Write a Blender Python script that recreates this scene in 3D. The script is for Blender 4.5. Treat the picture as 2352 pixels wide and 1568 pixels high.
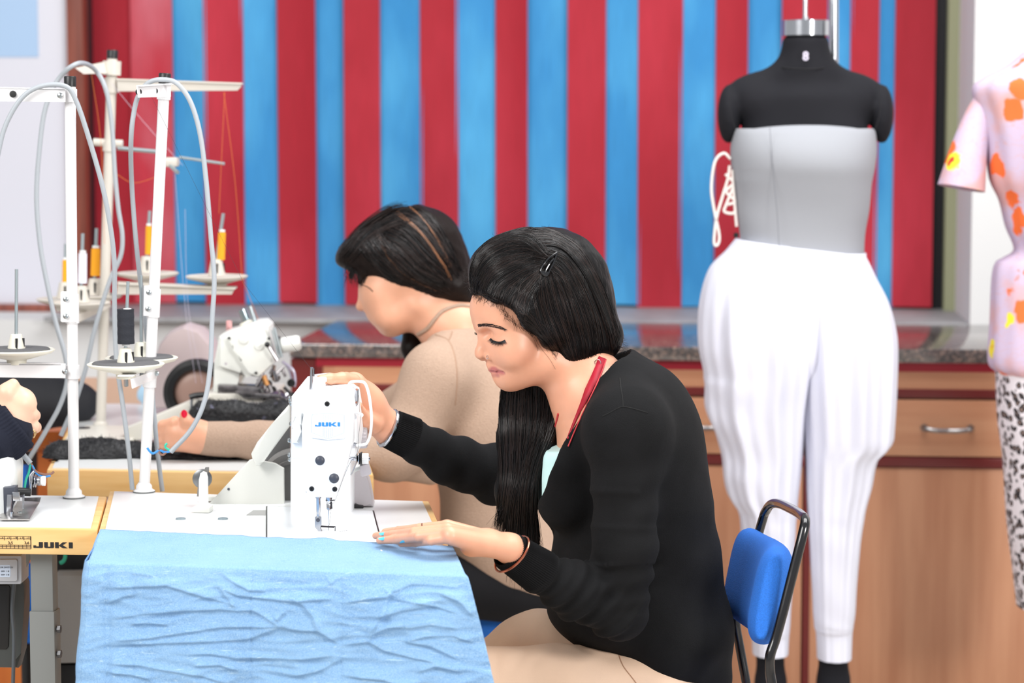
import bpy, bmesh, math, random
import numpy as np
from mathutils import Vector, Matrix, Euler, noise
from mathutils.bvhtree import BVHTree
for o in list(bpy.data.objects): bpy.data.objects.remove(o)
random.seed(7); rng = np.random.RandomState(11)
C = bpy.context.scene.collection
SC = bpy.context.scene
R_ = math.radians
# ---------------------------------------------------------------- camera
FPX = 5500.0; CAMZ = 1.395; YAW = R_(-5.3); PIT = math.atan(500/5500)
cd = bpy.data.cameras.new('camera'); cam = bpy.data.objects.new('camera', cd); C.objects.link(cam)
cam.location = (0, 0, CAMZ); cam.rotation_euler = (math.pi/2-PIT, 0, -YAW)
cd.sensor_width = 36; cd.lens = FPX/2352*36; cd.clip_end = 60
cd.dof.use_dof = True; cd.dof.focus_distance = 3.84; cd.dof.aperture_fstop = 4.2
SC.camera = cam
# ---------------------------------------------------------------- world, lights, exposure
w = bpy.data.worlds.new('world'); SC.world = w; w.use_nodes = True
w.node_tree.nodes['Background'].inputs[0].default_value = (0.96, 0.98, 1.0, 1)
w.node_tree.nodes['Background'].inputs[1].default_value = 0.55
def area(name, loc, tgt, sx, sy, power, col=(1, 1, 1)):
    l = bpy.data.lights.new(name, 'AREA'); l.shape = 'RECTANGLE'; l.size = sx; l.size_y = sy; l.energy = power; l.color = col
    o = bpy.data.objects.new(name, l); C.objects.link(o); o.location = loc
    o.rotation_euler = (Vector(tgt)-Vector(loc)).to_track_quat('-Z', 'Y').to_euler(); return o
area('left_fill', (-2.6, 1.2, 3.1), (0.2, 4.4, 0.9), 2.0, 2.0, 130, (1, 0.985, 0.96))  # soft fill lamp added from the left to brighten the face, no window there
area('ceiling_panel', (0.6, 4.2, 3.5), (0.6, 4.6, 0), 2.6, 2.0, 118)
area('studio_softbox', tuple(Vector((0, 0, 2.25))+Vector((math.cos(YAW), -math.sin(YAW), 0))*2.7+Vector((math.sin(YAW), math.cos(YAW), 0))*.9), tuple(Vector((0, 0, .8))+Vector((math.sin(YAW), math.cos(YAW), 0))*5), .8, .8, 105, (1, .97, .94))
SC.view_settings.view_transform = 'Standard'; SC.view_settings.look = 'None'; SC.view_settings.gamma = 1
SC.view_settings.exposure = 0.05; SC.view_settings.use_curve_mapping = False
# ---------------------------------------------------------------- unprojection
_f = Vector((math.sin(YAW)*math.cos(PIT), math.cos(YAW)*math.cos(PIT), -math.sin(PIT)))
_r = Vector((math.cos(YAW), -math.sin(YAW), 0)); _u = _r.cross(_f)
_h = Vector((math.sin(YAW), math.cos(YAW), 0)); CP = Vector((0, 0, CAMZ))
def ray(px, py): return _f + _r*((px-1176)/FPX) + _u*((784-py)/FPX)
def P(px, py, d):                        # point seen at pixel, at horizontal distance d along the view heading
    r = ray(px, py); return CP + r*(d/r.dot(_h))
def PY(px, py, Y):
    r = ray(px, py); return CP + r*(Y/r.y)
def PZ(px, py, Z):
    r = ray(px, py); return CP + r*((Z-CAMZ)/r.z)
VR, VD, VU = _r, _h, Vector((0, 0, 1))   # view-aligned right / away / up
# ---------------------------------------------------------------- materials
def lin(c):
    return tuple(((x/255)/12.92 if x/255 <= .04045 else ((x/255+.055)/1.055)**2.4) for x in c)
def mat(name, col, rough=.5, metal=0, bump=None, vary=None, coat=0, sheen=0, sss=0, aniso=0, trans=0, col2=None, spec=None, dist=.002):
    """bump=(scale,strength), vary=(scale,amount) brightness variation"""
    m = bpy.data.materials.new(name); m.use_nodes = True; nt = m.node_tree; b = nt.nodes['Principled BSDF']
    L = lin(col); b.inputs['Base Color'].default_value = (*L, 1); b.inputs['Roughness'].default_value = rough
    b.inputs['Metallic'].default_value = metal; b.inputs['Coat Weight'].default_value = coat
    b.inputs['Sheen Weight'].default_value = sheen
    if spec is not None: b.inputs['Specular IOR Level'].default_value = spec
    if sss:
        b.inputs['Subsurface Weight'].default_value = sss; b.inputs['Subsurface Radius'].default_value = (1, .35, .2); b.inputs['Subsurface Scale'].default_value = .008
    if trans: b.inputs['Transmission Weight'].default_value = trans
    tc = nt.nodes.new('ShaderNodeTexCoord')
    if vary or col2:
        s = vary or (8, .1); n = nt.nodes.new('ShaderNodeTexNoise'); n.inputs['Scale'].default_value = s[0]; n.inputs['Detail'].default_value = 4
        nt.links.new(tc.outputs['Object'], n.inputs['Vector'])
        mx = nt.nodes.new('ShaderNodeMix'); mx.data_type = 'RGBA'
        c2 = lin(col2) if col2 else tuple(x*(1-s[1]) for x in L); c1 = L if col2 else tuple(min(1, x*(1+s[1])) for x in L)
        mx.inputs[6].default_value = (*c1, 1); mx.inputs[7].default_value = (*c2, 1)
        r = nt.nodes.new('ShaderNodeMapRange'); r.inputs[1].default_value = .35; r.inputs[2].default_value = .65
        nt.links.new(n.outputs[0], r.inputs[0]); nt.links.new(r.outputs[0], mx.inputs[0]); nt.links.new(mx.outputs[2], b.inputs['Base Color'])
    if bump:
        n = nt.nodes.new('ShaderNodeTexNoise'); n.inputs['Scale'].default_value = bump[0]; n.inputs['Detail'].default_value = 5
        nt.links.new(tc.outputs['Object'], n.inputs['Vector'])
        bp = nt.nodes.new('ShaderNodeBump'); bp.inputs['Strength'].default_value = bump[1]; bp.inputs['Distance'].default_value = dist
        nt.links.new(n.outputs[0], bp.inputs['Height']); nt.links.new(bp.outputs[0], b.inputs['Normal'])
    return m
def wood(name, c1, c2, axis=2, scale=3, rough=.45, stretch=14):
    m = bpy.data.materials.new(name); m.use_nodes = True; nt = m.node_tree; b = nt.nodes['Principled BSDF']
    tc = nt.nodes.new('ShaderNodeTexCoord'); mp = nt.nodes.new('ShaderNodeMapping'); s = [scale*stretch]*3; s[axis] = scale
    mp.inputs['Scale'].default_value = s; n = nt.nodes.new('ShaderNodeTexNoise'); n.inputs['Scale'].default_value = 1; n.inputs['Detail'].default_value = 6
    rp = nt.nodes.new('ShaderNodeValToRGB'); rp.color_ramp.elements[0].position = .32; rp.color_ramp.elements[1].position = .68
    rp.color_ramp.elements[0].color = (*lin(c1), 1); rp.color_ramp.elements[1].color = (*lin(c2), 1)
    nt.links.new(tc.outputs['Object'], mp.inputs[0]); nt.links.new(mp.outputs[0], n.inputs['Vector']); nt.links.new(n.outputs[0], rp.inputs[0])
    nt.links.new(rp.outputs[0], b.inputs['Base Color']); b.inputs['Roughness'].default_value = rough; return m
# ---------------------------------------------------------------- object helpers
def setp(o, label=None, cat=None, group=None, kind=None):
    if label: o['label'] = label
    if cat: o['category'] = cat
    if group: o['group'] = group
    if kind: o['kind'] = kind
    return o
def empty(name, loc, label=None, cat=None, group=None, rz=0):
    o = bpy.data.objects.new(name, None); o.empty_display_size = .05; C.objects.link(o); o.location = loc; o.rotation_euler = (0, 0, rz)
    bpy.context.view_layer.update(); return setp(o, label, cat, group)
def link(name, me, m=None, parent=None, smooth=True, label=None, cat=None, group=None, kind=None, pivot=None):
    """mesh given in world coordinates"""
    if m is not None:
        for k in (m if isinstance(m, (list, tuple)) else [m]): me.materials.append(k)
    if smooth is not None and len(me.polygons): me.polygons.foreach_set('use_smooth', [bool(smooth)]*len(me.polygons))
    o = bpy.data.objects.new(name, me); C.objects.link(o)
    if parent is None:
        n = len(me.vertices); co = np.empty(n*3); me.vertices.foreach_get('co', co); co = co.reshape(-1, 3)
        pv = Vector(pivot) if pivot is not None else Vector(((co[:, 0].min()+co[:, 0].max())/2, (co[:, 1].min()+co[:, 1].max())/2, co[:, 2].min()))
        me.transform(Matrix.Translation(-pv)); o.location = pv
    else:
        bpy.context.view_layer.update(); me.transform(parent.matrix_world.inverted()); o.parent = parent
    return setp(o, label, cat, group, kind)
class MB:
    """mesh builder in world coordinates"""
    def __init__(s): s.v = []; s.f = []; s.mi = []; s.cur = 0
    def add(s, vs, fs):
        n = len(s.v); s.v += [tuple(v) for v in vs]; s.f += [tuple(i+n for i in f) for f in fs]; s.mi += [s.cur]*len(fs); return s
    def mt(s, i): s.cur = i; return s
    def box(s, c, size, rot=None, bev=0, seg=2):
        bm = bmesh.new(); bmesh.ops.create_cube(bm, size=1)
        for v in bm.verts: v.co = Vector((v.co.x*size[0], v.co.y*size[1], v.co.z*size[2]))
        if bev: bmesh.ops.bevel(bm, geom=bm.edges[:], offset=bev, segments=seg, affect='EDGES', profile=.6)
        M = (rot.to_matrix() if hasattr(rot, 'to_matrix') else (rot or Matrix.Identity(3)))
        bm.verts.index_update(); s.add([M @ v.co + Vector(c) for v in bm.verts], [[v.index for v in f.verts] for f in bm.faces]); bm.free(); return s
    def bb(s, lo, hi, bev=0): return s.box([(a+b)/2 for a, b in zip(lo, hi)], [abs(b-a) for a, b in zip(lo, hi)], bev=bev)
    def tube(s, pts, r, n=10, cap=True, flat=None):
        pts = [Vector(p) for p in pts]; rs = r if isinstance(r, (list, tuple, np.ndarray)) else [r]*len(pts)
        t0 = (pts[1]-pts[0]).normalized(); up = Vector((0, 0, 1)) if abs(t0.z) < .9 else Vector((1, 0, 0))
        nrm = (up - t0*up.dot(t0)).normalized(); vs = []; fs = []
        for i, p in enumerate(pts):
            a = pts[max(i-1, 0)]; b = pts[min(i+1, len(pts)-1)]; t = (b-a)
            t = t.normalized() if t.length > 1e-9 else t0
            nrm = (nrm - t*nrm.dot(t)).normalized(); bn = t.cross(nrm)
            for k in range(n):
                an = 2*math.pi*k/n; vs.append(p + nrm*(math.cos(an)*rs[i]) + bn*(math.sin(an)*rs[i]*(flat or 1)))
        for i in range(len(pts)-1):
            for k in range(n): fs.append((i*n+k, i*n+(k+1) % n, (i+1)*n+(k+1) % n, (i+1)*n+k))
        if cap: fs.append(tuple(range(n-1, -1, -1))); fs.append(tuple((len(pts)-1)*n+k for k in range(n)))
        return s.add(vs, fs)
    def lathe(s, prof, origin, axis=(0, 0, 1), n=32, cap=True):
        """prof: list of (radius, height)"""
        q = Vector(axis).to_track_quat('Z', 'Y'); vs = []; fs = []
        for r, h in prof:
            for k in range(n):
                a = 2*math.pi*k/n; vs.append(Vector(origin)+q @ Vector((math.cos(a)*r, math.sin(a)*r, h)))
        for i in range(len(prof)-1):
            for k in range(n): fs.append((i*n+k, i*n+(k+1) % n, (i+1)*n+(k+1) % n, (i+1)*n+k))
        if cap:
            if prof[0][0] > 1e-6: fs.append(tuple(range(n-1, -1, -1)))
            if prof[-1][0] > 1e-6: fs.append(tuple((len(prof)-1)*n+k for k in range(n)))
        return s.add(vs, fs)
    def prism(s, pts, vec, bev=0, seg=2):
        """polygon in world coordinates extruded by vec"""
        bm = bmesh.new(); vec = Vector(vec); a = [bm.verts.new(Vector(p)) for p in pts]; b = [bm.verts.new(Vector(p)+vec) for p in pts]; n = len(pts)
        fa = bm.faces.new(a); fb = bm.faces.new(b[::-1])
        for i in range(n): bm.faces.new((a[(i+1) % n], a[i], b[i], b[(i+1) % n]))
        if bev:
            ed = set(fa.edges) | set(fb.edges); bmesh.ops.bevel(bm, geom=list(ed), offset=bev, segments=seg, affect='EDGES', profile=.6)
        bmesh.ops.recalc_face_normals(bm, faces=bm.faces[:]); bm.verts.index_update()
        s.add([v.co.copy() for v in bm.verts], [[v.index for v in f.verts] for f in bm.faces]); bm.free(); return s
    def sheet(s, pts): return s.add(pts, [tuple(range(len(pts)))])
    def grid(s, fn, nu, nv):
        vs = [fn(i/nu, j/nv) for j in range(nv+1) for i in range(nu+1)]
        return s.add(vs, [(j*(nu+1)+i, j*(nu+1)+i+1, (j+1)*(nu+1)+i+1, (j+1)*(nu+1)+i) for j in range(nv) for i in range(nu)])
    def mesh(s, name='m'):
        me = bpy.data.meshes.new(name); me.from_pydata(s.v, [], s.f); me.validate(); me.update(); return me
    def build(s, name, m=None, parent=None, smooth=None, auto=35, **k):
        me = s.mesh(name); mi = s.mi
        if len(me.polygons) == len(mi): me.polygons.foreach_set('material_index', mi)
        bm = bmesh.new(); bm.from_mesh(me); bmesh.ops.recalc_face_normals(bm, faces=bm.faces[:])
        if smooth is None:
            for f in bm.faces: f.smooth = True
            for e in bm.edges:
                if len(e.link_faces) == 2 and e.calc_face_angle(0) > R_(auto): e.smooth = False
        bm.to_mesh(me); bm.free()
        return link(name, me, m, parent, smooth, **k)
def spline(pts, n=8):
    """Catmull-Rom through points"""
    p = [np.array(x, float) for x in pts]; p = [2*p[0]-p[1]] + p + [2*p[-1]-p[-2]]; out = []
    for i in range(1, len(p)-2):
        for j in range(n):
            t = j/n; out.append(.5*((2*p[i])+(-p[i-1]+p[i+1])*t+(2*p[i-1]-5*p[i]+4*p[i+1]-p[i+2])*t*t+(-p[i-1]+3*p[i]-3*p[i+1]+p[i+2])*t**3))
    out.append(p[-2]); return out
def copy_tree(o, parent=None):
    c = o.copy(); C.objects.link(c)
    if parent is not None: c.parent = parent
    for ch in list(o.children): copy_tree(ch, c)
    return c
def text_mb(mb, txt, org, right, up, size, depth=.0004, bold=0.0):
    """stroke glyphs taken from Blender's own font, extruded"""
    cu = bpy.data.curves.new('t', 'FONT'); cu.body = txt; cu.size = 1; cu.offset = bold; cu.extrude = .001
    o = bpy.data.objects.new('t', cu); C.objects.link(o); bpy.context.view_layer.update()
    dg = bpy.context.evaluated_depsgraph_get(); me = bpy.data.meshes.new_from_object(o.evaluated_get(dg))
    right = Vector(right).normalized(); up = Vector(up).normalized(); nr = right.cross(up)
    mb.add([Vector(org)+right*(v.co.x*size)+up*(v.co.y*size)+nr*(v.co.z/.001*depth) for v in me.vertices], [tuple(p.vertices) for p in me.polygons])
    bpy.data.objects.remove(o); bpy.data.curves.remove(cu); bpy.data.meshes.remove(me); return mb
# wide slab logotype letters on a 0..1 high grid
LOGO = [[[(0, 0), (.98, 0), (1.06, .1), (1.06, 1), (.62, 1), (.62, .25), (.0, .25)], [(0, .25), (.3, .25), (.3, .42), (0, .42)]],
        [[(1.22, 1), (1.62, 1), (1.62, .22), (1.82, .22), (1.82, 0), (1.34, 0), (1.22, .1)], [(1.82, 0), (2.2, 0), (2.3, .1), (2.3, 1), (1.9, 1), (1.9, .22), (1.82, .22)]],
        [[(2.44, 0), (2.84, 0), (2.84, 1), (2.44, 1)], [(2.84, .42), (3.3, 1), (3.78, 1), (3.28, .52), (3.82, 0), (3.3, 0), (2.84, .42)]],
        [[(3.98, 0), (4.4, 0), (4.4, 1), (3.98, 1)]]]
def logo_mb(mb, org, right, up, height, depth, wide=1.0):
    right = Vector(right).normalized(); up = Vector(up).normalized(); n = right.cross(up)
    for L in LOGO:
        for poly in L:
            q = poly[:-1] if poly[0] == poly[-1] else poly
            mb.prism([Vector(org)+right*(x*height*wide)+up*(y*height) for x, y in q], n*depth)
    return mb
# ---------------------------------------------------------------- implicit surfaces -> one continuous mesh
def A(v): return np.array(v, dtype=np.float32)
class Fld:
    def __init__(s): s.ops = []
    def cone(s, a, b, ra, rb, k=.01, sub=False, flat=None, tag=0):
        """flat=(unit normal, ratio): section squashed along normal"""
        s.ops.append(('c', A(a), A(b), ra, rb, k, sub, flat, tag)); return s
    def ball(s, a, r, k=.01, sub=False, tag=0): return s.cone(a, a, r, r, k, sub, None, tag)
    def ell(s, c, rad, R=None, k=.01, sub=False, tag=0):
        """R rows = local axes in world"""
        s.ops.append(('e', A(c), A(rad), A(R if R is not None else np.eye(3)), None, k, sub, None, tag)); return s
    def chain(s, pts, rs, k=.01, sub=False, flat=None):
        for i in range(len(pts)-1): s.cone(pts[i], pts[i+1], rs[i], rs[i+1], k, sub, flat)
        return s
    def half(s, p, n, k=.004): s.ops.append(('h', A(p), A(n), None, None, k, True, None, 0)); return s   # removes the side n points to
    def ev(s, op, X, Y, Z):
        if op[0] == 'c':
            _, a, b, ra, rb, k, sub, flat, _t = op
            px, py, pz = X-a[0], Y-a[1], Z-a[2]; fac = 1.0
            if flat is not None:
                n, q = A(flat[0]), flat[1]; dn = (px*n[0]+py*n[1]+pz*n[2])*(1/q-1); px = px+dn*n[0]; py = py+dn*n[1]; pz = pz+dn*n[2]
                ba = b-a; dn = float(ba@n)*(1/q-1); ba = ba+dn*n; fac = (1+q)/2 if q < 1 else 1
            else: ba = b-a
            L = float(ba@ba)
            if L < 1e-12: return (np.sqrt(px*px+py*py+pz*pz)-ra)*fac
            t = np.clip((px*ba[0]+py*ba[1]+pz*ba[2])/L, 0, 1)
            return (np.sqrt((px-t*ba[0])**2+(py-t*ba[1])**2+(pz-t*ba[2])**2)-(ra+(rb-ra)*t))*fac
        if op[0] == 'e':
            _, c, r, R, _x, k, sub, _y, _t = op
            px, py, pz = X-c[0], Y-c[1], Z-c[2]
            u = (px*R[0, 0]+py*R[0, 1]+pz*R[0, 2]); v = (px*R[1, 0]+py*R[1, 1]+pz*R[1, 2]); w_ = (px*R[2, 0]+py*R[2, 1]+pz*R[2, 2])
            k0 = np.sqrt((u/r[0])**2+(v/r[1])**2+(w_/r[2])**2); k1 = np.sqrt((u/r[0]**2)**2+(v/r[1]**2)**2+(w_/r[2]**2)**2)+1e-9
            return k0*(k0-1)/k1
        _, p, n, _a, _b, k, sub, _c, _t = op
        return -((X-p[0])*n[0]+(Y-p[1])*n[1]+(Z-p[2])*n[2])
    def bounds(s, op):
        if op[0] == 'c':
            m = max(op[3], op[4])*(max(1, op[7][1]) if op[7] else 1); return np.minimum(op[1], op[2])-m, np.maximum(op[1], op[2])+m
        if op[0] == 'e': m = float(op[2].max()); return op[1]-m, op[1]+m
        return None
    def value(s, pts):
        pts = np.asarray(pts, np.float32); X, Y, Z = pts[:, 0], pts[:, 1], pts[:, 2]; D = np.full(len(pts), 1.0, np.float32)
        for op in s.ops: D = s.comb(D, s.ev(op, X, Y, Z), op)
        return D
    def comb(s, D, d, op):
        k = max(op[5], 1e-6)
        if op[6]:
            h = np.clip(.5-.5*(D+d)/k, 0, 1); return D*(1-h)+(-d)*h+k*h*(1-h)
        h = np.clip(.5+.5*(D-d)/k, 0, 1); return D*(1-h)+d*h-k*h*(1-h)
    def mesh(s, vox, lo=None, hi=None, smooth=1, name='body', disp=None):
        bs = [s.bounds(o) for o in s.ops if not o[6] and o[0] != 'h']
        L = np.min([b[0] for b in bs], 0)-3*vox-.004; H = np.max([b[1] for b in bs], 0)+3*vox+.004
        if lo is not None: L = np.maximum(L, A(lo))
        if hi is not None: H = np.minimum(H, A(hi))
        n = np.ceil((H-L)/vox).astype(int)+1
        ax = [(L[i]+np.arange(n[i])*vox).astype(np.float32) for i in range(3)]
        D = np.full(n, .05, np.float32)
        for op in s.ops:
            b = s.bounds(op); sl = [slice(0, n[i]) for i in range(3)]
            if b is not None:
                mg = op[5]+3*vox+.003
                i0 = np.clip(np.floor((b[0]-mg-L)/vox).astype(int), 0, n); i1 = np.clip(np.ceil((b[1]+mg-L)/vox).astype(int)+1, 0, n)
                if (i1 <= i0).any(): continue
                sl = [slice(i0[i], i1[i]) for i in range(3)]
            X, Y, Z = ax[0][sl[0], None, None], ax[1][None, sl[1], None], ax[2][None, None, sl[2]]
            D[tuple(sl)] = s.comb(D[tuple(sl)], s.ev(op, X, Y, Z), op)
        v, f = surfnets(D, L, vox)
        for _ in range(smooth): v = lap(v, f)
        if disp is not None: v = v+vnormals(v, f)*disp(v)[:, None]
        return np_mesh(name, v, f)
def surfnets(D, L, vox):
    S = D < 0; n = S.shape
    c = np.zeros((n[0]-1, n[1]-1, n[2]-1), np.int8)
    for i in (0, 1):
        for j in (0, 1):
            for k in (0, 1): c += S[i:n[0]-1+i, j:n[1]-1+j, k:n[2]-1+k]
    idx = np.argwhere((c > 0) & (c < 8)); ids = -np.ones(c.shape, np.int32); ids[tuple(idx.T)] = np.arange(len(idx))
    cor = [(i, j, k) for i in (0, 1) for j in (0, 1) for k in (0, 1)]
    val = {q: D[idx[:, 0]+q[0], idx[:, 1]+q[1], idx[:, 2]+q[2]] for q in cor}
    acc = np.zeros((len(idx), 3)); cnt = np.zeros(len(idx))
    for a in cor:
        for d in range(3):
            if a[d] == 0:
                b = list(a); b[d] = 1; b = tuple(b); va, vb = val[a], val[b]; m = (va < 0) != (vb < 0)
                t = np.where(m, va/np.where(m, va-vb, 1), 0); pt = np.tile(np.array(a, float), (len(idx), 1)); pt[:, d] = t
                acc[m] += pt[m]; cnt[m] += 1
    v = (idx+acc/cnt[:, None])*vox+L
    fs = []
    for d in range(3):
        a, b = (d+1) % 3, (d+2) % 3
        s0 = [slice(None)]*3; s1 = [slice(None)]*3; s0[d] = slice(0, n[d]-1); s1[d] = slice(1, n[d])
        x = S[tuple(s0)] != S[tuple(s1)]; e = np.argwhere(x)
        e = e[(e[:, a] > 0) & (e[:, b] > 0) & (e[:, a] < n[a]-1) & (e[:, b] < n[b]-1)]
        q = []
        for da, db in ((0, 0), (-1, 0), (-1, -1), (0, -1)):
            g = e.copy(); g[:, a] += da; g[:, b] += db; q.append(ids[tuple(g.T)])
        q = np.stack(q, 1); flip = ~S[tuple(e.T)]; q[flip] = q[flip][:, ::-1]; q = q[(q >= 0).all(1)]; fs.append(q)
    return v, np.concatenate(fs)
def lap(v, f, w_=.5):
    acc = np.zeros_like(v); cnt = np.zeros(len(v))
    for i in range(4):
        a, b = f[:, i], f[:, (i+1) % 4]
        np.add.at(acc, a, v[b]); np.add.at(cnt, a, 1); np.add.at(acc, b, v[a]); np.add.at(cnt, b, 1)
    return v*(1-w_)+w_*acc/np.maximum(cnt, 1)[:, None]
def vnormals(v, f):
    fn = np.cross(v[f[:, 2]]-v[f[:, 0]], v[f[:, 3]]-v[f[:, 1]]); n = np.zeros_like(v)
    for i in range(4): np.add.at(n, f[:, i], fn)
    return n/np.maximum(np.linalg.norm(n, axis=1), 1e-12)[:, None]
def np_mesh(name, v, f):
    me = bpy.data.meshes.new(name); me.vertices.add(len(v)); me.vertices.foreach_set('co', np.asarray(v, np.float32).ravel())
    me.loops.add(f.size); me.loops.foreach_set('vertex_index', f.astype(np.int32).ravel())
    me.polygons.add(len(f)); me.polygons.foreach_set('loop_start', np.arange(len(f), dtype=np.int32)*4)
    me.update(calc_edges=True); me.validate(); return me
def mverts(me):
    co = np.empty(len(me.vertices)*3, np.float32); me.vertices.foreach_get('co', co); return co.reshape(-1, 3)
def join_meshes(ms, name):
    v = []; f = []; n = 0
    for m in ms:
        co = mverts(m); q = np.empty(len(m.polygons)*4, np.int32); m.polygons.foreach_get('vertices', q) if False else None
        lv = np.empty(len(m.loops), np.int32); m.loops.foreach_get('vertex_index', lv); v.append(co); f.append(lv.reshape(-1, 4)+n); n += len(co)
    return np_mesh(name, np.concatenate(v), np.concatenate(f))
def fbm(p, sc, oct=3):
    """cheap smooth pseudo-noise from summed rotated sines"""
    p = np.asarray(p, float)*sc; o = np.zeros(len(p)); a = 1
    for i in range(oct):
        q = p @ np.array([[.8, .36, -.48], [-.6, .48, -.64], [0, .8, .6]])**1 + i*7.3
        o += a*(np.sin(q[:, 0]+1.7*np.sin(q[:, 1]*.9+i))*np.cos(q[:, 2]*1.1+1.3*np.sin(q[:, 0]*.7))); p = q*1.9; a *= .5
    return o
# ================================================================ room shell
YW = 7.10                                                             # blind plane
M_wall = mat('white_paint', (214, 214, 214), .8, bump=(60, .05)); M_floor = mat('beige_tile', (196, 188, 178), .4, vary=(3, .05))
def xat(px, Y): return PY(px, 784, Y).x
def zat(py, Y, px=1176): return PY(px, py, Y).z
FL = -.05
MB().bb((-5, -1.5, FL-.05), (5, 8.1, FL)).build('floor', M_floor, kind='structure')
xL, xR = xat(163, 6.95), xat(2168, 6.75)
MB().bb((-5, 8.0, FL), (5, 8.1, 3.4)).build('wall_back', M_wall, kind='structure')
zs = zat(706, YW)+.002
MB().bb((-5, 7.0, zs-.02), (xat(203, 7.05), 8.0, 3.4)).bb((-5, 6.66, FL), (xL+.02, 8.0, .838)).build('wall_left', M_wall, kind='structure')          # pier that carries the board
MB().bb((xL+.02, 6.66, FL), (xR+.1, 8.0, .838)).build('wall_sill', M_wall, kind='structure')
xc = xat(2226, 6.5)
MB().prism([Vector((xat(2227, 6.59), 6.59, FL)), Vector((5, 6.59, FL)), Vector((5, 8, FL)), Vector((xat(2192, 7.06), 8, FL)), Vector((xat(2192, 7.06), 7.06, FL))], (0, 0, 3.45)).build('wall_right', M_wall, kind='structure')   # column on the right
M_olive = mat('olive_paint', (150, 152, 120), .6)
MB().bb((xat(2164, 7.1), 7.06, zs), (xat(2194, 7.1), 7.12, 3.2)).build('trim_1', M_olive, kind='structure')
M_blackmetal = mat('black_metal', (34, 33, 38), .45)
MB().bb((xat(2128, 7.14), 7.13, zs), (xat(2172, 7.1), 7.18, 3.2), bev=.004).build('trim_2', M_blackmetal, kind='structure')
MB().bb((xat(203, 7.05), 7.03, zs), (xat(219, 7.05), 7.08, 3.2), bev=.004).build('gap_shade', M_blackmetal, kind='structure')  # dark strip standing in for the shade in the gap between frame and blinds
MB().bb((xL-.3, 7.4, zs-.03), (xR+.3, 7.44, 3.3)).build('window_1', mat('dim_window', (30, 32, 36), .2), kind='structure')
# board on the left pier
M_board = mat('white_board', (216, 216, 226), .35, spec=.3); M_rosewood = wood('rosewood', (104, 44, 30), (150, 78, 60), 2, 3)
bd = empty('notice_board', PY(60, 700, 6.97), 'large white board in a reddish brown wooden frame on the left wall', 'board')
bx0, bx1 = xat(-900, 6.95), xat(166, 6.95); bz0, bz1 = zat(698, 6.95, 80), 2.9
MB().bb((bx0, 6.965, bz0), (bx1, 6.998, bz1)).build('board_panel', M_board, bd)
MB().bb((bx0, 6.94, bz0-.03), (bx1+.0, 6.998, bz0+.0), bev=.003).bb((bx1, 6.94, bz0-.03), (bx1+.05, 6.998, bz1), bev=.004).build('board_frame', M_rosewood, bd)
MB().bb((xat(-400, 6.96), 6.962, zat(131, 6.96, 60)), (xat(99, 6.96), 6.9645, bz1-.06)).build('paper_sheet', mat('pale_blue_paper', (168, 196, 228), .6), label='pale blue sheet of paper pinned on the white board', cat='paper')
# ---------------------------------------------------------------- vertical blinds
def slatmat(name, c, fade):
    m = bpy.data.materials.new(name); m.use_nodes = True; nt = m.node_tree; b = nt.nodes['Principled BSDF']; L = nt.links
    tc = nt.nodes.new('ShaderNodeTexCoord')
    mp = nt.nodes.new('ShaderNodeMapping'); mp.inputs['Scale'].default_value = (2.2, 2, 1.1); n = nt.nodes.new('ShaderNodeTexNoise'); n.inputs['Scale'].default_value = 1.6; n.inputs['Detail'].default_value = 3
    L.new(tc.outputs['Object'], mp.inputs[0]); L.new(mp.outputs[0], n.inputs['Vector'])
    r = nt.nodes.new('ShaderNodeMapRange'); r.inputs[1].default_value = .42; r.inputs[2].default_value = .75; L.new(n.outputs[0], r.inputs[0])
    mx = nt.nodes.new('ShaderNodeMix'); mx.data_type = 'RGBA'; mx.inputs[6].default_value = (*lin(c), 1); mx.inputs[7].default_value = (*lin(fade), 1)
    L.new(r.outputs[0], mx.inputs[0])
    mp2 = nt.nodes.new('ShaderNodeMapping'); mp2.inputs['Scale'].default_value = (420, 1, 9); n2 = nt.nodes.new('ShaderNodeTexNoise'); n2.inputs['Scale'].default_value = 1; n2.inputs['Detail'].default_value = 2
    L.new(tc.outputs['Object'], mp2.inputs[0]); L.new(mp2.outputs[0], n2.inputs['Vector'])
    mm = nt.nodes.new('ShaderNodeMix'); mm.data_type = 'RGBA'; mm.blend_type = 'MULTIPLY'; mm.inputs[0].default_value = .35
    rr = nt.nodes.new('ShaderNodeMapRange'); rr.inputs[1].default_value = .3; rr.inputs[2].default_value = .7; rr.inputs[3].default_value = .6; rr.inputs[4].default_value = 1.15; L.new(n2.outputs[0], rr.inputs[0])
    L.new(mx.outputs[2], mm.inputs[6]); L.new(rr.outputs[0], mm.inputs[7]); L.new(mm.outputs[2], b.inputs['Base Color']); b.inputs['Roughness'].default_value = .75
    bp = nt.nodes.new('ShaderNodeBump'); bp.inputs['Strength'].default_value = .3; bp.inputs['Distance'].default_value = .002; L.new(n2.outputs[0], bp.inputs['Height']); L.new(bp.outputs[0], b.inputs['Normal'])
    return m
M_red = slatmat('red_slat_cloth', (166, 20, 40), (190, 42, 62)); M_redpale = slatmat('faded_red_slat_cloth', (184, 40, 58), (206, 120, 134)); M_blue = slatmat('blue_slat_cloth', (50, 138, 198), (84, 174, 224))
bl = empty('vertical_blinds', (0, YW, zs), 'wide vertical blinds with alternating red and blue slats across the window', 'blinds')
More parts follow.
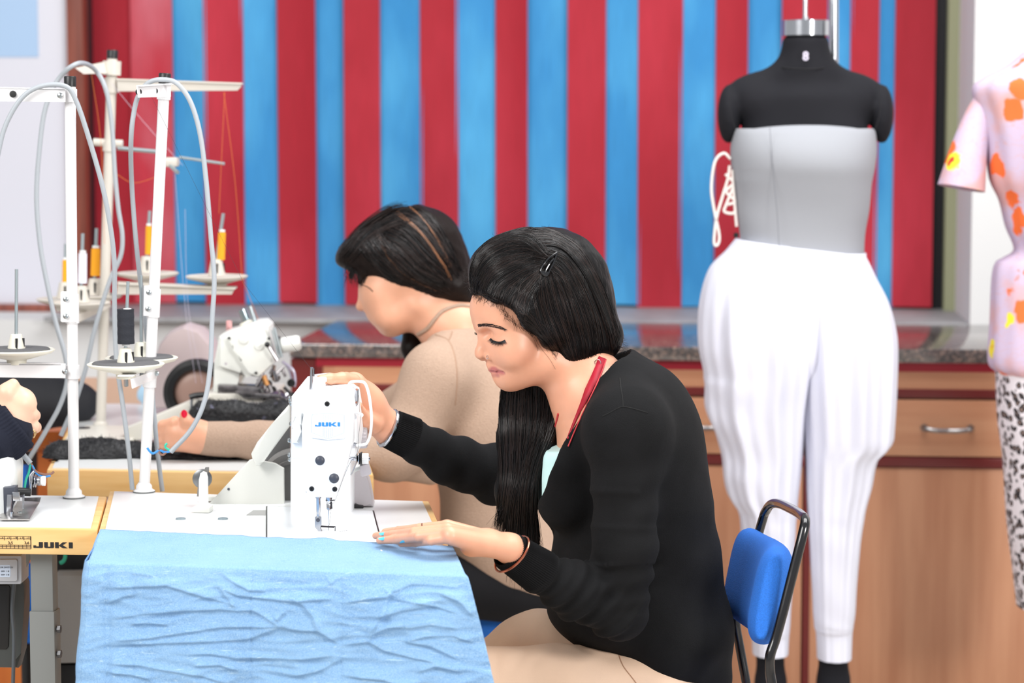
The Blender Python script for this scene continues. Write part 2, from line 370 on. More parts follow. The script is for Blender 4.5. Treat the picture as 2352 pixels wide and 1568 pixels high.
ED = [(216, 'r'), (315, 'p'), (400, 'b'), (478, 'r'), (562, 'b'), (644, 'r'), (728, 'b'), (798, 'r'), (872, 'b'), (970, 'r'), (1051, 'b'), (1141, 'r'), (1209, 'b'), (1306, 'r'), (1386, 'b'), (1466, 'r'), (1561, 'b'), (1642, 'r'), (1709, 'b'), (1792, 'r'), (1890, 'b'), (1948, 'r'), (2007, 'b'), (2050, 'r'), (2134, None)]
for i in range(len(ED)-1):
    a, b = ED[i][0], ED[i+1][0]; c = ED[i][1]
    off = .0 if c in 'rp' else .012; tilt = .012*math.sin(i*2.1)
    x0, x1 = xat(a, YW)-.004, xat(b, YW)+.004; zb = zs-.0+.004*(i % 3); ph = i*1.3
    def fn(u, v, x0=x0, x1=x1, zb=zb, off=off, tilt=tilt, ph=ph):
        return Vector((x0+(x1-x0)*u, YW+off+tilt*(u-.5)*2+.006*math.sin(math.pi*u)+.002*math.sin(v*9+ph), zb+(2.95-zb)*v))
    mb = MB(); mb.grid(fn, 6, 20); n = len(mb.v)
    mb.v += [(p[0], p[1]+.0012, p[2]) for p in mb.v[:]]; fs = mb.f[:]
    mb.f += [tuple(k+n for k in reversed(f)) for f in fs]; mb.mi += [0]*len(fs)
    mb.add([], []); nm = {'r': 'red slat', 'p': 'faded red slat with pale patches', 'b': 'blue slat'}[c]
    mb.build('blind_slat', {'r': M_red, 'p': M_redpale, 'b': M_blue}[c], bl, auto=60, label=nm)
MB().bb((xat(205, YW), YW-.02, 2.95), (xat(2140, YW), YW+.03, 2.99)).build('head_rail', M_blackmetal, bl)
# ---------------------------------------------------------------- sill, counter, cabinets
def granite(name):
    m = bpy.data.materials.new(name); m.use_nodes = True; nt = m.node_tree; b = nt.nodes['Principled BSDF']
    tc = nt.nodes.new('ShaderNodeTexCoord'); v = nt.nodes.new('ShaderNodeTexVoronoi'); v.inputs['Scale'].default_value = 150
    nt.links.new(tc.outputs['Object'], v.inputs['Vector']); rp = nt.nodes.new('ShaderNodeValToRGB'); e = rp.color_ramp.elements
    e[0].color = (*lin((52, 48, 48)), 1); e[1].position = .9; e[1].color = (*lin((150, 128, 116)), 1); k = e.new(.55); k.color = (*lin((96, 90, 88)), 1)
    nt.links.new(v.outputs['Color'], rp.inputs[0]); nt.links.new(rp.outputs[0], b.inputs['Base Color']); b.inputs['Roughness'].default_value = .09
    b.inputs['Specular IOR Level'].default_value = .9; return m
M_gran = granite('polished_granite'); M_sill = mat('grey_sill_stone', (150, 150, 152), .5, vary=(14, .12))
zc = .85; yf = PZ(1400, 795, zc).y; xcl = xat(664, yf); yb = 6.60
MB().bb((xL+.02, yb, .838), (xat(2240, 6.6), 7.3, zc+.0012), bev=.004).build('window_sill', M_sill, label='grey stone ledge running below the blinds', cat='window sill')
MB().bb((xcl, yf, zc-.035), (xat(2700, yf), yb-.012, zc), bev=.005).build('countertop', M_gran, label='speckled brown granite countertop mirroring the striped blinds', cat='countertop')
M_cab = wood('tan_laminate', (188, 130, 96), (206, 152, 116), 0, 2.2, .4); M_cabv = wood('tan_laminate_vertical', (180, 124, 92), (200, 146, 112), 2, 2.0, .4)
M_mar = mat('maroon_trim', (106, 32, 30), .35); M_marr = mat('red_edge_strip', (164, 22, 44), .4); M_nickel = mat('brushed_nickel', (150, 146, 146), .28, 1)
cy = yf+.02
def zc_(py): return zat(py, cy, 1600)
for i, (a, b, lab) in enumerate([(145, 725, 'tan wooden base cabinet at the far left of the counter behind the machines'), (725, 1305, 'tan wooden base cabinet behind the woman in the beige sweater'), (1305, 1850, 'tan wooden base cabinet between the cardigan and the white trousers'), (1850, 2440, 'tan wooden base cabinet between the two dress forms'), (2440, 3020, None)]):
    if lab is None or i == 0: continue
    x0, x1 = xat(a, cy), xat(b, cy); r = empty('base_cabinet', ((x0+x1)/2, cy+.3, FL), lab, 'cabinet', 'base cabinets under the granite counter')
    MB().bb((x0+.001, cy+.018, FL), (x1-.001, yb-.03, zc-.036)).build('carcass', M_cabv, r)
    g = MB().bb((x0, cy, zc-.058), (x1, cy+.018, zc-.036)); g.build('edge_strip', M_marr, r)
    st = xat(a+42, cy)
    MB().bb((x0, cy-.002, FL), (xat(a+16, cy), cy+.018, zc-.058)).build('side_trim', M_mar, r)
    MB().bb((xat(a+16, cy), cy+.002, FL), (st, cy+.018, zc-.058)).build('stile', M_cabv, r)
    MB().bb((st, cy+.001, zc_(888)), (x1, cy+.018, zc-.058)).build('top_panel', M_cab, r)
    MB().bb((st, cy-.004, zc_(908)), (x1, cy+.018, zc_(888)), bev=.002).bb((st, cy-.004, zc_(1066)), (x1, cy+.018, zc_(1043)), bev=.002).build('rail', M_mar, r)
    dr = MB().bb((st+.003, cy-.002, zc_(1041)), (x1-.003, cy+.018, zc_(912)), bev=.003).build('drawer', M_cab, r)
    hx = (xat(a+.5*(b-a)+34, cy)); hz = zc_(976); h = MB()
    h.tube(spline([(hx-.058, cy, hz), (hx-.054, cy-.022, hz), (hx-.03, cy-.027, hz-.003), (hx, cy-.024, hz-.004), (hx+.03, cy-.027, hz-.003), (hx+.054, cy-.022, hz), (hx+.058, cy, hz)], 5), .0065, 10)
    h.lathe([(.009, 0), (.009, .004)], (hx-.056, cy, hz), (0, -1, 0), 12); h.lathe([(.009, 0), (.009, .004)], (hx+.056, cy, hz), (0, -1, 0), 12)
    h.build('handle', M_nickel, dr)
    MB().bb((st+.003, cy, FL+.03), (x1-.003, cy+.018, zc_(1068)), bev=.003).build('door', M_cabv, r)
    MB().bb((x0, cy+.012, FL), (x1, cy+.016, FL+.03)).build('plinth', M_mar, r)
MB().bb((xcl, cy, FL), (xat(725, cy)-.002, cy+.02, zc-.04)).bb((xcl, cy+.02, FL), (xcl+.02, yb-.03, zc-.04)).build('cabinet_end_panel', M_mar, label='maroon end panel closing the left end of the counter', cat='panel')
# ================================================================ tables and the denim cloth
M_lam = mat('white_laminate', (226, 228, 228), .3, bump=(220, .03)); M_beech = wood('beech_edge', (226, 178, 112), (240, 200, 138), 0, 5, .4, 10)
M_steel = mat('grey_painted_steel', (128, 130, 128), .5); M_dark = mat('black_plastic', (22, 22, 24), .4); M_chrome = mat('chrome', (196, 198, 204), .16, 1)
M_screw = mat('zinc_screw', (176, 182, 184), .3, 1); M_blackpaint = mat('black_ink', (24, 24, 26), .6)
def tr(pts, D): return [P(x, y, D) for x, y in pts]
def m_(px, D): return px*D/5500.0
TZ = .75
def table(name, q, label, legs=(), holes=(), thick=.042, inset=.012):
    """q: four corners (near-left, near-right, far-right, far-left) in plan"""
    cx = sum(p[0] for p in q)/4; cy_ = sum(p[1] for p in q)/4
    t = empty(name, (cx, cy_, FL), label, 'table')
    top = [Vector((p[0], p[1], TZ)) for p in q]; c = Vector((cx, cy_, TZ))
    MB().prism([v-Vector((0, 0, .002)) for v in top], (0, 0, -thick), bev=.003).build('wooden_edge', M_beech, t)
    ins = [v+(c-v).normalized()*inset*1.4 for v in top]
    MB().prism([v for v in ins], (0, 0, -.004)).build('white_top', M_lam, t)
    for (x, y) in legs:
        g = MB().box((x, y, (TZ-thick-.002+.6)/2), (.037, .030, TZ-thick-.6), bev=.002).box((x, y, (.608+FL+.03)/2), (.0415, .036, .608-FL-.03), bev=.002)
        g.box((x, y, FL+.02), (.07, .44, .04))
        l = g.build('leg', M_steel, t)
        for z_ in (.578, .537): MB().lathe([(.004, 0), (.004, .003), (.0068, .003), (.0068, .008), (.0001, .009)], (x+.0205, y-.008, z_), (1, 0, 0), 6).build('bolt', mat('dull_bolt', (96, 96, 98), .45, .6), l)
    return t
c1 = [PZ(205, 1292, TZ), PZ(1065, 1325, TZ), PZ(985, 1148, TZ), PZ(252, 1125, TZ)]
tb1 = table('sewing_table', c1, 'white sewing table with wooden edges under the pale blue denim cloth', legs=[(c1[0].x+.2, c1[0].y+.35), (c1[1].x-.2, c1[1].y+.3)])
nr = PZ(229, 1213, TZ); fr = PZ(250, 1137, TZ); nl = PZ(-260, 1207, TZ); fl = PZ(-235, 1131, TZ)
lg = P(101, 1300, PZ(100, 1213, TZ).dot(_h)+.05)
tb3 = table('sewing_table', [nl, nr+Vector((-.004, 0, 0)), fr+Vector((-.004, 0, 0)), fl], 'white sewing table with a ruler printed on its wooden edge, left of the denim', legs=[(lg.x, lg.y)])
q2 = [PZ(108, 1076, TZ), PZ(858, 1088, TZ), PZ(800, 925, TZ), PZ(184, 925, TZ)]
D2 = q2[0].dot(_h)
tb2 = table('sewing_table', q2, 'white sewing table with a beech edge behind the denim cloth, black sequinned fabric on it', legs=[(q2[0].x+.22, q2[0].y+.3), (q2[1].x-.2, q2[1].y+.3)], thick=.05)
# leg bracket, printed ruler and logotype on the wooden edge of the left table
e0 = nl; e1 = nr+Vector((-.004, 0, 0)); ed = (e1-e0).normalized(); en = Vector((ed.y, -ed.x, 0))
def edge_pt(px, py):                                  # point on the wooden front face
    r = ray(px, py); t = (e0-CP).dot(en)/r.dot(en); return CP+r*t+en*.0004
pr = MB(); a = edge_pt(77, 1257.5); b = edge_pt(167, 1257.5); hh = (edge_pt(77, 1244)-a).z
logo_mb(pr, a, ed, (0, 0, 1), hh, .0004, wide=(b-a).length/(4.4*hh))
def bar(x0, y0, x1, y1):
    A_, B_ = edge_pt(x0, y0), edge_pt(x1, y1)
    pr.prism([A_, Vector((B_.x, B_.y, A_.z)), B_, Vector((A_.x, A_.y, B_.z))], en*.0004)
for y in (1231, 1236.5, 1251, 1259): bar(-60, y-.5, 71, y+.4)
bar(-60, 1254.3, 71, 1254.9); bar(70, 1231, 72, 1259.4)
for i in range(0, 16): bar(70-15*i/2-.4, 1231 if i % 2 == 0 else 1234, 70-15*i/2+.4, 1236.5 if i % 2 else 1240)
for i in range(0, 14): bar(61.5-9.3*i-.4, 1246 if i % 4 == 0 else 1251, 61.5-9.3*i+.4, 1259)
for s_, x in (('3|6', 56), ('3|5', 18.5), ('3|4', -19)): text_mb(pr, s_.replace('|', ' '), edge_pt(x, 1249), ed, (0, 0, 1), m_(9, 3.8), .0003)
for s_, x in (('6', 5), ('5', 20), ('10', 35), ('3', 51), ('2', 65)): text_mb(pr, s_, edge_pt(x, 1236), ed, (0, 0, 1), m_(5, 3.8), .0003)
pr.build('printed_ruler', M_blackpaint, tb3, label='black logotype and ruler printed on the edge')
ch_ = MB(); ch_.prism([P(75, 1545, 3.862), P(94, 1543, 3.862), P(97, 1556, 3.862), P(92, 1590, 3.862), P(75, 1590, 3.862)], -VD*.0012).prism([P(102, 1542, 3.862), P(115, 1537, 3.862), P(116, 1551, 3.862), P(111, 1549, 3.862)], -VD*.0012)
ch_.build('paint_chip', mat('bare_tan_patch', (150, 122, 92), .7), [c for c in tb3.children if c.name.startswith('leg')][0])
br = MB(); br.prism([P(59, 1268, 3.86), P(76, 1268, 3.86), P(61, 1303, 3.86)], VD*.003).prism([P(110, 1268, 3.86), P(123, 1268, 3.86), P(114, 1303, 3.86)], VD*.003)
br.build('leg_bracket', M_steel, tb3)
# switch box, pulley guard and cable under the left table
sw = empty('switch_box', P(10, 1340, 3.88), 'grey motor switch box hanging under the left sewing table', 'switch box')
M_box = mat('light_grey_plastic', (186, 188, 194), .4)
MB().prism(tr([(-90, 1276), (48, 1276), (50, 1280), (50, 1337), (46, 1342), (-90, 1342)], 3.86), VD*.06, bev=.004).build('box_body', M_box, sw)
MB().prism(tr([(-90, 1286), (37, 1284), (40, 1288), (40, 1332), (36, 1335), (-90, 1335)], 3.855), VD*.008, bev=.003).build('cover', M_box, sw)
MB().prism(tr([(-60, 1298), (22, 1297), (24, 1300), (24, 1322), (22, 1325), (-60, 1325)], 3.8545), VD*.001).build('rating_label', mat('pale_label', (206, 220, 240), .5), sw)
lb = MB(); text_mb(lb, 'OR SWITCH', P(0, 1304.5, 3.854), VR, VU, m_(5.5, 3.85), .0002); text_mb(lb, '250V  1 Ø', P(2, 1313, 3.854), VR, VU, m_(4.6, 3.85), .0002); text_mb(lb, '500V  3 Ø', P(2, 1321, 3.854), VR, VU, m_(4.6, 3.85), .0002)
lb.build('label_text', mat('grey_ink', (90, 96, 110), .6), sw)
MB().lathe([(.003, 0), (.003, .004), (.0001, .005)], P(51, 1303, 3.9), VR, 10).build('screw', M_screw, sw)
M_guard = mat('dark_grey_enamel', (66, 70, 70), .35)
gd = empty('belt_guard', P(30, 1530, 3.98), 'dark grey belt guard with black slot below the switch box', 'guard')
MB().prism(tr([(-80, 1330), (52, 1330), (57, 1345), (55, 1400), (48, 1500), (40, 1536), (-80, 1534)], 3.96), VD*.05, bev=.01).build('guard_shell', M_guard, gd)
MB().prism(tr([(-80, 1343), (20, 1343), (24, 1350), (20, 1485), (14, 1492), (-80, 1490)], 3.957), VD*.01, bev=.004).build('slot', M_dark, gd)
MB().tube(spline(tr([(33, 1338), (28, 1400), (32, 1460), (30, 1568), (29, 1640)], 3.93), 6), m_(4.6, 3.93), 10).build('motor_cable', mat('grey_cable_sheath', (86, 92, 98), .5), label='dark grey cable hanging down in front of the belt guard', cat='cable')
# background under the left tables
M_org = wood('orange_wood', (196, 96, 30), (220, 122, 48), 2, 2, .45)
od = empty('orange_desk', P(40, 1500, 5.6), 'orange wooden desk standing behind the left sewing table', 'desk')
od.location.z = FL; bpy.context.view_layer.update()
MB().prism(tr([(-60, 992), (150, 990), (150, 1034), (-60, 1036)], 5.3), VD*.5, bev=.004).build('desk_top', M_org, od)
MB().prism(tr([(86, 1036), (118, 1036), (118, 1640), (86, 1640)], 5.32), VD*.04).build('leg', M_org, od)
MB().prism(tr([(-60, 1262), (84, 1262), (84, 1668), (-60, 1668)], 5.5), VD*.02).build('side_panel', M_org, od)
M_bluefab = mat('blue_wool_fabric', (32, 104, 196), .9, bump=(900, .5), vary=(500, .12))
bs = empty('blue_chair', P(40, 1480, 5.1), 'blue padded chair seen between the steel leg and the belt guard', 'chair'); bs.location.z = FL; bpy.context.view_layer.update()
MB().prism(tr([(0, 1076), (56, 1074), (64, 1082), (64, 1112), (56, 1126), (0, 1126)], 5.15), VD*.06, bev=.012).build('backrest', M_bluefab, bs)
MB().prism(tr([(-40, 1362), (84, 1362), (90, 1384), (90, 1476), (80, 1482), (-40, 1480)], 5.05), VD*.38, bev=.02).build('seat', M_bluefab, bs)
for s_, (x, d) in enumerate(((60, 5.1), (60, 5.4))): MB().tube([P(x, 1478, d), Vector((P(x, 1478, d).x, P(x, 1478, d).y, FL))], .012, 10).build('leg', M_dark, bs)
MB().prism(tr([(-60, 1037), (130, 1037), (130, 1262), (-60, 1262)], 5.56), VD*.02).build('back_panel', mat('dark_brown_panel', (52, 36, 36), .5), od)
gp = MB().prism(tr([(122, 1322), (238, 1320), (242, 1328), (242, 1522), (122, 1524)], 4.6), VD*.25, bev=.006)
gp.build('drawer_unit', mat('warm_grey_metal', (150, 148, 146), .45), label='grey metal drawer unit behind the steel table leg', cat='drawer unit')
MB().prism(tr([(116, 1526), (242, 1524), (242, 1626), (116, 1626)], 4.62), VD*.22, bev=.01).build('footstool', M_dark, label='black box standing under the grey drawer unit', cat='box')
MB().prism(tr([(126, 1240), (262, 1240), (262, 1319), (126, 1319)], 4.66), VD*.2, bev=.01).build('machine_sump', M_dark, tb2)
MB().tube(spline(tr([(146, 1262), (150, 1276), (146, 1288), (138, 1293)], 4.55), 5), m_(4.5, 4.55), 8).build('green_wire', mat('green_wire', (40, 168, 136), .5), label='short green wire poking out below the left tabletop', cat='wire')
# ---------------------------------------------------------------- denim cloth
def denim():
    m = bpy.data.materials.new('pale_denim'); m.use_nodes = True; nt = m.node_tree; b = nt.nodes['Principled BSDF']; L = nt.links
    tc = nt.nodes.new('ShaderNodeTexCoord'); out = None
    def nz(sc, det):
        mp = nt.nodes.new('ShaderNodeMapping'); mp.inputs['Scale'].default_value = sc; n = nt.nodes.new('ShaderNodeTexNoise'); n.inputs['Scale'].default_value = 1; n.inputs['Detail'].default_value = det
        L.new(tc.outputs['Object'], mp.inputs[0]); L.new(mp.outputs[0], n.inputs['Vector']); return n
    fine = nz((900, 900, 900), 2); slub = nz((24, 900, 300), 2); big = nz((7, 7, 9), 4)
    def mix(fac, lo, hi, c1, c2, blend='MIX'):
        r = nt.nodes.new('ShaderNodeMapRange'); r.inputs[1].default_value = lo; r.inputs[2].default_value = hi; L.new(fac.outputs[0], r.inputs[0])
        x = nt.nodes.new('ShaderNodeMix'); x.data_type = 'RGBA'; x.blend_type = blend; L.new(r.outputs[0], x.inputs[0])
        for i, c in ((6, c1), (7, c2)):
            if isinstance(c, tuple): x.inputs[i].default_value = (*lin(c), 1)
            else: L.new(c.outputs[2], x.inputs[i])
        return x
    a = mix(big, .3, .7, (100, 144, 196), (124, 166, 210)); a2 = mix(fine, .35, .65, a, (150, 186, 218)); a3 = mix(slub, .62, .80, a2, (178, 208, 230))
    L.new(a3.outputs[2], b.inputs['Base Color']); b.inputs['Roughness'].default_value = .9; pass
    bp = nt.nodes.new('ShaderNodeBump'); bp.inputs['Strength'].default_value = .35; bp.inputs['Distance'].default_value = .0015; L.new(fine.outputs[0], bp.inputs['Height']); L.new(bp.outputs[0], b.inputs['Normal'])
    return m
M_denim = denim()
CR = [[(160,400),(300,395),(500,385),(620,420),(760,460),(880,490)],[(180,575),(350,545),(600,525),(800,515),(900,525),(980,518),(1060,560),(1130,605)],
[(200,690),(400,675),(600,645),(800,615),(960,610),(1130,610)],[(190,720),(450,702),(800,690),(950,680),(1130,615)],[(1130,610),(1250,630),(1340,630),(1400,670),(1460,710)],
[(1340,630),(1320,560),(1270,500),(1210,460)],[(1110,575),(1160,525)],[(160,815),(350,820),(500,850),(700,880),(850,925)],[(600,765),(750,760),(900,785),(1050,780),(1250,790),(1450,765)],
[(650,825),(800,820),(900,850)],[(1190,885),(1330,860),(1470,790)],[(1490,705),(1620,690),(1640,650),(1720,615),(1830,605)],[(1620,690),(1700,740),(1850,780),(2000,810)],
[(1810,690),(1950,660),(2080,665),(2180,700)],[(1810,690),(1950,720),(2100,790)],[(1740,420),(1850,380),(2000,390),(2100,400)],[(1480,480),(1600,460),(1720,445),(1740,420)],
[(1720,445),(1700,540),(1620,650)],[(1880,860),(1980,830),(2120,860)],[(800,320),(860,360),(960,410),(1060,415)],[(800,400),(880,500)],[(300,320),(360,325),(430,335)],
[(160,490),(250,450),(320,440)],[(1400,385),(1440,350),(1560,330)],[(820,405),(900,440),(1050,455),(1200,470),(1450,455)],[(1650,560),(1800,520),(1950,500)],[(1750,460),(1900,480),(2100,540)],
[(160,860),(300,870),(420,900)],[(1800,620),(1950,600),(2100,620)],[(300,600),(400,590),(520,600)],[(2000,430),(2100,470),(2180,560)],[(1500,880),(1700,900),(1900,960)],[(200,960),(500,990),(800,1020)],[(1000,930),(1300,960),(1500,940)]]
CR = [np.array([(180+x/2.4, 1180+y/2.4) for x, y in l]) for l in CR]
DF = PZ(205, 1292, TZ).dot(_h); DFR = PZ(1070, 1323, TZ).dot(_h)
NU, NV1, NV2 = 330, 34, 150
topL0, topR0 = PZ(231, 1216, TZ+.003), PZ(1040, 1254, TZ+.003); topL1, topR1 = PZ(206, 1287, TZ+.003), PZ(1068, 1318, TZ+.003)
rows = []; U = np.linspace(0, 1, NU+1)
def lerp(a, b, t): return a+(b-a)*t
dropL = lambda t: P(lerp(205, 184, t), lerp(1290, 1640, t), DF-.012-.02*t); dropR = lambda t: P(lerp(1074, 1152, t**.9), lerp(1322, 1640, t), DFR-.012-.03*t)
V = []
for j in range(NV1+1):
    t = j/NV1
    for i in range(NU+1):
        u = U[i]; p = lerp(lerp(topL0, topR0, u), lerp(topL1, topR1, u), t)
        h = .0012*noise.noise(Vector((u*14, t*2.5, 1)))+.0008*noise.noise(Vector((u*40, t*5, 3)))
        if t < .3: h += .0035*math.exp(-((u-.645)/.03)**2)*(1-t/.3)
        V.append(p+Vector((0, 0, .001+h)))
nb = 8                                             # rounded fold over the table edge
PXc = np.zeros((NV2+1, NU+1)); PYc = np.zeros((NV2+1, NU+1))
H = np.zeros((NV2+1, NU+1))
for j in range(NV2+1):
    t = j/NV2
    PXc[j] = lerp(205-21*t, 1074+78*t**.9, U); PYc[j] = lerp(1290, 1322, U)+(1640-lerp(1290, 1322, U))*t
for l in CR:
    best = np.full(PXc.shape, 1e9); sgn = np.zeros(PXc.shape); tt = np.zeros(PXc.shape)
    for k in range(len(l)-1):
        a, b = l[k], l[k+1]; d = b-a; L2 = (d**2).sum(); s = ((PXc-a[0])*d[0]+(PYc-a[1])*d[1])/L2; sc = np.clip(s, 0, 1)
        qx, qy = PXc-a[0]-sc*d[0], PYc-a[1]-sc*d[1]; dd = np.hypot(qx, qy); m = dd < best
        best = np.where(m, dd, best); sgn = np.where(m, np.sign(qy), sgn); tt = np.where(m, (k+sc)/(len(l)-1), tt)
    env = np.clip(np.minimum(tt, 1-tt)*6+.25, 0, 1)
    wd = np.where(sgn > 0, 4.0, 15.0); H += .0056*env*np.exp(-(best/wd)**1.5)
rid = np.zeros_like(H)
for j in range(0, NV2+1):
    for i in range(0, NU+1):
        x, y = PXc[j, i], PYc[j, i]; wv = 24*noise.noise(Vector((x/170, y/120, 5)))
        n1 = noise.noise(Vector((x/120, (y+wv)/26, 2))); n2 = noise.noise(Vector((x/45, (y+wv)/17, 9))); n3 = noise.noise(Vector((x/230, y/150, 12)))
        rid[j, i] = .0030*(1-abs(n1)**1.3*2.6)+.0009*(1-abs(n2)*2)+.010*n3
T = np.linspace(0, 1, NV2+1)[:, None]; ramp = np.clip(T*9, 0, 1)
vert = -.0018*np.exp(-((PXc-585)/3)**2)-.0016*np.exp(-((PXc-791)/3)**2)-.0010*np.exp(-((PXc-313)/3)**2)-.004*np.exp(-((PXc-246-8*T)/9)**2)
H = (H*1.0+rid+vert)*ramp
for j in range(1, NV2+1):
    t = j/NV2
    for i in range(NU+1):
        p = lerp(dropL(t), dropR(t), U[i]); edge = .012*(1-math.exp(-t*30))*0
        sag = .016*(1-math.exp(-t*14)); V.append(p+Vector((0, 0, -.0)) - VD*(H[j, i]+sag*.4) + Vector((0, 0, .006*math.exp(-t*60)*0)))
F_ = []; W_ = NU+1; NR = NV1+NV2
for j in range(NR):
    for i in range(NU): F_.append((j*W_+i, j*W_+i+1, (j+1)*W_+i+1, (j+1)*W_+i))
n0 = len(V)                                       # side flaps that hang over the left and right table edges
me_ = MB(); me_.add(V, F_)
def flap(side):
    idx = 0 if side < 0 else NU; base = [V[j*W_+idx] for j in range(NR+1)]; ns = 16; g = []
    for k in range(ns+1):
        s = k/ns
        for j, p in enumerate(base):
            if j <= NV1:
                z = p.z-(.010*(1-math.cos(s*math.pi/2))+.16*s*1.0); off = .010*math.sin(min(1, s*6)*math.pi/2)+.004*math.sin(s*5+j*.18)*s
                g.append(Vector((p.x, p.y, z))+VR*(side*off))
            else:
                t = (j-NV1)/NV2; g.append(p+VD*(.20*s*(1-.35*t))+VR*(side*(.010*math.sin(min(1, s*8)*math.pi/2)+.010*math.sin(t*11+s*3)*s+.012*math.sin(t*4)*s))-Vector((0, 0, .0)))
    n = NR+1
    return g, [(k*n+j, (k+1)*n+j, (k+1)*n+j+1, k*n+j+1) for k in range(ns) for j in range(n-1)]
for sd in (-1,):
    g, f = flap(sd); me_.add(g, f)
cl = me_.build('denim_cloth', M_denim, auto=80, label='crumpled pale blue denim cloth hanging over the front of the sewing table', cat='fabric')
sm = cl.modifiers.new('thick', 'SOLIDIFY'); sm.thickness = .0012; sm.offset = -1
# ================================================================ main sewing machine (end view)
M_mach = mat('white_machine_enamel', (240, 243, 246), .32, bump=(420, .18), dist=.0006); M_machs = mat('white_machine_smooth', (238, 240, 240), .25)
M_cover = mat('ivory_plastic', (214, 214, 208), .4); M_plug = mat('slate_plug', (62, 66, 78), .45); M_bluelogo = mat('blue_logo', (52, 140, 226), .5); M_dial = mat('grey_dial', (186, 180, 184), .4)
M_thin = mat('dark_thread', (40, 38, 44), .7)
mc = empty('sewing_machine', PZ(745, 1200, TZ), 'white lockstitch sewing machine seen end-on, its foot on the denim cloth', 'sewing machine')
DM = 3.735
def q(pts, D, th, bev, name, m, par=mc, **k): return MB().prism(tr(pts, D), VD*th, bev=bev).build(name, m, par, **k)
# bed set into the table
bq = [PZ(614, 1300, TZ), PZ(888, 1300, TZ), PZ(856, 1176, TZ), PZ(614, 1166, TZ)]
MB().prism([v+Vector((0, 0, .0032)) for v in bq], (0, 0, -.006), bev=.0015).build('bed_plate', M_mach, mc)
bq2 = [PZ(610.5, 1300, TZ), PZ(892, 1300, TZ), PZ(859, 1173, TZ), PZ(611, 1163, TZ)]
MB().prism([v+Vector((0, 0, .0009)) for v in bq2], (0, 0, -.003)).build('bed_gap', M_dark, mc)
q([(666, 1030), (808, 1030), (808, 1189), (666, 1189)], 3.93, .11, .012, 'pillar', M_mach)
arm = q([(668, 912), (675, 904), (700, 900), (800, 900), (812, 912), (819, 960), (822, 1010), (816, 1052), (666, 1056)], 3.765, .275, .012, 'arm', M_mach)
q([(685, 912), (690, 888), (700, 882), (742, 878), (800, 890), (810, 905), (812, 930), (690, 930)], 3.87, .165, .012, 'arm_cover', M_mach)
q([(809, 930), (817, 935), (817, 1030), (809, 1036)], 3.80, .2, .003, 'arm_plate', M_dial)
fp = q([(703, 918), (712, 912), (790, 911), (803, 917), (809, 930), (812, 960), (813, 1010), (797, 1068), (777, 1130), (770, 1139), (756, 1142), (735, 1140), (712, 1134), (698, 1129), (694, 1060), (692, 975)], DM, .04, .009, 'face_plate', M_mach)
q([(690, 1124), (700, 1124), (704, 1132), (690, 1131)], DM+.015, .02, .001, 'lower_lip', M_machs)
bd_ = q([(713, 955), (718, 947), (752, 944), (792, 948), (796, 955), (795, 1002), (790, 1008), (753, 1011), (716, 1006), (712, 1000)], DM-.004, .006, .003, 'badge', M_machs)
bo = MB(); poly = [(717, 951.5), (735, 949.5), (770, 949.5), (790.5, 953), (790, 994), (753, 1007.5), (715.5, 993)]
for i in range(len(poly)): bo.tube(tr([poly[i], poly[(i+1) % len(poly)]], DM-.0042), .00022, 5)
for x in (743, 747, 751, 755, 759, 763): bo.tube(tr([(x, 951), (x, 967.5)], DM-.0042), .00022, 5).tube(tr([(x-.5, 982), (x-.5, 1006-abs(x-753)*.45)], DM-.0042), .00022, 5)
bo.build('badge_lines', mat('pale_blue_line', (176, 196, 222), .5), bd_)
lg_ = MB(); o_ = P(723.5, 978.8, DM-.0043); logo_mb(lg_, o_, VR, VU, m_(9.4, DM), .0005, wide=58/(4.4*9.4)); lg_.build('logotype', M_bluelogo, bd_, label='blue logotype')
for (x, y), r in (((735, 1057), 11), ((767.5, 1098), 11.5)):
    MB().lathe([(m_(r, DM), 0), (m_(r, DM), .0015), (m_(r*.8, DM), .0034), (m_(r*.4, DM), .0045), (.00001, .0048)], P(x, y, DM+.0005), -VD, 28).build('plug', M_plug, fp, label='dark slate plug')
for x, y in ((751.5, 927), (716, 1122), (769, 1123)):
    s_ = MB().lathe([(m_(6, DM), 0), (m_(6, DM), .001), (m_(4.8, DM), .0024), (m_(2, DM), .0024), (m_(1.6, DM), .0012), (.00001, .0012)], P(x, y, DM+.0005), -VD, 20); s_.build('screw', M_dark, fp)
for x, y in ((665, 915), (666, 922), (668, 927), (668, 973), (664, 1011), (668, 1012), (664, 1044), (665, 1055)):
    MB().lathe([(.004, 0), (.004, .002), (.0022, .0036), (.00001, .004)], P(x+1.5, y, 3.80), -VR, 12).build('side_bolt', M_screw, arm)
# top fittings
MB().tube([P(716.5, 843, 3.80), P(713.8, 906, 3.80)], m_(3.6, 3.8), 12).build('thread_post', M_chrome, mc)
MB().tube([P(721, 846, 3.797), P(720.5, 864, 3.797)], .0012, 6).build('post_hook', M_chrome, mc)
ax = P(738.5, 912, 3.79)
MB().lathe([(m_(15.5, 3.79), 0), (m_(15, 3.79), .007), (m_(14, 3.79), .0085), (m_(9.3, 3.79), .009), (m_(9.3, 3.79), .0245), (m_(12.3, 3.79), .0252), (m_(12.6, 3.79), .0262), (m_(12.6, 3.79), .0305), (m_(11.5, 3.79), .032), (.0001, .0325)], ax, VU, 28).build('pressure_knob', M_machs, mc)
MB().lathe([(.0065, 0), (.0065, .003), (.00001, .0035)], P(762, 908, 3.80), VU, 20).lathe([(.003, 0), (.003, .003), (.00001, .0035)], P(781, 912, 3.78), VU, 12).build('oil_cap', M_dark, mc)
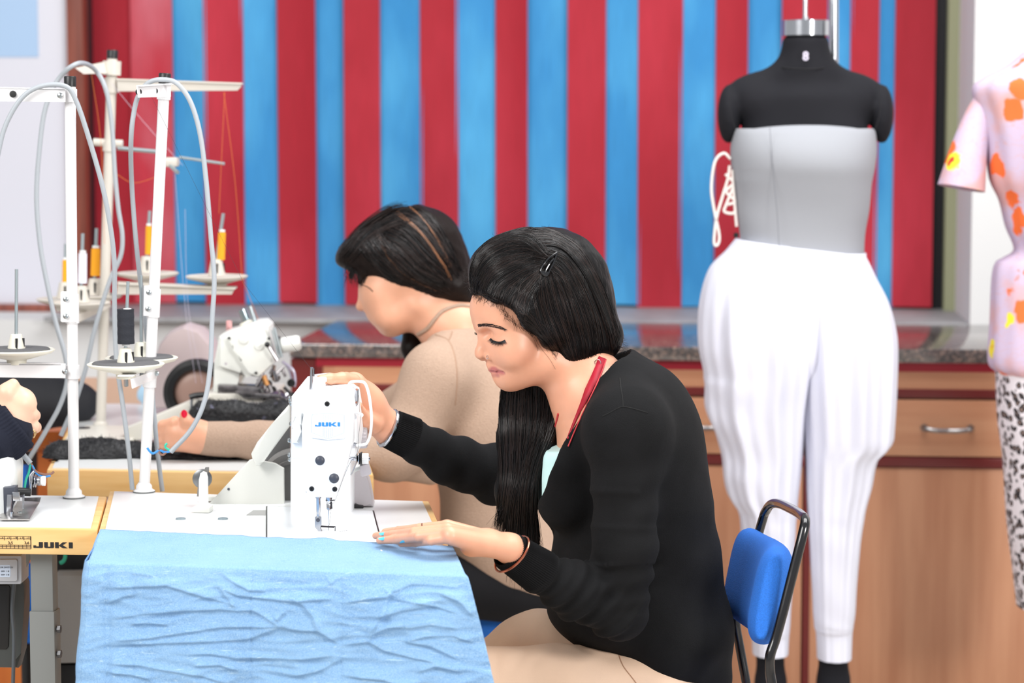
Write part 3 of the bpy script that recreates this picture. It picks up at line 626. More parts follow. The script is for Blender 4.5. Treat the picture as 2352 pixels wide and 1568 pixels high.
MB().box(P(759, 886, 3.88), (.014, .006, .003), bev=.001).box(P(766, 890, 3.88), (.006, .004, .002)).build('thread_eye', M_chrome, mc)
# guards, lever, guides
MB().tube(spline(tr([(798, 914), (799, 902), (801, 886), (804, 879), (811, 876), (829, 876), (838, 880), (844, 893), (849, 915), (853, 950), (853, 975), (850, 1000), (844, 1015), (838, 1020), (818, 1023)], 3.762), 5), m_(3.4, 3.76), 8).build('lever_guard', M_machs, mc)
MB().tube(spline(tr([(806, 947.5), (816, 947), (824, 948.5), (831, 953)], 3.757), 5), [m_(3, 3.75)]*15+[m_(4.2, 3.75)], 10).lathe([(m_(5, 3.75), -.0015), (m_(5, 3.75), .0015)], P(830, 953, 3.757), -VD, 14).build('take_up_lever', M_machs, mc)
tg = MB().tube(spline(tr([(819.5, 893), (819.5, 905), (819, 922), (816, 929), (811, 931)], 3.79), 4), m_(4.6, 3.79), 10, flat=.35); tg.build('thread_guide', M_chrome, mc)
MB().lathe([(m_(2.6, 3.78), 0), (m_(2.6, 3.78), .0008)], P(819.5, 894, 3.786), -VD, 12).lathe([(m_(2.6, 3.78), 0), (m_(2.6, 3.78), .0008)], P(818.5, 924, 3.786), -VD, 12).build('guide_hole', mat('copper_hole', (176, 120, 100), .5), mc)
dl = MB(); prof = []; R0 = m_(30, 3.92)
c_ = P(818, 1000, 3.92); nn = 40
vs = []; fs = []
for i, (rr, h) in enumerate([(.86, 0), (1, .002), (1, .014), (.94, .0175), (.8, .019), (.0001, .019)]):
    for k in range(nn*2):
        a_ = math.pi*k/nn; rad = R0*rr*(1-(.05 if k % 4 >= 2 else 0)*(1 if 0 < i < 4 else 0)); vs.append(c_+VR*h+VD*(math.cos(a_)*rad)+VU*(math.sin(a_)*rad))
for i in range(5):
    for k in range(nn*2): fs.append((i*nn*2+k, i*nn*2+(k+1) % (nn*2), (i+1)*nn*2+(k+1) % (nn*2), (i+1)*nn*2+k))
dl.add(vs, fs).build('stitch_dial', M_dial, mc, auto=20)
tc_ = P(806, 1053, 3.80)
MB().lathe([(.0035, 0), (.0035, .03), (.0001, .031)], tc_, VR, 12).lathe([(.0001, .008), (.009, .0085), (.010, .0095), (.004, .011), (.0105, .012), (.0105, .013), (.0001, .0135)], tc_, VR, 24).build('tension_discs', M_chrome, mc)
MB().lathe([(.0001, .0135), (.009, .0135), (.0115, .018), (.0001, .0182)], tc_, VR, 24).build('tension_spring', M_dark, mc)
k_ = MB(); vs = []; fs = []
for i, (rr, h) in enumerate([(.0001, .018), (.0088, .018), (.0088, .0275), (.0078, .0285), (.0001, .0285)]):
    for k in range(48): a_ = math.pi*k/24; rad = rr*(1-.06*(k % 2)); vs.append(tc_+VR*h+VD*(math.cos(a_)*rad)+VU*(math.sin(a_)*rad))
for i in range(4):
    for k in range(48): fs.append((i*48+k, i*48+(k+1) % 48, (i+1)*48+(k+1) % 48, (i+1)*48+k))
k_.add(vs, fs).build('tension_knob', M_machs, mc, auto=15)
w_ = MB().tube(spline(tr([(800, 1054), (812, 1052), (818, 1056), (817, 1064), (812, 1078), (806, 1091)], 3.775), 4), .0011, 8).tube(spline(tr([(808, 1028), (814, 1036), (816, 1048), (810, 1056)], 3.78), 4), .0016, 8).tube(tr([(812, 1018), (822, 1023)], 3.765), .0025, 8)
w_.build('check_spring', M_chrome, mc)
q([(826, 1069), (847, 1065), (853, 1086), (851, 1090), (832, 1095), (829, 1093)], 3.80, .012, .002, 'reverse_lever', M_dial)
q([(812, 1077), (828, 1070), (828, 1078), (812, 1086)], 3.81, .012, .002, 'lever_arm', M_cover)
q([(808, 1086), (836, 1076), (846, 1106), (853, 1140), (857, 1163), (832, 1162), (808, 1158)], 4.0, .05, .004, 'side_cover', M_dial)
q([(810, 1158), (834, 1162), (834, 1168), (810, 1168)], 3.99, .03, .001, 'side_foot', M_dark)
# lift lever on the rear (left) side
MB().prism(tr([(676, 956), (679, 949), (686, 947), (692, 949), (693, 975), (688, 990), (686, 1018), (669, 1018), (669, 984), (675, 978)], 3.755), VD*.02, bev=.003).build('lift_lever', M_machs, mc)
# presser bar and needle assembly
dn = 3.752
MB().lathe([(m_(7.5, dn), 0), (m_(7.5, dn), -.0015), (m_(5.6, dn), -.002), (m_(5.6, dn), -.022), (m_(4.6, dn), -.0255), (m_(4.6, dn), -.032)], P(731, 1141, dn), VU, 18).build('presser_bar', M_chrome, mc)
ft = MB(); ft.prism(tr([(723, 1187), (738, 1187), (738, 1207), (735, 1212), (740, 1221), (733, 1222), (728, 1214), (723, 1210)], dn-.006), VD*.008, bev=.0006)
ft.prism(tr([(732, 1223), (746, 1223), (748, 1228), (758, 1229), (770, 1224), (772, 1226), (762, 1231), (745, 1232), (728, 1231), (724, 1227), (731, 1229)], dn-.008), VD*.010, bev=.0006)
pf = ft.build('presser_foot', mat('brushed_steel', (190, 192, 198), .3, 1), mc)
MB().lathe([(m_(4.6, dn), 0), (m_(4.6, dn), .0015), (.0001, .002)], P(730.5, 1194, dn-.006), -VD, 14).build('foot_screw', M_plug, pf)
MB().tube(tr([(733, 1207), (750, 1208.5), (770, 1209), (769.5, 1222)], dn-.002), .0008, 6).tube(tr([(735, 1209), (768, 1211)], dn-.004), .0008, 6).tube(tr([(758, 1221), (769, 1223)], dn-.002), .0015, 6).build('finger_guard', M_thin, pf)
MB().lathe([(m_(7.5, dn), 0), (m_(7.5, dn), -.005), (m_(6, dn), -.008), (m_(4.5, dn), -.0085), (m_(6, dn), -.010), (m_(5.8, dn), -.0185), (m_(3.5, dn), -.0205), (.0011, -.021)], P(755.5, 1142, dn), VU, 18).build('needle_bar', M_chrome, mc)
MB().tube(tr([(748, 1148.5), (762, 1149), (769, 1148)], dn-.004), .0009, 6).tube(tr([(761, 1152), (762, 1168)], dn-.003), .0012, 6).build('needle_clamp', M_thin, mc)
MB().tube([P(755, 1170, dn), P(753.5, 1222, dn)], [.0009, .0004], 8).build('needle', M_chrome, mc)
th = MB().tube(spline(tr([(829, 954), (824, 1000), (820, 1040), (800, 1070), (770, 1148), (762, 1160), (757, 1200), (753.5, 1216)], 3.742), 5), .00022, 4)
th.tube(tr([(348, 222), (560, 650), (717, 850)], 4.0), .0002, 4); th.tube(spline(tr([(717, 850), (726, 860), (770, 890), (819, 894), (826, 950)], 3.79), 5), .00018, 4); th.tube(spline(tr([(762, 1226), (775, 1222), (798, 1217)], 3.74), 4), .0002, 4)
th.build('sewing_thread', M_thin, label='fine dark thread running from the stand to the machine needle', cat='thread')
# belt cover and hand wheel
DC = 4.06
wh = P(676, 1112, DC+.02)
MB().lathe([(m_(40, DC), -.004), (m_(74, DC), -.006), (m_(82, DC), 0), (m_(82, DC), .02), (m_(60, DC), .028), (.001, .028)], wh, VD, 48).lathe([(m_(50, DC), -.010), (m_(58, DC), -.011), (m_(60, DC), -.004)], wh, VD, 48, cap=False).build('hand_wheel', mat('grey_wheel', (112, 110, 108), .4), mc)
q([(606, 1160), (666, 1160), (666, 940), (640, 985), (608, 1050)], DC+.055, .02, .003, 'belt_back', mat('dark_grey_plastic', (88, 88, 88), .5), mc)
q([(480, 1157), (494, 1142), (572, 1057), (578, 1055), (606, 1060), (631, 1064), (652, 1076), (653, 1160), (614, 1160), (604, 1166), (480, 1166)], DC-.02, .012, .003, 'belt_cover', M_cover, mc)
q([(576, 1043), (590, 1016), (622, 976), (666, 926), (666, 978), (606, 1060), (597, 1070), (587, 1070), (579, 1054)], DC-.045, .022, .005, 'belt_cover_lid', M_cover, mc)
MB().lathe([(.0022, 0), (.0022, .0006)], P(525, 1123, DC-.0205), -VD, 10).build('rivet', M_plug, mc)
MB().box(P(560, 1170, DC-.03), (.1, .012, .004), bev=.001).build('cover_foot', M_cover, mc)
MB().lathe([(.004, 0), (.004, .004), (.0001, .005)], P(540, 1165, DC-.03), VU, 10).build('cover_screw', M_screw, mc)
# recess and hinge caps on the tabletop
M_hc = mat('blue_grey_cap', (120, 134, 140), .5)
for x in (415, 512): MB().lathe([(m_(12, 3.9), 0), (m_(11, 3.9), .0022), (.0001, .003)], PZ(x, 1192, TZ), VU, 18).build('hinge_cap', M_hc, tb1)
MB().prism([PZ(566, 1182, TZ+.001), PZ(610, 1182, TZ+.001), PZ(611, 1171, TZ+.001), PZ(582, 1171, TZ+.001)], (0, 0, -.001)).build('recess', mat('recess_grey', (160, 160, 158), .6), tb1)
# bobbin winder
bw = empty('bobbin_winder', PZ(466, 1176, TZ), 'small bobbin winder with a white upright arm on the table', 'bobbin winder')
MB().prism(tr([(455, 1178), (457, 1100), (459, 1088), (466, 1083), (474, 1086), (476, 1096), (478, 1178)], 4.0), VD*.012, bev=.004).build('arm', M_machs, bw)
MB().lathe([(.012, 0), (.0165, .002), (.0165, .006), (.012, .008)], P(464, 1100, 4.025), VD, 28).build('wheel', mat('steel_ring', (120, 122, 124), .35, 1), bw)
MB().prism(tr([(452, 1140), (456, 1100), (472, 1073), (480, 1073), (480, 1082), (466, 1104), (462, 1140)], 4.018), VD*.003).build('lever', mat('dull_steel', (150, 146, 142), .4, 1), bw)
MB().box(PZ(466, 1175, TZ)+Vector((0, 0, .005)), (.03, .03, .010), bev=.003).build('base', M_cover, bw); MB().box(PZ(492, 1152, TZ)+Vector((0, 0, .006)), (.05, .02, .008), bev=.002).build('bracket', M_cover, bw)
# ================================================================ thread stands, spools, cables
M_wpole = mat('white_powder_coat', (236, 235, 236), .35); M_bpole = mat('beige_powder_coat', (206, 200, 190), .4); M_disc = mat('cream_plastic', (232, 229, 214), .4); M_foam = mat('grey_foam', (96, 96, 98), .95, bump=(900, .4))
M_pin = mat('steel_pin', (176, 188, 192), .3, .7)
M_cable = mat('grey_cable', (166, 172, 178), .45)
def clampbox(pole, z0, z1, m, par, name='clamp', D=4.2):
    pass
def spool_holder(px, py, D, rpx, pin_top, label, m=M_disc, foam=True, cup_h=38):
    """dish on its bracket: px,py = rim centre"""
    c = P(px, py, D); r = m_(rpx, D); e = empty('spool_holder', c-Vector((0, 0, .026)), label, 'spool holder', 'spool holders on the thread stands')
    MB().lathe([(.006, -.024), (m_(22, D), -.023), (m_(23, D), -.015), (r*.55, -.010), (r*.93, -.0035), (r, .0005), (r*1.01, .002), (r*.97, .0035), (r*.9, .001), (r*.5, -.001), (.004, -.001)], c, VU, 44, cap=False).build('dish', m, e)
    if foam: MB().lathe([(.004, .0005), (r*.86, .0005), (r*.88, .003), (r*.85, .005), (.004, .005)], c, VU, 44, cap=False).build('foam_pad', M_foam, e)
    h = m_(cup_h, D)
    MB().lathe([(m_(20, D), .003), (m_(20, D), .006), (m_(13, D), h), (m_(11, D), h+.001), (.003, h+.001)], c, VU, 24, cap=False).build('cone_seat', m, e)
    s = MB().box(c+Vector((0, 0, h*.5))-VD*m_(17, D)+VR*.003, (.0035, .004, h*.62)); s.box(c+Vector((0, 0, h*.5))+VR*m_(16.5, D)-VD*.002, (.004, .003, h*.6)); s.build('slot', M_blackpaint, e)
    MB().tube([c+Vector((0, 0, h)), P(px+pin_top[0]-px, pin_top[1], D)], m_(4, D), 12).build('pin', M_pin, e)
    MB().lathe([(.004, 0), (.004, -.012), (.002, -.013)], c-Vector((0, 0, .024)), VU, 8).build('nut', M_screw, e)
    return e, c, h
def thread_stand(base, top, rpx, m, label, D):
    b = PZ(base[0], base[1], TZ); D = b.dot(_h); t_ = P(top[0], top[1], D); r = m_(rpx, D)
    e = empty('thread_stand', b, label, 'thread stand')
    MB().tube([b+Vector((0, 0, .001)), t_], r, 20).build('pole', m, e)
    MB().lathe([(r*2.0, .0), (r*2.0, .003), (r*1.5, .006), (r*1.45, .012), (r*1.1, .016), (r, .018)], b, VU, 28, cap=False).build('flange', m, e)
    MB().lathe([(r*2.05, 0), (r*2.1, .0022), (r*1.9, .003)], b, VU, 28).build('rubber_ring', mat('grey_rubber', (110, 112, 112), .6), e)
    ax_ = (t_-b).normalized()
    MB().lathe([(r*1.1, -.006), (r*1.12, .010), (r*1.0, .012), (.0001, .012)], t_, ax_, 20).build('cap', M_dark, e)
    def at_y(py):                                     # pole axis point at pixel row
        f_ = (py-top[1])/(base[1]-top[1]); return t_+(b-t_)*f_, top[0]+(base[0]-top[0])*f_
    return e, D, at_y, r
def screws(e, pts, D, n=-VD, nm='screw', r=6):
    for x, y in pts: MB().lathe([(m_(r, D), 0), (m_(r, D), .0016), (m_(r*.6, D), .003), (.0001, .0032)], P(x, y, D), n, 14).build(nm, M_screw, e)
# -- stand on the denim-covered table
s1, D1, ay, r1 = thread_stand((331, 1130), (378, 184), 12.5, M_wpole, 'white thread stand with grey cable looped over it, behind the denim cloth', 4.2)
MB().prism([P(313, 197, D1-.14), P(390, 192, D1-.015), P(390, 222, D1-.015), P(317, 224, D1-.14)], VR*.0018).prism([P(313, 196, D1-.14), P(390, 191, D1-.015), P(390, 191, D1-.0)+VR*.012, P(313, 196, D1-.14)+VR*.012], (0, 0, -.0018)).build('guide_bar', M_wpole, s1)
for y0, y1 in ((195, 228), (660, 724), (856, 886)): MB().tube([ay(y0)[0], ay(y1)[0]], r1*1.25, 18).build('collar', M_wpole, s1)
MB().prism(tr([(331, 656), (354, 655), (352, 726), (329, 725)], D1-.012), VD*.004, bev=.001).build('clamp_plate', M_wpole, s1)
screws(s1, [(342, 671), (340, 709)], D1-.014)
for x, y in ((322, 211), (359, 209)): MB().lathe([(m_(5, 4.1), 0), (m_(7.5, 4.1), .0008), (m_(7, 4.1), .0025), (m_(3.5, 4.1), .003)], P(x-2, y, D1-.13 if x < 340 else D1-.07)-VR*.001, -VD, 16).build('eyelet', M_blackpaint, s1)
screws(s1, [(383, 213)], D1-.016, r=4)
MB().prism([P(299, 870, D1-.2), P(358, 850, D1-.0), P(358, 868, D1-.0), P(303, 892, D1-.2)], VR*.002).build('spool_arm', M_wpole, s1)
MB().prism([P(270, 862, D1-.21), P(305, 862, D1-.21), P(330, 850, D1-.02), P(310, 848, D1-.02)], (0, 0, -.002)).build('spool_shelf', M_wpole, s1)
screws(s1, [(360, 857)], D1-.016)
h1, c1_, hh1 = spool_holder(325, 824, D1+.01, 83, (324, 632), 'empty cream spool holder dish, rearmost on the white stand behind the denim cloth')
h2, c2_, hh2 = spool_holder(289, 838, D1-.13, 88, (294, 646), 'cream spool holder dish carrying the black thread spool')
D_ = D1-.13; M_bth = mat('black_thread', (36, 38, 46), .8, bump=(300, .3))
sp = empty('thread_spool', P(290, 795, D_), 'spool of black thread on the pin of the front cream dish', 'thread spool')
g = []
for i in range(40):
    t = i/39; g.append((m_(19.5, D_)*(1+.012*math.sin(t*26)), t*m_(80, D_)))
MB().lathe([(m_(5, D_), 0)]+g+[(m_(5, D_), m_(80, D_))], P(289.5, 789, D_), VU, 32).build('wound_thread', M_bth, sp)
MB().lathe([(m_(9.5, D_), 0), (m_(9.5, D_), m_(6, D_)), (m_(5, D_), m_(7, D_))], P(292.5, 714, D_), VU, 20).lathe([(m_(9, D_), 0), (m_(9, D_), -m_(5, D_))], P(289, 789, D_), VU, 16).build('tube', M_machs, sp)
# -- stand on the left table
s3, D3, ay3, r3 = thread_stand((170, 1143), (161, 191), 12.5, M_wpole, 'white thread stand on the left table with ruler-printed edge', 4.2)
MB().prism(tr([(-80, 200), (150, 205), (150, 234), (-80, 232)], D3-.02), VD*.002).prism([P(-80, 200, D3-.02), P(150, 205, D3-.02), P(150, 203, D3+.0), P(-80, 198, D3+.0)], (0, 0, -.002)).build('guide_bar', M_wpole, s3)
for y0, y1 in ((204, 234), (672, 738), (835, 866)): MB().tube([ay3(y0)[0], ay3(y1)[0]], r3*1.25, 18).build('collar', M_wpole, s3)
MB().prism(tr([(139, 672), (142, 669), (176, 669), (178, 740), (142, 740), (139, 737)], D3-.013), VD*.004, bev=.001).build('clamp_plate', M_wpole, s3)
screws(s3, [(151, 687), (151, 726), (149, 853)], D3-.016); screws(s3, [(138, 219)], D3-.022, r=6.5)
MB().lathe([(m_(4, 4.1), 0), (m_(8, 4.1), .0008), (m_(7.5, 4.1), .0025), (m_(4, 4.1), .003)], P(30, 216, D3-.021), -VD, 18).build('eyelet', M_blackpaint, s3)
MB().prism(tr([(-90, 834), (150, 835), (150, 868), (130, 868), (-90, 865)], D3-.015), VD*.003).prism([P(-90, 835, D3-.015), P(140, 836, D3-.015), P(140, 832, D3+.03), P(-90, 830, D3+.03)], (0, 0, -.002)).build('spool_arm', M_wpole, s3)
spool_holder(38, 806, D3+.0, 87, (38, 618), 'empty cream spool holder dish on the leftmost white stand')
# -- beige stand on the table behind
s2, D2s, ay2, r2 = thread_stand((231, 985), (258, 128), 11.5, M_bpole, 'tall beige thread stand with orange spools standing on the rear table', 5.0)
for y0, y1, k_ in ((140, 172, 1.8), (178, 212, 1.35), (322, 345, 1.3)): MB().tube([ay2(y0)[0], ay2(y1)[0]], r2*k_, 18).build('collar', M_bpole, s2)
MB().prism([P(172, 156, D2s-.12), P(248, 140, D2s), P(256, 168, D2s), P(192, 170, D2s-.12)], VD*.004).build('guide_bar', M_bpole, s2)
MB().prism(tr([(268, 180), (555, 190), (553, 200), (545, 208), (270, 210)], D2s-.015), VD*.004, bev=.001).prism(tr([(268, 180), (555, 190), (555, 194), (268, 184)], D2s-.02), VD*.03).build('guide_bar', M_bpole, s2)
MB().tube([P(215, 326, D2s), P(282, 330, D2s)], .008, 10).build('cross_tube', M_bpole, s2)
for a, b, r_ in ((P(270, 340, D2s), P(380, 350, D2s), .0045), (P(412, 361, D2s-.02), P(516, 376, D2s-.02), .003), (P(382, 372, D2s), P(408, 396, D2s-.06), .004)): MB().tube([a, b], r_, 8).build('thread_rod', M_pin, s2)
MB().box(P(394, 372, D2s-.01), (.03, .03, .02), bev=.006).build('rod_joint', M_bpole, s2)
MB().prism([P(270, 650, D2s-.02), P(540, 661, D2s-.02), P(532, 676, D2s-.02), P(268, 676, D2s-.02)], VD*.004).prism([P(270, 650, D2s-.03), P(540, 661, D2s-.03), P(545, 657, D2s+.01), P(270, 646, D2s+.01)], (0, 0, -.003)).build('spool_arm', M_bpole, s2)
MB().prism([P(250, 690, D2s-.0), P(178, 722, D2s-.16), P(178, 740, D2s-.16), P(252, 705, D2s-.0)], VR*.003).build('spool_arm', M_bpole, s2)
for k, (px, py, D, rp, pt, lab, col) in enumerate([(498, 636, D2s+.02, 71, (513, 490), 'cream spool holder dish in front of the blue and red slats, rightmost of all', 'o'), (338, 629, D2s+.06, 72, (344, 484), 'cream spool holder dish partly behind the white pole, carrying an orange spool', 'o'),
     (218, 680, D2s+.03, 62, (222, 524), 'cream spool holder dish nearest the beige pole', 'o'), (187, 697, D2s-.1, 66, (190, 536), 'cream spool holder dish under the white thread spool', 'w'), (150, 688, D2s+.02, 66, (151, 560), 'cream spool holder dish half hidden behind the leftmost white pole', 'o')]):
    spool_holder(px, py, D, rp, pt, lab, M_bpole, False, 40)
OR = mat('orange_thread', (242, 164, 28), .8, bump=(300, .3)); WT = mat('white_thread', (232, 232, 244), .8, bump=(300, .3))
def cone(px, y0, y1, D, wpx, m, lab, lean=0):
    e = empty('thread_spool', P(px, y1, D), lab, 'thread spool', 'thread spools on the beige stand'); h = m_(y1-y0, D); ax_ = (P(px+lean, y0, D)-P(px, y1, D)).normalized()
    MB().lathe([(.003, 0), (m_(wpx/2, D), 0), (m_(wpx/2, D)*.92, h*.97), (.003, h)], P(px, y1, D), ax_, 24).build('wound_thread', m, e)
    MB().lathe([(m_(wpx*.36, D), 0), (m_(wpx*.36, D), m_(5, D)), (.003, m_(5, D))], P(px+lean, y0, D), ax_, 16).build('tube', M_machs, e)
cone(507, 532, 596, D2s+.02, 19, OR, 'orange thread spool, rightmost, in front of a red slat', 3)
cone(341, 518, 584, D2s+.06, 16, OR, 'orange thread spool beside the upper part of the white pole', 1)
cone(219, 569, 633, D2s+.03, 22, OR, 'orange thread spool between the white spool and the beige pole', 1)
cone(189, 580, 650, D2s-.1, 21, WT, 'white thread spool between two orange spools', 1)
cone(150, 596, 660, D2s+.02, 14, OR, 'orange thread spool half hidden by the leftmost white pole', 0)
# -- grey cables
def cable(pts, D, wpx, label, wires=()):
    e = empty('power_cable', P(pts[-1][0], pts[-1][1], D if not callable(D) else D(1)), label, 'cable', 'grey power cables looped over the stands')
    n = len(pts); pp = [P(x, y, D(i/(n-1)) if callable(D) else D) for i, (x, y) in enumerate(pts)]
    MB().tube(spline(pp, 8), m_(wpx/2, 4.2), 12).build('sheath', M_cable, e)
    for col, wp in wires:
        MB().tube(spline(tr(wp, D if not callable(D) else D(1)), 6), m_(2.6, 4.2), 8).build('wire', col, e)
    return e
WB = mat('blue_wire', (50, 140, 214), .45); WG = mat('green_wire_b', (48, 190, 160), .45); WBr = mat('brown_wire', (140, 100, 84), .5); WY = mat('yellow_green_wire', (170, 200, 110), .5)
cable([(373, 1128), (362, 1040), (352, 930), (340, 800), (328, 690), (314, 570), (303, 430), (301, 320), (309, 250), (322, 212), (345, 188), (378, 183), (408, 193), (438, 235), (460, 310), (474, 420), (484, 540), (492, 640), (487, 740), (483, 840), (470, 920), (440, 985), (392, 1038)],
      lambda t: D1+.03 if t < .3 else (D1-.03-(t-.3)*.12), 11, 'grey cable looped over the white stand, ending in bare blue and green wires',
      [(WB, [(392, 1036), (378, 1038), (366, 1034), (352, 1041), (344, 1036), (338, 1028)]), (WG, [(390, 1034), (381, 1028), (380, 1022), (384, 1018)]), (WBr, [(382, 1038), (374, 1044), (367, 1040), (366, 1030)])])
cable([(-30, 460), (-8, 370), (12, 290), (50, 225), (95, 198), (150, 198), (175, 232), (205, 320), (236, 430), (255, 530), (263, 610), (263, 700), (267, 820), (282, 930), (295, 1030), (304, 1124)],
      lambda t: D3-.03 if t < .35 else D3-.03+(t-.35)*.14, 11, 'grey cable arching over the leftmost white stand and down behind the table')
cable([(140, 1000), (170, 930), (196, 850), (214, 770), (234, 700), (254, 640), (277, 588), (281, 540), (272, 480), (264, 400), (257, 290), (243, 205), (216, 158), (178, 146), (134, 182), (104, 250), (90, 350), (84, 455), (92, 560), (108, 650), (128, 740), (148, 810), (155, 868), (138, 930), (104, 992), (68, 1052)],
      lambda t: 4.55 if t > .5 else 4.7, 12, 'grey cable forming the tall arch in front of the brown board frame')
cable([(10, 990), (40, 1028), (70, 1064)], 4.0, 12.5, 'short grey cable with green and brown wires beside the dark cuff',
      [(WG, [(70, 1064), (66, 1085), (60, 1100), (56, 1124)]), (WBr, [(71, 1064), (82, 1082), (100, 1089), (116, 1088), (124, 1083)]), (WB, [(72, 1066), (84, 1086), (98, 1094), (116, 1092)])])
# -- loose orange threads
t_ = MB()
for a, b, c in [((516, 212), (508, 380), (503, 490)), ((514, 212), (540, 420), (556, 640)), ((556, 640), (580, 700), (596, 740)), ((268, 400), (310, 420), (380, 398)), ((210, 170), (232, 330), (240, 560))]:
    t_.tube(spline(tr([a, b, c], D2s-.03), 6), .00042, 4)
t_.build('sewing_thread', mat('orange_loose_thread', (214, 120, 50), .7), label='loose orange threads hanging from the beige guide bar', cat='thread')
t_ = MB()
for a, b, c in [((402, 398), (425, 700), (450, 880)), ((425, 480), (432, 700), (465, 880)), ((255, 190), (330, 280), (420, 380))]:
    t_.tube(spline(tr([a, b, c], D2s-.05), 6), .00032, 4)
t_.build('sewing_thread', mat('pale_loose_thread', (206, 196, 214), .6), label='pale threads running down from the thin rod to the rear machine', cat='thread')
# ================================================================ machine and cloth on the rear table
M_ov = mat('white_overlock', (236, 238, 232), .35); M_ovg = mat('ivory_bed', (214, 210, 200), .4); M_metal = mat('worn_metal', (150, 146, 148), .3, 1, vary=(60, .4)); M_copper = mat('copper_part', (206, 148, 92), .35, .6)
DO = 4.9
om = empty('overlock_machine', PZ(560, 925, TZ), 'white overlock machine with angular head on the rear table', 'sewing machine')
def qo(pts, D, th, bev, name, m, par=om, **k): return MB().prism(tr(pts, D), VD*th, bev=bev).build(name, m, par, **k)
qo([(487, 925), (492, 830), (502, 773), (512, 766), (560, 752), (560, 858), (540, 868), (536, 925)], DO, .14, .008, 'column', M_ov)
qo([(503, 842), (504, 775), (520, 764), (583, 741), (604, 740), (616, 750), (622, 790), (631, 833), (594, 867), (584, 866), (568, 858), (552, 858)], DO-.02, .12, .008, 'head', M_ov)
qo([(520, 775), (583, 748), (602, 746), (612, 755), (616, 790), (629, 833), (594, 866), (585, 864), (570, 856), (552, 830), (540, 800), (532, 796)], DO-.035, .016, .005, 'front_cover', M_ov)
qo([(472, 904), (630, 906), (634, 924), (472, 924)], DO-.04, .22, .004, 'base', M_ovg)
mb = MB(); mb.prism(tr([(500, 884), (600, 888), (602, 903), (500, 903)], DO-.03), VD*.05, bev=.002).prism(tr([(540, 900), (640, 905), (660, 916), (560, 914)], DO-.06), VD*.05, bev=.002); mb.build('cloth_plate', M_metal, om)
rr = random.Random(5)
for i in range(34):
    x, y = rr.uniform(596, 672), rr.uniform(840, 926)
    if x < 620 and y < 866: y += 30
    a_ = rr.uniform(-.8, .8); L = rr.uniform(5, 15); d = DO+rr.uniform(-.05, .05)
    g = MB().tube([P(x-L*math.sin(a_), y-L*math.cos(a_), d), P(x+L*math.sin(a_), y+L*math.cos(a_), d)], rr.uniform(.0015, .0055), 8) if i % 3 else MB().lathe([(.008, 0), (.009, .002), (.008, .006), (.0001, .007)], P(x, y, d), -VD+VR*rr.uniform(-1, 1), 12)
    g.build('looper_part', [M_metal, M_dark, M_chrome, M_metal][i % 4], om)
for i, (x, y) in enumerate(((526, 776), (618, 777), (588, 856), (519, 835))): MB().lathe([(.003, 0), (.003, .002), (.0001, .0022)], P(x, y, DO-.037), -VD, 10).build('cover_screw', M_dark if i < 3 else M_dial, om)
for x, y in ((560, 779), (595, 793)): MB().lathe([(.010, 0), (.009, .002), (.004, .0022), (.0035, .003), (.0001, .003)], P(x, y, DO-.036), -VD, 18).build('boss', M_ov, om)
MB().tube([P(614, 791, DO-.05), P(637, 828, DO-.05)], [.004, .003], 8).build('lever', M_metal, om); MB().lathe([(.0001, -.006), (.005, -.003), (.006, 0), (.005, .003), (.0001, .006)], P(614, 791, DO-.053), VD, 14).build('lever_ball', M_dark, om)
MB().tube([P(568, 738, DO+.03), P(556, 710, DO+.03)], .0095, 14).build('oil_sight_tube', mat('steel_tube', (170, 186, 192), .2, .9), om)
for a, b, r_ in ((P(587, 742, DO+.01), P(574, 703, DO+.01), .0042), (P(647, 820, DO-.02), P(630, 752, DO-.02), .0032), (P(641, 824, DO-.03), P(625, 758, DO-.03), .002)): MB().tube([a, b], r_, 12).build('rod', M_pin if 'M_pin' in globals() else M_chrome, om)
MB().tube([P(566, 744, DO+.03), P(563, 738, DO+.03)], .013, 14).build('collar', M_disc, om)
ww = MB().lathe([(.0145, 0), (.016, .003), (.016, .034), (.013, .040), (.0001, .041)], P(646, 793, DO), VR*.97+VU*.15, 24); ww.build('thread_knob', M_ov, om)
MB().lathe([(.019, -.006), (.019, 0), (.0001, 0)], P(645, 792, DO), VR*.97+VU*.15, 24).build('knob_ring', M_dark, om)
MB().tube(spline(tr([(606, 862), (610, 874), (614, 884)], DO-.04), 4), .0055, 8).build('copper_bar', M_copper, om)
MB().tube(spline(tr([(648, 830), (672, 848), (678, 872), (676, 888)], DO), 5), .0028, 8).tube(spline(tr([(650, 828), (664, 850), (672, 880)], DO+.01), 5), .0022, 8).build('clear_tube', mat('clear_tube', (190, 184, 206), .2), om)
MB().tube([P(526, 778, DO+.1), P(526, 736, DO+.1)], .006, 10).build('oil_gauge', mat('pink_green_gauge', (204, 150, 150), .4, vary=(50, .5)), om)
MB().prism(tr([(284, 986), (452, 915), (476, 918), (462, 990), (292, 1014)], 4.80), VD*.06, bev=.004).build('side_ramp', M_ovg, om)
MB().prism([PZ(150, 1006, TZ+.014), PZ(300, 1014, TZ+.014), PZ(330, 976, TZ+.014), PZ(196, 976, TZ+.014)], (0, 0, -.014), bev=.003).build('bed_plate', M_ovg, om)
MB().lathe([(.014, 0), (.014, .0015), (.0001, .002)], PZ(192, 983, TZ+.014), VU, 20).build('bed_cap', M_dark, om)
MB().tube(spline(tr([(436, 912), (450, 908), (474, 906)], DO-.1), 4), .006, 8).build('presser_lever', M_dark, om)
MB().tube([P(440, 908, DO-.1), P(440, 940, DO-.1)], .003, 8).build('lever_post', M_chrome, om)
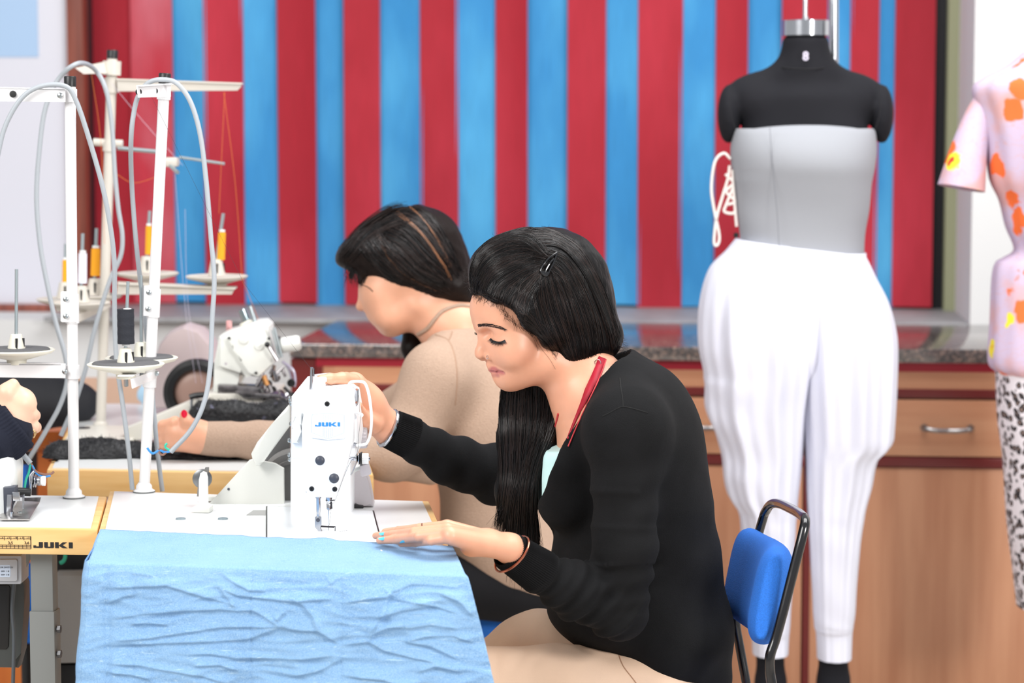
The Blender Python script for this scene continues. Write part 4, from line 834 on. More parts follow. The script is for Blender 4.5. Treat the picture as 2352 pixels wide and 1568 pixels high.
# dome-shaped machine with its black wheel, tan partition, bag and small cloth behind
M_pk = mat('pinkish_grey_enamel', (206, 188, 188), .5)
dm = empty('domed_machine', PZ(430, 960, TZ), 'pinkish grey domed machine housing with a large black hand wheel', 'machine')
MB().prism(tr([(350, 940), (352, 830), (364, 790), (388, 762), (420, 750), (455, 760), (482, 790), (494, 830), (496, 940)], 5.25), VD*.14, bev=.02).build('housing', M_pk, dm)
w0 = P(452, 902, 5.1)
MB().lathe([(.050, -.004), (.062, -.008), (.072, -.002), (.073, .016), (.05, .02)], w0, VD, 48, cap=False).build('wheel_rim', M_dark, dm)
MB().lathe([(.0001, .0), (.030, .0), (.046, .006), (.052, .012), (.0001, .013)], w0, VD, 40).build('wheel_hub', mat('brown_hub', (160, 128, 116), .4), dm)
pt = MB().prism([P(165, 869, 5.9), P(480, 869, 5.9), P(480, 1150, 5.9), P(165, 1150, 5.9)], VD*.03); pt.v = [(v[0], v[1], v[2]) for v in pt.v]
pt.build('tan_partition', mat('tan_board', (204, 172, 150), .6), label='tan board partition standing behind the rear sewing table', cat='partition')
fb = Fld(); fb.ell(P(100, 925, 5.2), (.115, .05, .055)).ell(P(40, 915, 5.2), (.10, .06, .06), k=.03).ell(P(175, 925, 5.2), (.042, .045, .046), k=.03).ell(P(10, 940, 5.2), (.1, .06, .055), k=.03)
me = fb.mesh(.006, disp=lambda v: .004*fbm(v, 22, 2)); link('fabric_bag', me, mat('black_bag_cloth', (26, 27, 34), .7, bump=(40, .3)), label='slumped black fabric bag behind the left white pole', cat='bag')
fb = Fld(); fb.cone(P(334, 905, 5.5), P(352, 935, 5.5), .018, .012, flat=(VD, .4)).cone(P(334, 905, 5.5), P(330, 885, 5.5), .018, .006, flat=(VD, .4)).cone(P(352, 935, 5.5), P(372, 948, 5.5), .012, .006, k=.02)
link('dust_cloth', fb.mesh(.004), mat('light_blue_rag', (172, 204, 226), .8), label='small light blue rag hanging beside the black hand wheel', cat='cloth')
# black sequinned fabric
def sparkle():
    m = mat('black_sequin_fabric', (16, 16, 19), .55); nt = m.node_tree; b = nt.nodes['Principled BSDF']
    tc = nt.nodes.new('ShaderNodeTexCoord'); v = nt.nodes.new('ShaderNodeTexVoronoi'); v.inputs['Scale'].default_value = 120; nt.links.new(tc.outputs['Object'], v.inputs['Vector'])
    r = nt.nodes.new('ShaderNodeMapRange'); r.inputs[1].default_value = .88; r.inputs[2].default_value = .9; nt.links.new(v.outputs['Color'], r.inputs[0])
    nt.links.new(r.outputs[0], b.inputs['Metallic']); mx = nt.nodes.new('ShaderNodeMix'); mx.data_type = 'RGBA'; mx.inputs[6].default_value = (.008, .008, .01, 1); mx.inputs[7].default_value = (.12, .12, .16, 1)
    nt.links.new(r.outputs[0], mx.inputs[0]); nt.links.new(mx.outputs[2], b.inputs['Base Color'])
    bp = nt.nodes.new('ShaderNodeBump'); bp.inputs['Strength'].default_value = .5; bp.inputs['Distance'].default_value = .003; nt.links.new(v.outputs['Distance'], bp.inputs['Height']); nt.links.new(bp.outputs[0], b.inputs['Normal']); return m
M_seq = sparkle(); fb = Fld()
for (x0, y0, x1, y1, r, D) in [(150, 1046, 260, 1048, .034, 4.62), (260, 1050, 360, 1050, .030, 4.62), (360, 1060, 470, 1066, .026, 4.60), (470, 1064, 640, 1066, .026, 4.60), (130, 1060, 160, 1062, .024, 4.60), (465, 948, 640, 952, .024, 4.74), (640, 950, 670, 958, .022, 4.74), (462, 952, 462, 1040, .026, 4.78), (500, 990, 640, 1000, .03, 4.80), (620, 956, 640, 1056, .03, 4.78), (118, 1078, 126, 1100, .008, 4.55)]:
    fb.cone(P(x0, y0, D), P(x1, y1, D), r, r, k=.03)
fb.half((0, 0, TZ+.001), (0, 0, -1), .002) if False else None
me = fb.mesh(.005, disp=lambda v: .0040*fbm(v, 30, 2)+.0016*fbm(v, 130, 2)+.0008*np.random.RandomState(3).randn(len(v))); co = mverts(me); co[:, 2] = np.maximum(co[:, 2], TZ+.002); me.vertices.foreach_set('co', co.ravel())
nn_ = vnormals(co, np.array([tuple(p.vertices) for p in me.polygons])); fz = MB(); R3 = np.random.RandomState(6)
for i in R3.choice(len(co), 5200):
    d_ = Vector(nn_[i]+R3.randn(3)*.8).normalized(); b_ = Vector(co[i]); L3 = R3.uniform(.004, .010)
    if b_.z > TZ+.006: sd = d_.orthogonal().normalized()*.0006; fz.add([b_-sd, b_+sd, b_+d_*L3+Vector(R3.randn(3)*.0015)], [(0, 1, 2)])
sf = bpy.data.meshes.new('s'); bm = bmesh.new(); bm.from_mesh(me); fm = fz.mesh(); bm.from_mesh(fm); bm.to_mesh(sf); bm.free(); me = sf
link('sequinned_fabric', me, M_seq, smooth=True, label='bunched black sequinned fabric lying on the rear table under the overlock machine', cat='fabric')
# ================================================================ dress forms and the blue chairs
def loft(rows, D0, n=56, fold=None, tilt=None, expo=2.2, cap=(True, True), sub=4):
    """rows: (py, xl, xr, half depth, D offset); outline taken at D0"""
    R = spline([(r[0], r[1], r[2], r[3], (r[4] if len(r) > 4 else 0)) for r in rows], sub); vs = []; fs = []
    for i, (py, xl, xr, b, do) in enumerate(R):
        cx = (xl+xr)/2; D = D0+do; c = P(cx, py, D); a = m_((xr-xl)/2, D); t = i/(len(R)-1)
        for k in range(n):
            an = 2*math.pi*k/n; cs, sn = math.cos(an), math.sin(an)
            x = a*math.copysign(abs(cs)**(2/expo), cs); y = b*math.copysign(abs(sn)**(2/expo), sn); s = 1+(fold(an, t, py) if fold else 0)
            v = c+VR*(x*(1+(s-1)*.6))+VD*(-y*s)
            if tilt: v = v+Vector((0, 0, tilt(cs, t)))
            vs.append(v)
    for i in range(len(R)-1):
        for k in range(n): fs.append((i*n+k, i*n+(k+1) % n, (i+1)*n+(k+1) % n, (i+1)*n+k))
    if cap[0]: fs.append(tuple(range(n-1, -1, -1)))
    if cap[1]: fs.append(tuple((len(R)-1)*n+k for k in range(n)))
    return MB().add(vs, fs)
DMQ = 5.3
M_bform = mat('black_form_cloth', (20, 20, 26), .85, bump=(700, .25), spec=.3); M_grey = mat('grey_jersey', (150, 152, 158), .85, bump=(800, .3)); M_wht = mat('white_jersey', (218, 219, 232), .85, bump=(600, .2))
f1 = empty('dress_form', P(1850, 1783, DMQ), 'black dress form in a grey tube top and draped white trousers', 'dress form')
f1.location.z = FL; bpy.context.view_layer.update()
F = Fld(); mm = lambda x: m_(x, DMQ)
F.cone(P(1850, 95, DMQ), P(1850, 170, DMQ+.01), mm(52), mm(64), k=.02)
F.cone(P(1735, 232, DMQ+.01), P(1965, 232, DMQ+.01), mm(54), mm(54), k=.03).cone(P(1850, 185, DMQ), P(1850, 220, DMQ), mm(62), mm(90), k=.03, flat=(VD, .8))
for sx, yy in ((-1, 0), (1, 3)):
    F.cone(P(1850+sx*58, 168, DMQ), P(1850+sx*148, 210+yy, DMQ+.01), mm(20), mm(26), k=.03)
F.ell(P(1848, 350, DMQ), (mm(150), .08, .15), k=.03).ell(P(1846, 520, DMQ), (mm(120), .07, .2), k=.03).ell(P(1848, 700, DMQ), (mm(150), .09, .13), k=.04)
for sx in (-1, 1):
    F.ell(P(1850+sx*176, 262, DMQ+.01), (mm(26), .05, mm(68)), k=.004)
F.chain([P(1768, 760, DMQ), P(1772, 1150, DMQ), P(1766, 1300, DMQ), P(1770, 1570, DMQ), P(1770, 1700, DMQ)], [.065, .04, .04, .030, .032], k=.03).chain([P(1925, 760, DMQ), P(1915, 1150, DMQ), P(1915, 1300, DMQ), P(1914, 1570, DMQ), P(1914, 1700, DMQ)], [.065, .04, .04, .032, .033], k=.03)
F.half(P(1850, 82, DMQ), (0, 0, 1), .002)
link('body', F.mesh(.008), M_bform, f1)
seam = MB()
for sx in (-1, 1): seam.tube(spline(tr([(1850+sx*166, 190), (1850+sx*172, 250), (1850+sx*160, 300)], DMQ-.055), 6), .0008, 5)
seam.tube(spline([P(1850+math.sin(a)*62, 150+8*math.cos(a), DMQ-math.cos(a)*.062) for a in np.linspace(-1.3, 1.3, 9)], 4), .0011, 5)
seam.build('seam', mat('dark_seam', (16, 16, 20), .8), f1)
MB().lathe([(mm(53), 0), (mm(53), mm(34)), (mm(50), mm(35)), (mm(49), mm(28)), (.001, mm(27))], P(1850, 82, DMQ), VU, 48, cap=False).build('neck_band', M_chrome, f1)
MB().lathe([(.009, 0), (.006, .01), (.0001, .011)], P(1850, 48, DMQ), VU, 16).tube([P(1849, 60, DMQ), P(1850, -60, DMQ)], .0052, 12).build('hook_rod', M_chrome, f1)
nb_ = MB(); text_mb(nb_, '8', P(1843.5, 138, DMQ-.0665), VR, VU, m_(27, DMQ), .0008, .03); nb_.build('size_number', mat('white_number', (196, 190, 206), .5), f1, label='white number 8 on the neck')
MB().tube(spline([P(1916, 190, DMQ+.13), P(1915, 120, DMQ+.13), P(1915, 0, DMQ+.13), P(1914, -40, DMQ+.13), P(1900, -62, DMQ+.09), P(1850, -62, DMQ)], 6), .011, 14).tube([P(1916, 190, DMQ+.13), Vector((P(1916, 190, DMQ+.13).x, P(1916, 190, DMQ+.13).y, FL+.01))], .011, 14).build('stand_pole', M_chrome, f1)
pb = P(1916, 190, DMQ+.13); MB().lathe([(.16, 0), (.16, .012), (.02, .025), (.014, .05)], (pb.x, pb.y, FL), VU, 32).build('stand_base', M_chrome, f1)
rowsT = [(287, 1700, 1990, .088), (300, 1684, 2007, .105), (340, 1678, 2011, .125), (380, 1681, 2009, .13), (420, 1688, 2002, .12), (480, 1693, 1996, .105), (540, 1699, 1985, .098), (600, 1700, 1984, .10), (640, 1690, 1995, .105)]
def ft_(an, t, py): return .012*math.sin(an*3+t*9)*(t > .1)+.03*math.exp(-((an-2.6)/.5)**2)*math.sin(t*30)*(1 if t > .45 else 0)*.5
loft(rowsT, DMQ, fold=ft_, tilt=lambda cs, t: -.012*abs(cs)**2*(1-t)*(t < .08), cap=(False, False)).build('tube_top', M_grey, f1, auto=70)
MB().tube(spline(tr([(1768, 292), (1774, 380), (1784, 480), (1790, 575)], DMQ-.118), 6), .0007, 5).build('princess_seam', mat('grey_seam', (112, 114, 120), .9), f1)
def tl(cs, t, a0, k): return k
def pleat(seed, amp):
    def f(an, t, py):
        fr = min(1, max(0, (py-620)/150)); fd = 1-min(1, max(0, (py-1150)/200))*.7
        return amp*(fr*.9+.1)*fd*(math.sin(an*9+seed+.8*math.sin(t*3+seed))+.6*math.sin(an*17+2*seed+t*2))+(.010*math.sin(t*95+an*2) if py > 1180 and py < 1440 else 0)+(.03*math.sin(py/16+an*1.5)*max(0, -math.cos(an))*(1 if 860 < py < 1170 else 0) if seed > 1 else .0)
    return f
L_ = [(548, 1690, 1856, .100), (575, 1668, 1862, .112), (620, 1628, 1866, .132), (700, 1607, 1869, .15), (790, 1605, 1868, .15), (860, 1617, 1862, .142), (930, 1620, 1853, .13), (1000, 1643, 1846, .118), (1050, 1660, 1841, .11), (1100, 1662, 1836, .104), (1140, 1674, 1831, .098), (1180, 1697, 1828, .088), (1250, 1704, 1824, .08), (1350, 1710, 1819, .072), (1440, 1719, 1814, .062), (1462, 1726, 1812, .056), (1500, 1728, 1810, .055)]
Rr = [(582, 1836, 1984, .100), (610, 1834, 1998, .112), (640, 1834, 2012, .122), (700, 1834, 2040, .142), (780, 1835, 2056, .15), (880, 1838, 2056, .145), (980, 1846, 2051, .13), (1020, 1848, 2045, .122), (1055, 1850, 2014, .112), (1120, 1852, 2000, .10), (1180, 1855, 1985, .092), (1280, 1861, 1972, .08), (1400, 1867, 1964, .066), (1440, 1870, 1959, .06), (1456, 1874, 1957, .055), (1510, 1876, 1955, .055)]
p1 = loft(L_, DMQ+.0, n=120, fold=pleat(1.7, .05), tilt=lambda cs, t: -.020*(cs+1)/2*max(0, 1-t*14), cap=(True, False), sub=8); p2 = loft(Rr, DMQ+.0, n=120, fold=pleat(.4, .05), cap=(True, False), sub=8)
p3 = loft([(548, 1691, 1984, .100), (575, 1668, 1988, .112), (615, 1645, 1990, .116), (680, 1665, 1990, .112), (760, 1700, 1975, .108), (820, 1745, 1935, .098), (860, 1790, 1895, .08), (878, 1815, 1875, .05)], DMQ, n=150, fold=pleat(1.1, .026), tilt=lambda cs, t: (-.018-.018*cs)*max(0, 1-t*6), cap=(True, True), sub=8)
p1.add(p2.v, p2.f); p1.add(p3.v, p3.f); p1.build('draped_trousers', M_wht, f1, auto=80)
dw = MB()
for l in [[(1678, 365), (1662, 352), (1642, 372), (1634, 430), (1640, 480), (1652, 540), (1648, 562), (1640, 556), (1646, 500), (1660, 450), (1672, 410), (1676, 380)], [(1684, 430), (1668, 470), (1664, 486), (1684, 490), (1690, 480)], [(1682, 390), (1686, 450), (1692, 520)], [(1666, 400), (1684, 420), (1668, 440), (1688, 462), (1672, 470)]]:
    dw.tube(spline(tr(l, DMQ-.02), 5), .0032, 6)
dw.build('drawstring', mat('cream_cord', (226, 218, 212), .7), f1); MB().lathe([(.006, 0), (.006, .004), (.0001, .005)], P(1692, 540, DMQ-.06), -VD-VR, 12).build('toggle', M_dark, f1)
# -- floral dress form
def floral():
    m = bpy.data.materials.new('floral_cotton'); m.use_nodes = True; nt = m.node_tree; b = nt.nodes['Principled BSDF']; L = nt.links; tc = nt.nodes.new('ShaderNodeTexCoord')
    def vor(sc, feat='F1', off=0):
        mp = nt.nodes.new('ShaderNodeMapping'); mp.inputs['Location'].default_value = (off, off*.7, 0); v = nt.nodes.new('ShaderNodeTexVoronoi'); v.inputs['Scale'].default_value = sc; n = nt.nodes.new('ShaderNodeTexNoise'); n.inputs['Scale'].default_value = 30
        ad = nt.nodes.new('ShaderNodeMix'); ad.data_type = 'VECTOR'; ad.inputs[0].default_value = .035; L.new(tc.outputs['Object'], mp.inputs[0]); L.new(mp.outputs[0], ad.inputs[4]); L.new(mp.outputs[0], n.inputs['Vector']); L.new(n.outputs['Color'], ad.inputs[5]); L.new(ad.outputs[1], v.inputs['Vector']); return v
    def ramp(src, lo, hi):
        r = nt.nodes.new('ShaderNodeMapRange'); r.inputs[1].default_value = lo; r.inputs[2].default_value = hi; L.new(src, r.inputs[0]); return r
    def mix(f, a, c):
        x = nt.nodes.new('ShaderNodeMix'); x.data_type = 'RGBA'; L.new(f, x.inputs[0]); x.inputs[7].default_value = (*lin(c), 1)
        if isinstance(a, tuple): x.inputs[6].default_value = (*lin(a), 1)
        else: L.new(a.outputs[2], x.inputs[6])
        return x
    nz = nt.nodes.new('ShaderNodeTexNoise'); nz.inputs['Scale'].default_value = 9; L.new(tc.outputs['Object'], nz.inputs['Vector'])
    base = mix(ramp(nz.outputs[0], .48, .6).outputs[0], (190, 172, 194), (204, 158, 158))
    w_ = nt.nodes.new('ShaderNodeTexWave'); w_.wave_type = 'RINGS'; w_.inputs['Scale'].default_value = 16; w_.inputs['Distortion'].default_value = 16; w_.inputs['Detail Scale'].default_value = 2; L.new(tc.outputs['Object'], w_.inputs['Vector'])
    base = mix(ramp(w_.outputs[1], .96, 1).outputs[0], base, (196, 160, 168))
    v1 = vor(11.5); base = mix(ramp(v1.outputs['Distance'], .30, .26).outputs[0], base, (232, 104, 44))
    v2 = vor(7.5, off=3.3); base = mix(ramp(v2.outputs['Distance'], .17, .14).outputs[0], base, (232, 214, 48)); base = mix(ramp(v2.outputs['Distance'], .075, .06).outputs[0], base, (206, 48, 40))
    L.new(base.outputs[2], b.inputs['Base Color']); b.inputs['Roughness'].default_value = .8; return m
def leopard():
    m = bpy.data.materials.new('leopard_print'); m.use_nodes = True; nt = m.node_tree; b = nt.nodes['Principled BSDF']; L = nt.links; tc = nt.nodes.new('ShaderNodeTexCoord')
    n = nt.nodes.new('ShaderNodeTexNoise'); n.inputs['Scale'].default_value = 70; ad = nt.nodes.new('ShaderNodeMix'); ad.data_type = 'VECTOR'; ad.inputs[0].default_value = .012; L.new(tc.outputs['Object'], ad.inputs[4]); L.new(tc.outputs['Object'], n.inputs['Vector']); L.new(n.outputs['Color'], ad.inputs[5])
    v = nt.nodes.new('ShaderNodeTexVoronoi'); v.inputs['Scale'].default_value = 62; L.new(ad.outputs[1], v.inputs['Vector']); rp = nt.nodes.new('ShaderNodeValToRGB'); rp.color_ramp.interpolation = 'LINEAR'; e = rp.color_ramp.elements
    e[0].position = .0; e[0].color = (*lin((120, 100, 90)), 1); e[1].position = .62; e[1].color = (*lin((216, 208, 212)), 1)
    for p_, c in ((.2, (120, 100, 92)), (.26, (34, 28, 30)), (.44, (34, 28, 30)), (.5, (216, 208, 212))): k = e.new(p_); k.color = (*lin(c), 1)
    L.new(v.outputs['Distance'], rp.inputs[0]); L.new(rp.outputs[0], b.inputs['Base Color']); b.inputs['Roughness'].default_value = .8; return m
f2 = empty('dress_form', P(2420, 1783, DMQ), 'dress form at the right edge in a floral shirt and leopard print skirt', 'dress form'); f2.location.z = FL; bpy.context.view_layer.update()
M_fl = floral()
loft([(118, 2356, 2484, .06), (150, 2316, 2524, .085), (178, 2262, 2578, .1), (205, 2236, 2604, .105), (260, 2250, 2590, .11), (330, 2266, 2574, .12), (410, 2275, 2565, .12), (460, 2297, 2543, .11), (520, 2311, 2529, .1), (572, 2331, 2509, .095), (592, 2306, 2534, .10), (604, 2288, 2552, .105), (640, 2279, 2561, .11), (740, 2275, 2565, .12), (830, 2271, 2569, .125), (856, 2290, 2552, .12)], DMQ, n=80,
     fold=lambda an, t, py: .02*math.sin(an*6+t*5)+.02*math.sin(an*13+t*3), cap=(True, False)).build('floral_shirt', M_fl, f2, auto=70)
for sx in (-1, 1):
    X = lambda x: 2420+sx*(2420-x)*-1 if sx < 0 else 2420+(2420-x)
    X = (lambda x: x) if sx < 0 else (lambda x: 4840-x)
    MB().tube(spline([P(X(2272), 205, DMQ), P(X(2246), 270, DMQ-.0), P(X(2224), 350, DMQ-.01), P(X(2208), 432, DMQ-.015)], 5), [m_(20+i*2.3, DMQ) for i in range(16)], 28, cap=False, flat=1.15).build('sleeve', M_fl, f2, auto=80)
loft([(846, 2289, 2553, .118), (960, 2293, 2547, .12), (1050, 2304, 2536, .118), (1200, 2313, 2527, .11), (1300, 2325, 2515, .10), (1392, 2336, 2504, .095)], DMQ, n=60, fold=lambda an, t, py: .012*math.sin(an*8+t*4)).build('leopard_skirt', leopard(), f2, auto=70)
g = Fld(); g.cone(P(2420, 60, DMQ), P(2420, 130, DMQ), .05, .055).cone(P(2420, 1380, DMQ), P(2420, 200, DMQ), .05, .06); link('body', g.mesh(.01), M_bform, f2)
pb = P(2420, 1400, DMQ); MB().tube([pb, Vector((pb.x, pb.y, FL))], .012, 12).lathe([(.16, 0), (.16, .012), (.014, .03)], (pb.x, pb.y, FL), VU, 28).build('stand_pole', M_chrome, f2)
# -- blue chair beside the woman in black
M_tube = mat('black_gloss_tube', (18, 17, 20), .18, coat=.4)
ch = empty('office_chair', P(1700, 1700, 3.8), 'blue padded chair with shiny black tube frame beside the white trousers', 'chair'); ch.location.z = FL; bpy.context.view_layer.update()
path = [P(1764, 1371, 3.615), P(1770, 1361, 3.70), P(1758, 1346, 3.80), P(1728, 1328, 3.90), P(1692, 1305, 3.985)]
axu = (P(1790, 1262, 3.66)-P(1748, 1478, 3.60)).normalized()
cs_ = spline(path, 8); vs = []; fs = []; n = 40
for i, c in enumerate(cs_):
    t = i/(len(cs_)-1); e_ = 1-max(0, abs(t-.5)*2-.72)**2*7.5; tan = Vector(cs_[min(i+1, len(cs_)-1)]-cs_[max(i-1, 0)]).normalized(); nr_ = tan.cross(axu).normalized()
    for k in range(n):
        an = 2*math.pi*k/n; a = math.cos(an); b = math.sin(an); hh_ = .079*(1-.25*max(0, abs(t-.5)*2-.75)*4*.6); th_ = .028*e_
        vs.append(Vector(c)+axu*(hh_*math.copysign(abs(a)**.55, a))+nr_*(th_*math.copysign(abs(b)**.85, b)))
for i in range(len(cs_)-1):
    for k in range(n): fs.append((i*n+k, i*n+(k+1) % n, (i+1)*n+(k+1) % n, (i+1)*n+k))
fs += [tuple(range(n-1, -1, -1)), tuple((len(cs_)-1)*n+k for k in range(n))]
pad = MB().add(vs, fs).build('backrest', M_bluefab, ch, auto=80)
pad.modifiers.new('b', 'BEVEL').width = .004; pad.modifiers['b'].limit_method = 'ANGLE'; pad.modifiers['b'].segments = 3
tu = [P(1725, 1640, 3.99), P(1714, 1568, 3.99), P(1700, 1490, 4.0), P(1690, 1425, 4.0), P(1700, 1380, 4.01), P(1748, 1205, 3.995), P(1760, 1172, 3.98), P(1773, 1157, 3.95), P(1792, 1157, 3.90), P(1822, 1171, 3.77), P(1842, 1184, 3.66), P(1849, 1196, 3.625), P(1844, 1226, 3.61), P(1820, 1320, 3.60), P(1797, 1410, 3.59), P(1781, 1468, 3.585), P(1769, 1505, 3.58), P(1768, 1540, 3.58), P(1774, 1580, 3.58), P(1780, 1650, 3.58)]
MB().tube(spline(tu, 7), .0078, 16).build('frame', M_tube, ch, auto=90)
MB().prism([P(1660, 1690, 3.60), P(1790, 1690, 3.58), P(1735, 1665, 4.0), P(1560, 1665, 4.02), P(1380, 1672, 3.98), P(1390, 1697, 3.62)], (0, 0, -.045), bev=.015).build('seat', M_bluefab, ch)
for x, d in ((1400, 3.63), (1440, 3.97), (1785, 3.6), (1735, 3.99)):
    a = P(x, 1700, d); MB().tube([Vector((a.x, a.y, a.z)), Vector((a.x, a.y, FL+.003))], .0095, 12).build('leg', M_tube, ch)
c2 = empty('office_chair', P(1180, 1480, 4.95), 'blue padded chair seat under the woman in the beige sweater', 'chair'); c2.location.z = FL; bpy.context.view_layer.update()
MB().prism([P(1040, 1412, 4.76), P(1330, 1404, 4.74), P(1310, 1384, 5.12), P(1060, 1390, 5.14)], (0, 0, -.062), bev=.022).build('seat', M_bluefab, c2)
MB().prism([P(1096, 1470, 4.79), P(1250, 1468, 4.79), P(1250, 1482, 4.79), P(1096, 1482, 4.79)], VD*.25).build('seat_pan', M_dark, c2)
for x, d in ((1080, 4.84), (1300, 4.84), (1090, 5.08), (1290, 5.08)):
    a = P(x, 1470, d); MB().tube([a, Vector((a.x, a.y, FL+.003))], .011, 12).build('leg', M_tube, c2)
# ================================================================ people
def skinmat(name, base, lip, centers=(), flush=(214, 140, 118)):
    """skin with its own lip colour; centres are world points (lips: radius), flush areas"""
    m = mat(name, base, .42, sss=.12, bump=(900, .05), vary=(30, .04)); nt = m.node_tree; b = nt.nodes['Principled BSDF']; L = nt.links
    at = nt.nodes.new('ShaderNodeAttribute'); at.attribute_name = 'tone'; src = b.inputs['Base Color'].links[0].from_socket
    mx = nt.nodes.new('ShaderNodeMix'); mx.data_type = 'RGBA'; L.new(at.outputs['Fac'], mx.inputs[0]); L.new(src, mx.inputs[6]); mx.inputs[7].default_value = (*lin(lip), 1); L.new(mx.outputs[2], b.inputs['Base Color']); return m
def tone(me, segs):
    """segs: (a, b, radius, strength) capsules painted with the lip / nail-bed tone"""
    co = mverts(me); t = np.zeros(len(co), np.float32)
    for a, b, r, s in segs:
        a, b = A(a), A(b); ba = b-a; h = np.clip(((co-a)@ba)/max(float(ba@ba), 1e-9), 0, 1); d = np.linalg.norm(co-a-h[:, None]*ba, axis=1)
        t = np.maximum(t, s*np.clip((r-d)/(r*.35), 0, 1))
    at = me.attributes.new('tone', 'FLOAT', 'POINT'); at.data.foreach_set('value', t)
def frame(psi, th, roll=0):
    f = (-VR*math.cos(psi)-VD*math.sin(psi))*math.cos(th)-VU*math.sin(th); l = -VD*math.cos(psi)+VR*math.sin(psi)
    l = (Matrix.Rotation(roll, 3, f) @ l).normalized(); u = f.cross(l); u.normalize(); return f, l, u
def nail(name, mb, c, dirv, up, w, L, par, m):
    d = Vector(dirv).normalized(); up = Vector(up); up = (up-d*up.dot(d)).normalized(); s = d.cross(up); vs = []; fs = []; n = 14
    for j in range(5):
        for k in range(n):
            a = 2*math.pi*k/n; r = j/4; vs.append(Vector(c)+d*(math.cos(a)*L*r)+s*(math.sin(a)*w*r)+up*(.0011*(1-(r*math.sin(a))**2*1.6)-.0002*r))
    for j in range(4):
        for k in range(n): fs.append((j*n+k, j*n+(k+1) % n, (j+1)*n+(k+1) % n, (j+1)*n+k))
    MB().add(vs, fs).build(name, m, par, auto=80)
class Hair:
    """strand tubes laid on the surface of a hair volume along guide lines"""
    def __init__(s, me, seed=1):
        v = mverts(me); lv = np.empty(len(me.loops), np.int32); me.loops.foreach_get('vertex_index', lv); s.b = BVHTree.FromPolygons([Vector(x) for x in v], lv.reshape(-1, 4).tolist()); s.r = random.Random(seed); s.mb = MB()
    def strand(s, pp, r, lift):
        pts = []
        for x, y in pp:
            d = ray(x, y).normalized(); h = s.b.ray_cast(CP, d)
            if h[0] is None:
                if pts: pts.append(pts[-1]+(P(x, y, 1)-P(lx, ly, 1))*s.D)
                lx, ly = x, y; continue
            s.D = (h[0]-CP).dot(_h); n = h[1] if h[1].dot(d) < 0 else -h[1]; pts.append(h[0]+n*lift); lx, ly = x, y
        if len(pts) > 3:
            k = len(pts); s.mb.tube(pts, [r*(.45+.55*math.sin(math.pi*min(1, .15+i/(k-1)*.8))) for i in range(k)], 3, cap=False)
    def clump(s, g0, g1, n, jit=3, r=.00045, lift=.0012, frizz=0, m=8, mats=3):
        a, b = spline(g0, m), spline(g1, m); k = min(len(a), len(b)); a = np.array(a)[np.linspace(0, len(a)-1, k).astype(int)]; b = np.array(b)[np.linspace(0, len(b)-1, k).astype(int)]
        for i in range(n):
            u = s.r.random(); j0, j1 = s.r.gauss(0, jit), s.r.gauss(0, jit); ph = s.r.random()*6; fr = frizz*s.r.random()
            st = int(s.r.random()*.25*k); en = k-int(s.r.random()*.3*k); pp = []
            for q_ in range(st, en):
                t = q_/(k-1); p = a[q_]*(1-u)+b[q_]*u; pp.append((p[0]+j0*(1-t)+j1*t+fr*math.sin(t*9+ph), p[1]+j1*(1-t)+j0*t+fr*math.cos(t*8+ph)))
            s.mb.cur = s.r.randrange(mats); s.strand(pp, r*s.r.uniform(.6, 1.5), lift*s.r.uniform(.1, 1.6))
def hairmat(name, c, rough=.32, c2=None, sc=(6, 6, 6)):
    m = mat(name, c, rough, spec=.16, aniso=1); nt = m.node_tree; b = nt.nodes['Principled BSDF']
    tc = nt.nodes.new('ShaderNodeTexCoord'); n = nt.nodes.new('ShaderNodeTexNoise'); n.inputs['Scale'].default_value = 160; n.inputs['Detail'].default_value = 3
    mp = nt.nodes.new('ShaderNodeMapping'); mp.inputs['Scale'].default_value = (1, .6, .25); nt.links.new(tc.outputs['Object'], mp.inputs[0]); nt.links.new(mp.outputs[0], n.inputs['Vector'])
    bp = nt.nodes.new('ShaderNodeBump'); bp.inputs['Strength'].default_value = .5; bp.inputs['Distance'].default_value = .003; nt.links.new(n.outputs[0], bp.inputs['Height']); nt.links.new(bp.outputs[0], b.inputs['Normal']); return m
def lowbody(F, hip, kneeN, kneeF, footN, footF, r=.072):
    for kn, ft, s in ((kneeN, footN, -1), (kneeF, footF, 1)):
        h = Vector(hip)+VD*(s*.085); F.cone(h, kn, r, r*.72, k=.03).cone(kn, ft, r*.62, r*.42, k=.02).cone(ft, Vector(ft)-VR*.13-Vector((0, 0, .03)), .035, .028, k=.02)
# ---------------------------------------------------------------- woman in the black cardigan
D0 = 3.85
HC = P(1250, 700, D0); hf, hl, hu = frame(R_(22), R_(16)); HR = [hf, hl, hu]
def M(px, py, lat=0):
    r = ray(px, py); return CP+r*((HC.dot(hl)+lat-CP.dot(hl))/r.dot(hl))
w1 = empty('person', P(1500, 1568, D0), 'woman with long black hair in a black cardigan guiding the denim at the white machine', 'person'); w1.location.z = FL; bpy.context.view_layer.update()
M_skin1 = skinmat('warm_skin', (222, 162, 132), (176, 98, 96))
F = Fld()
F.ell(M(1246, 690), (.096, .072, .088), HR)
F.ell(M(1161, 706), (.0575, .058, .054), HR, k=.016).ell(M(1168, 775), (.048, .054, .058), HR, k=.02)
F.ball(M(1183, 806, .032), .031, k=.02).ball(M(1152, 806, -.030), .028, k=.02)
F.ell(M(1160, 845), (.0225, .0275, .028), HR, k=.010).ball(M(1167, 869), .0145, k=.014)
F.cone(M(1175, 862, .010), M(1262, 832, .044), .017, .022, k=.02).cone(M(1172, 864, -.010), M(1250, 836, -.044), .017, .022, k=.02).ell(M(1212, 832), (.050, .046, .036), HR, k=.02)
F.cone(M(1117, 760), M(1105, 803), .0064, .0088, k=.008).ball(M(1104, 811.5), .0098, k=.005)
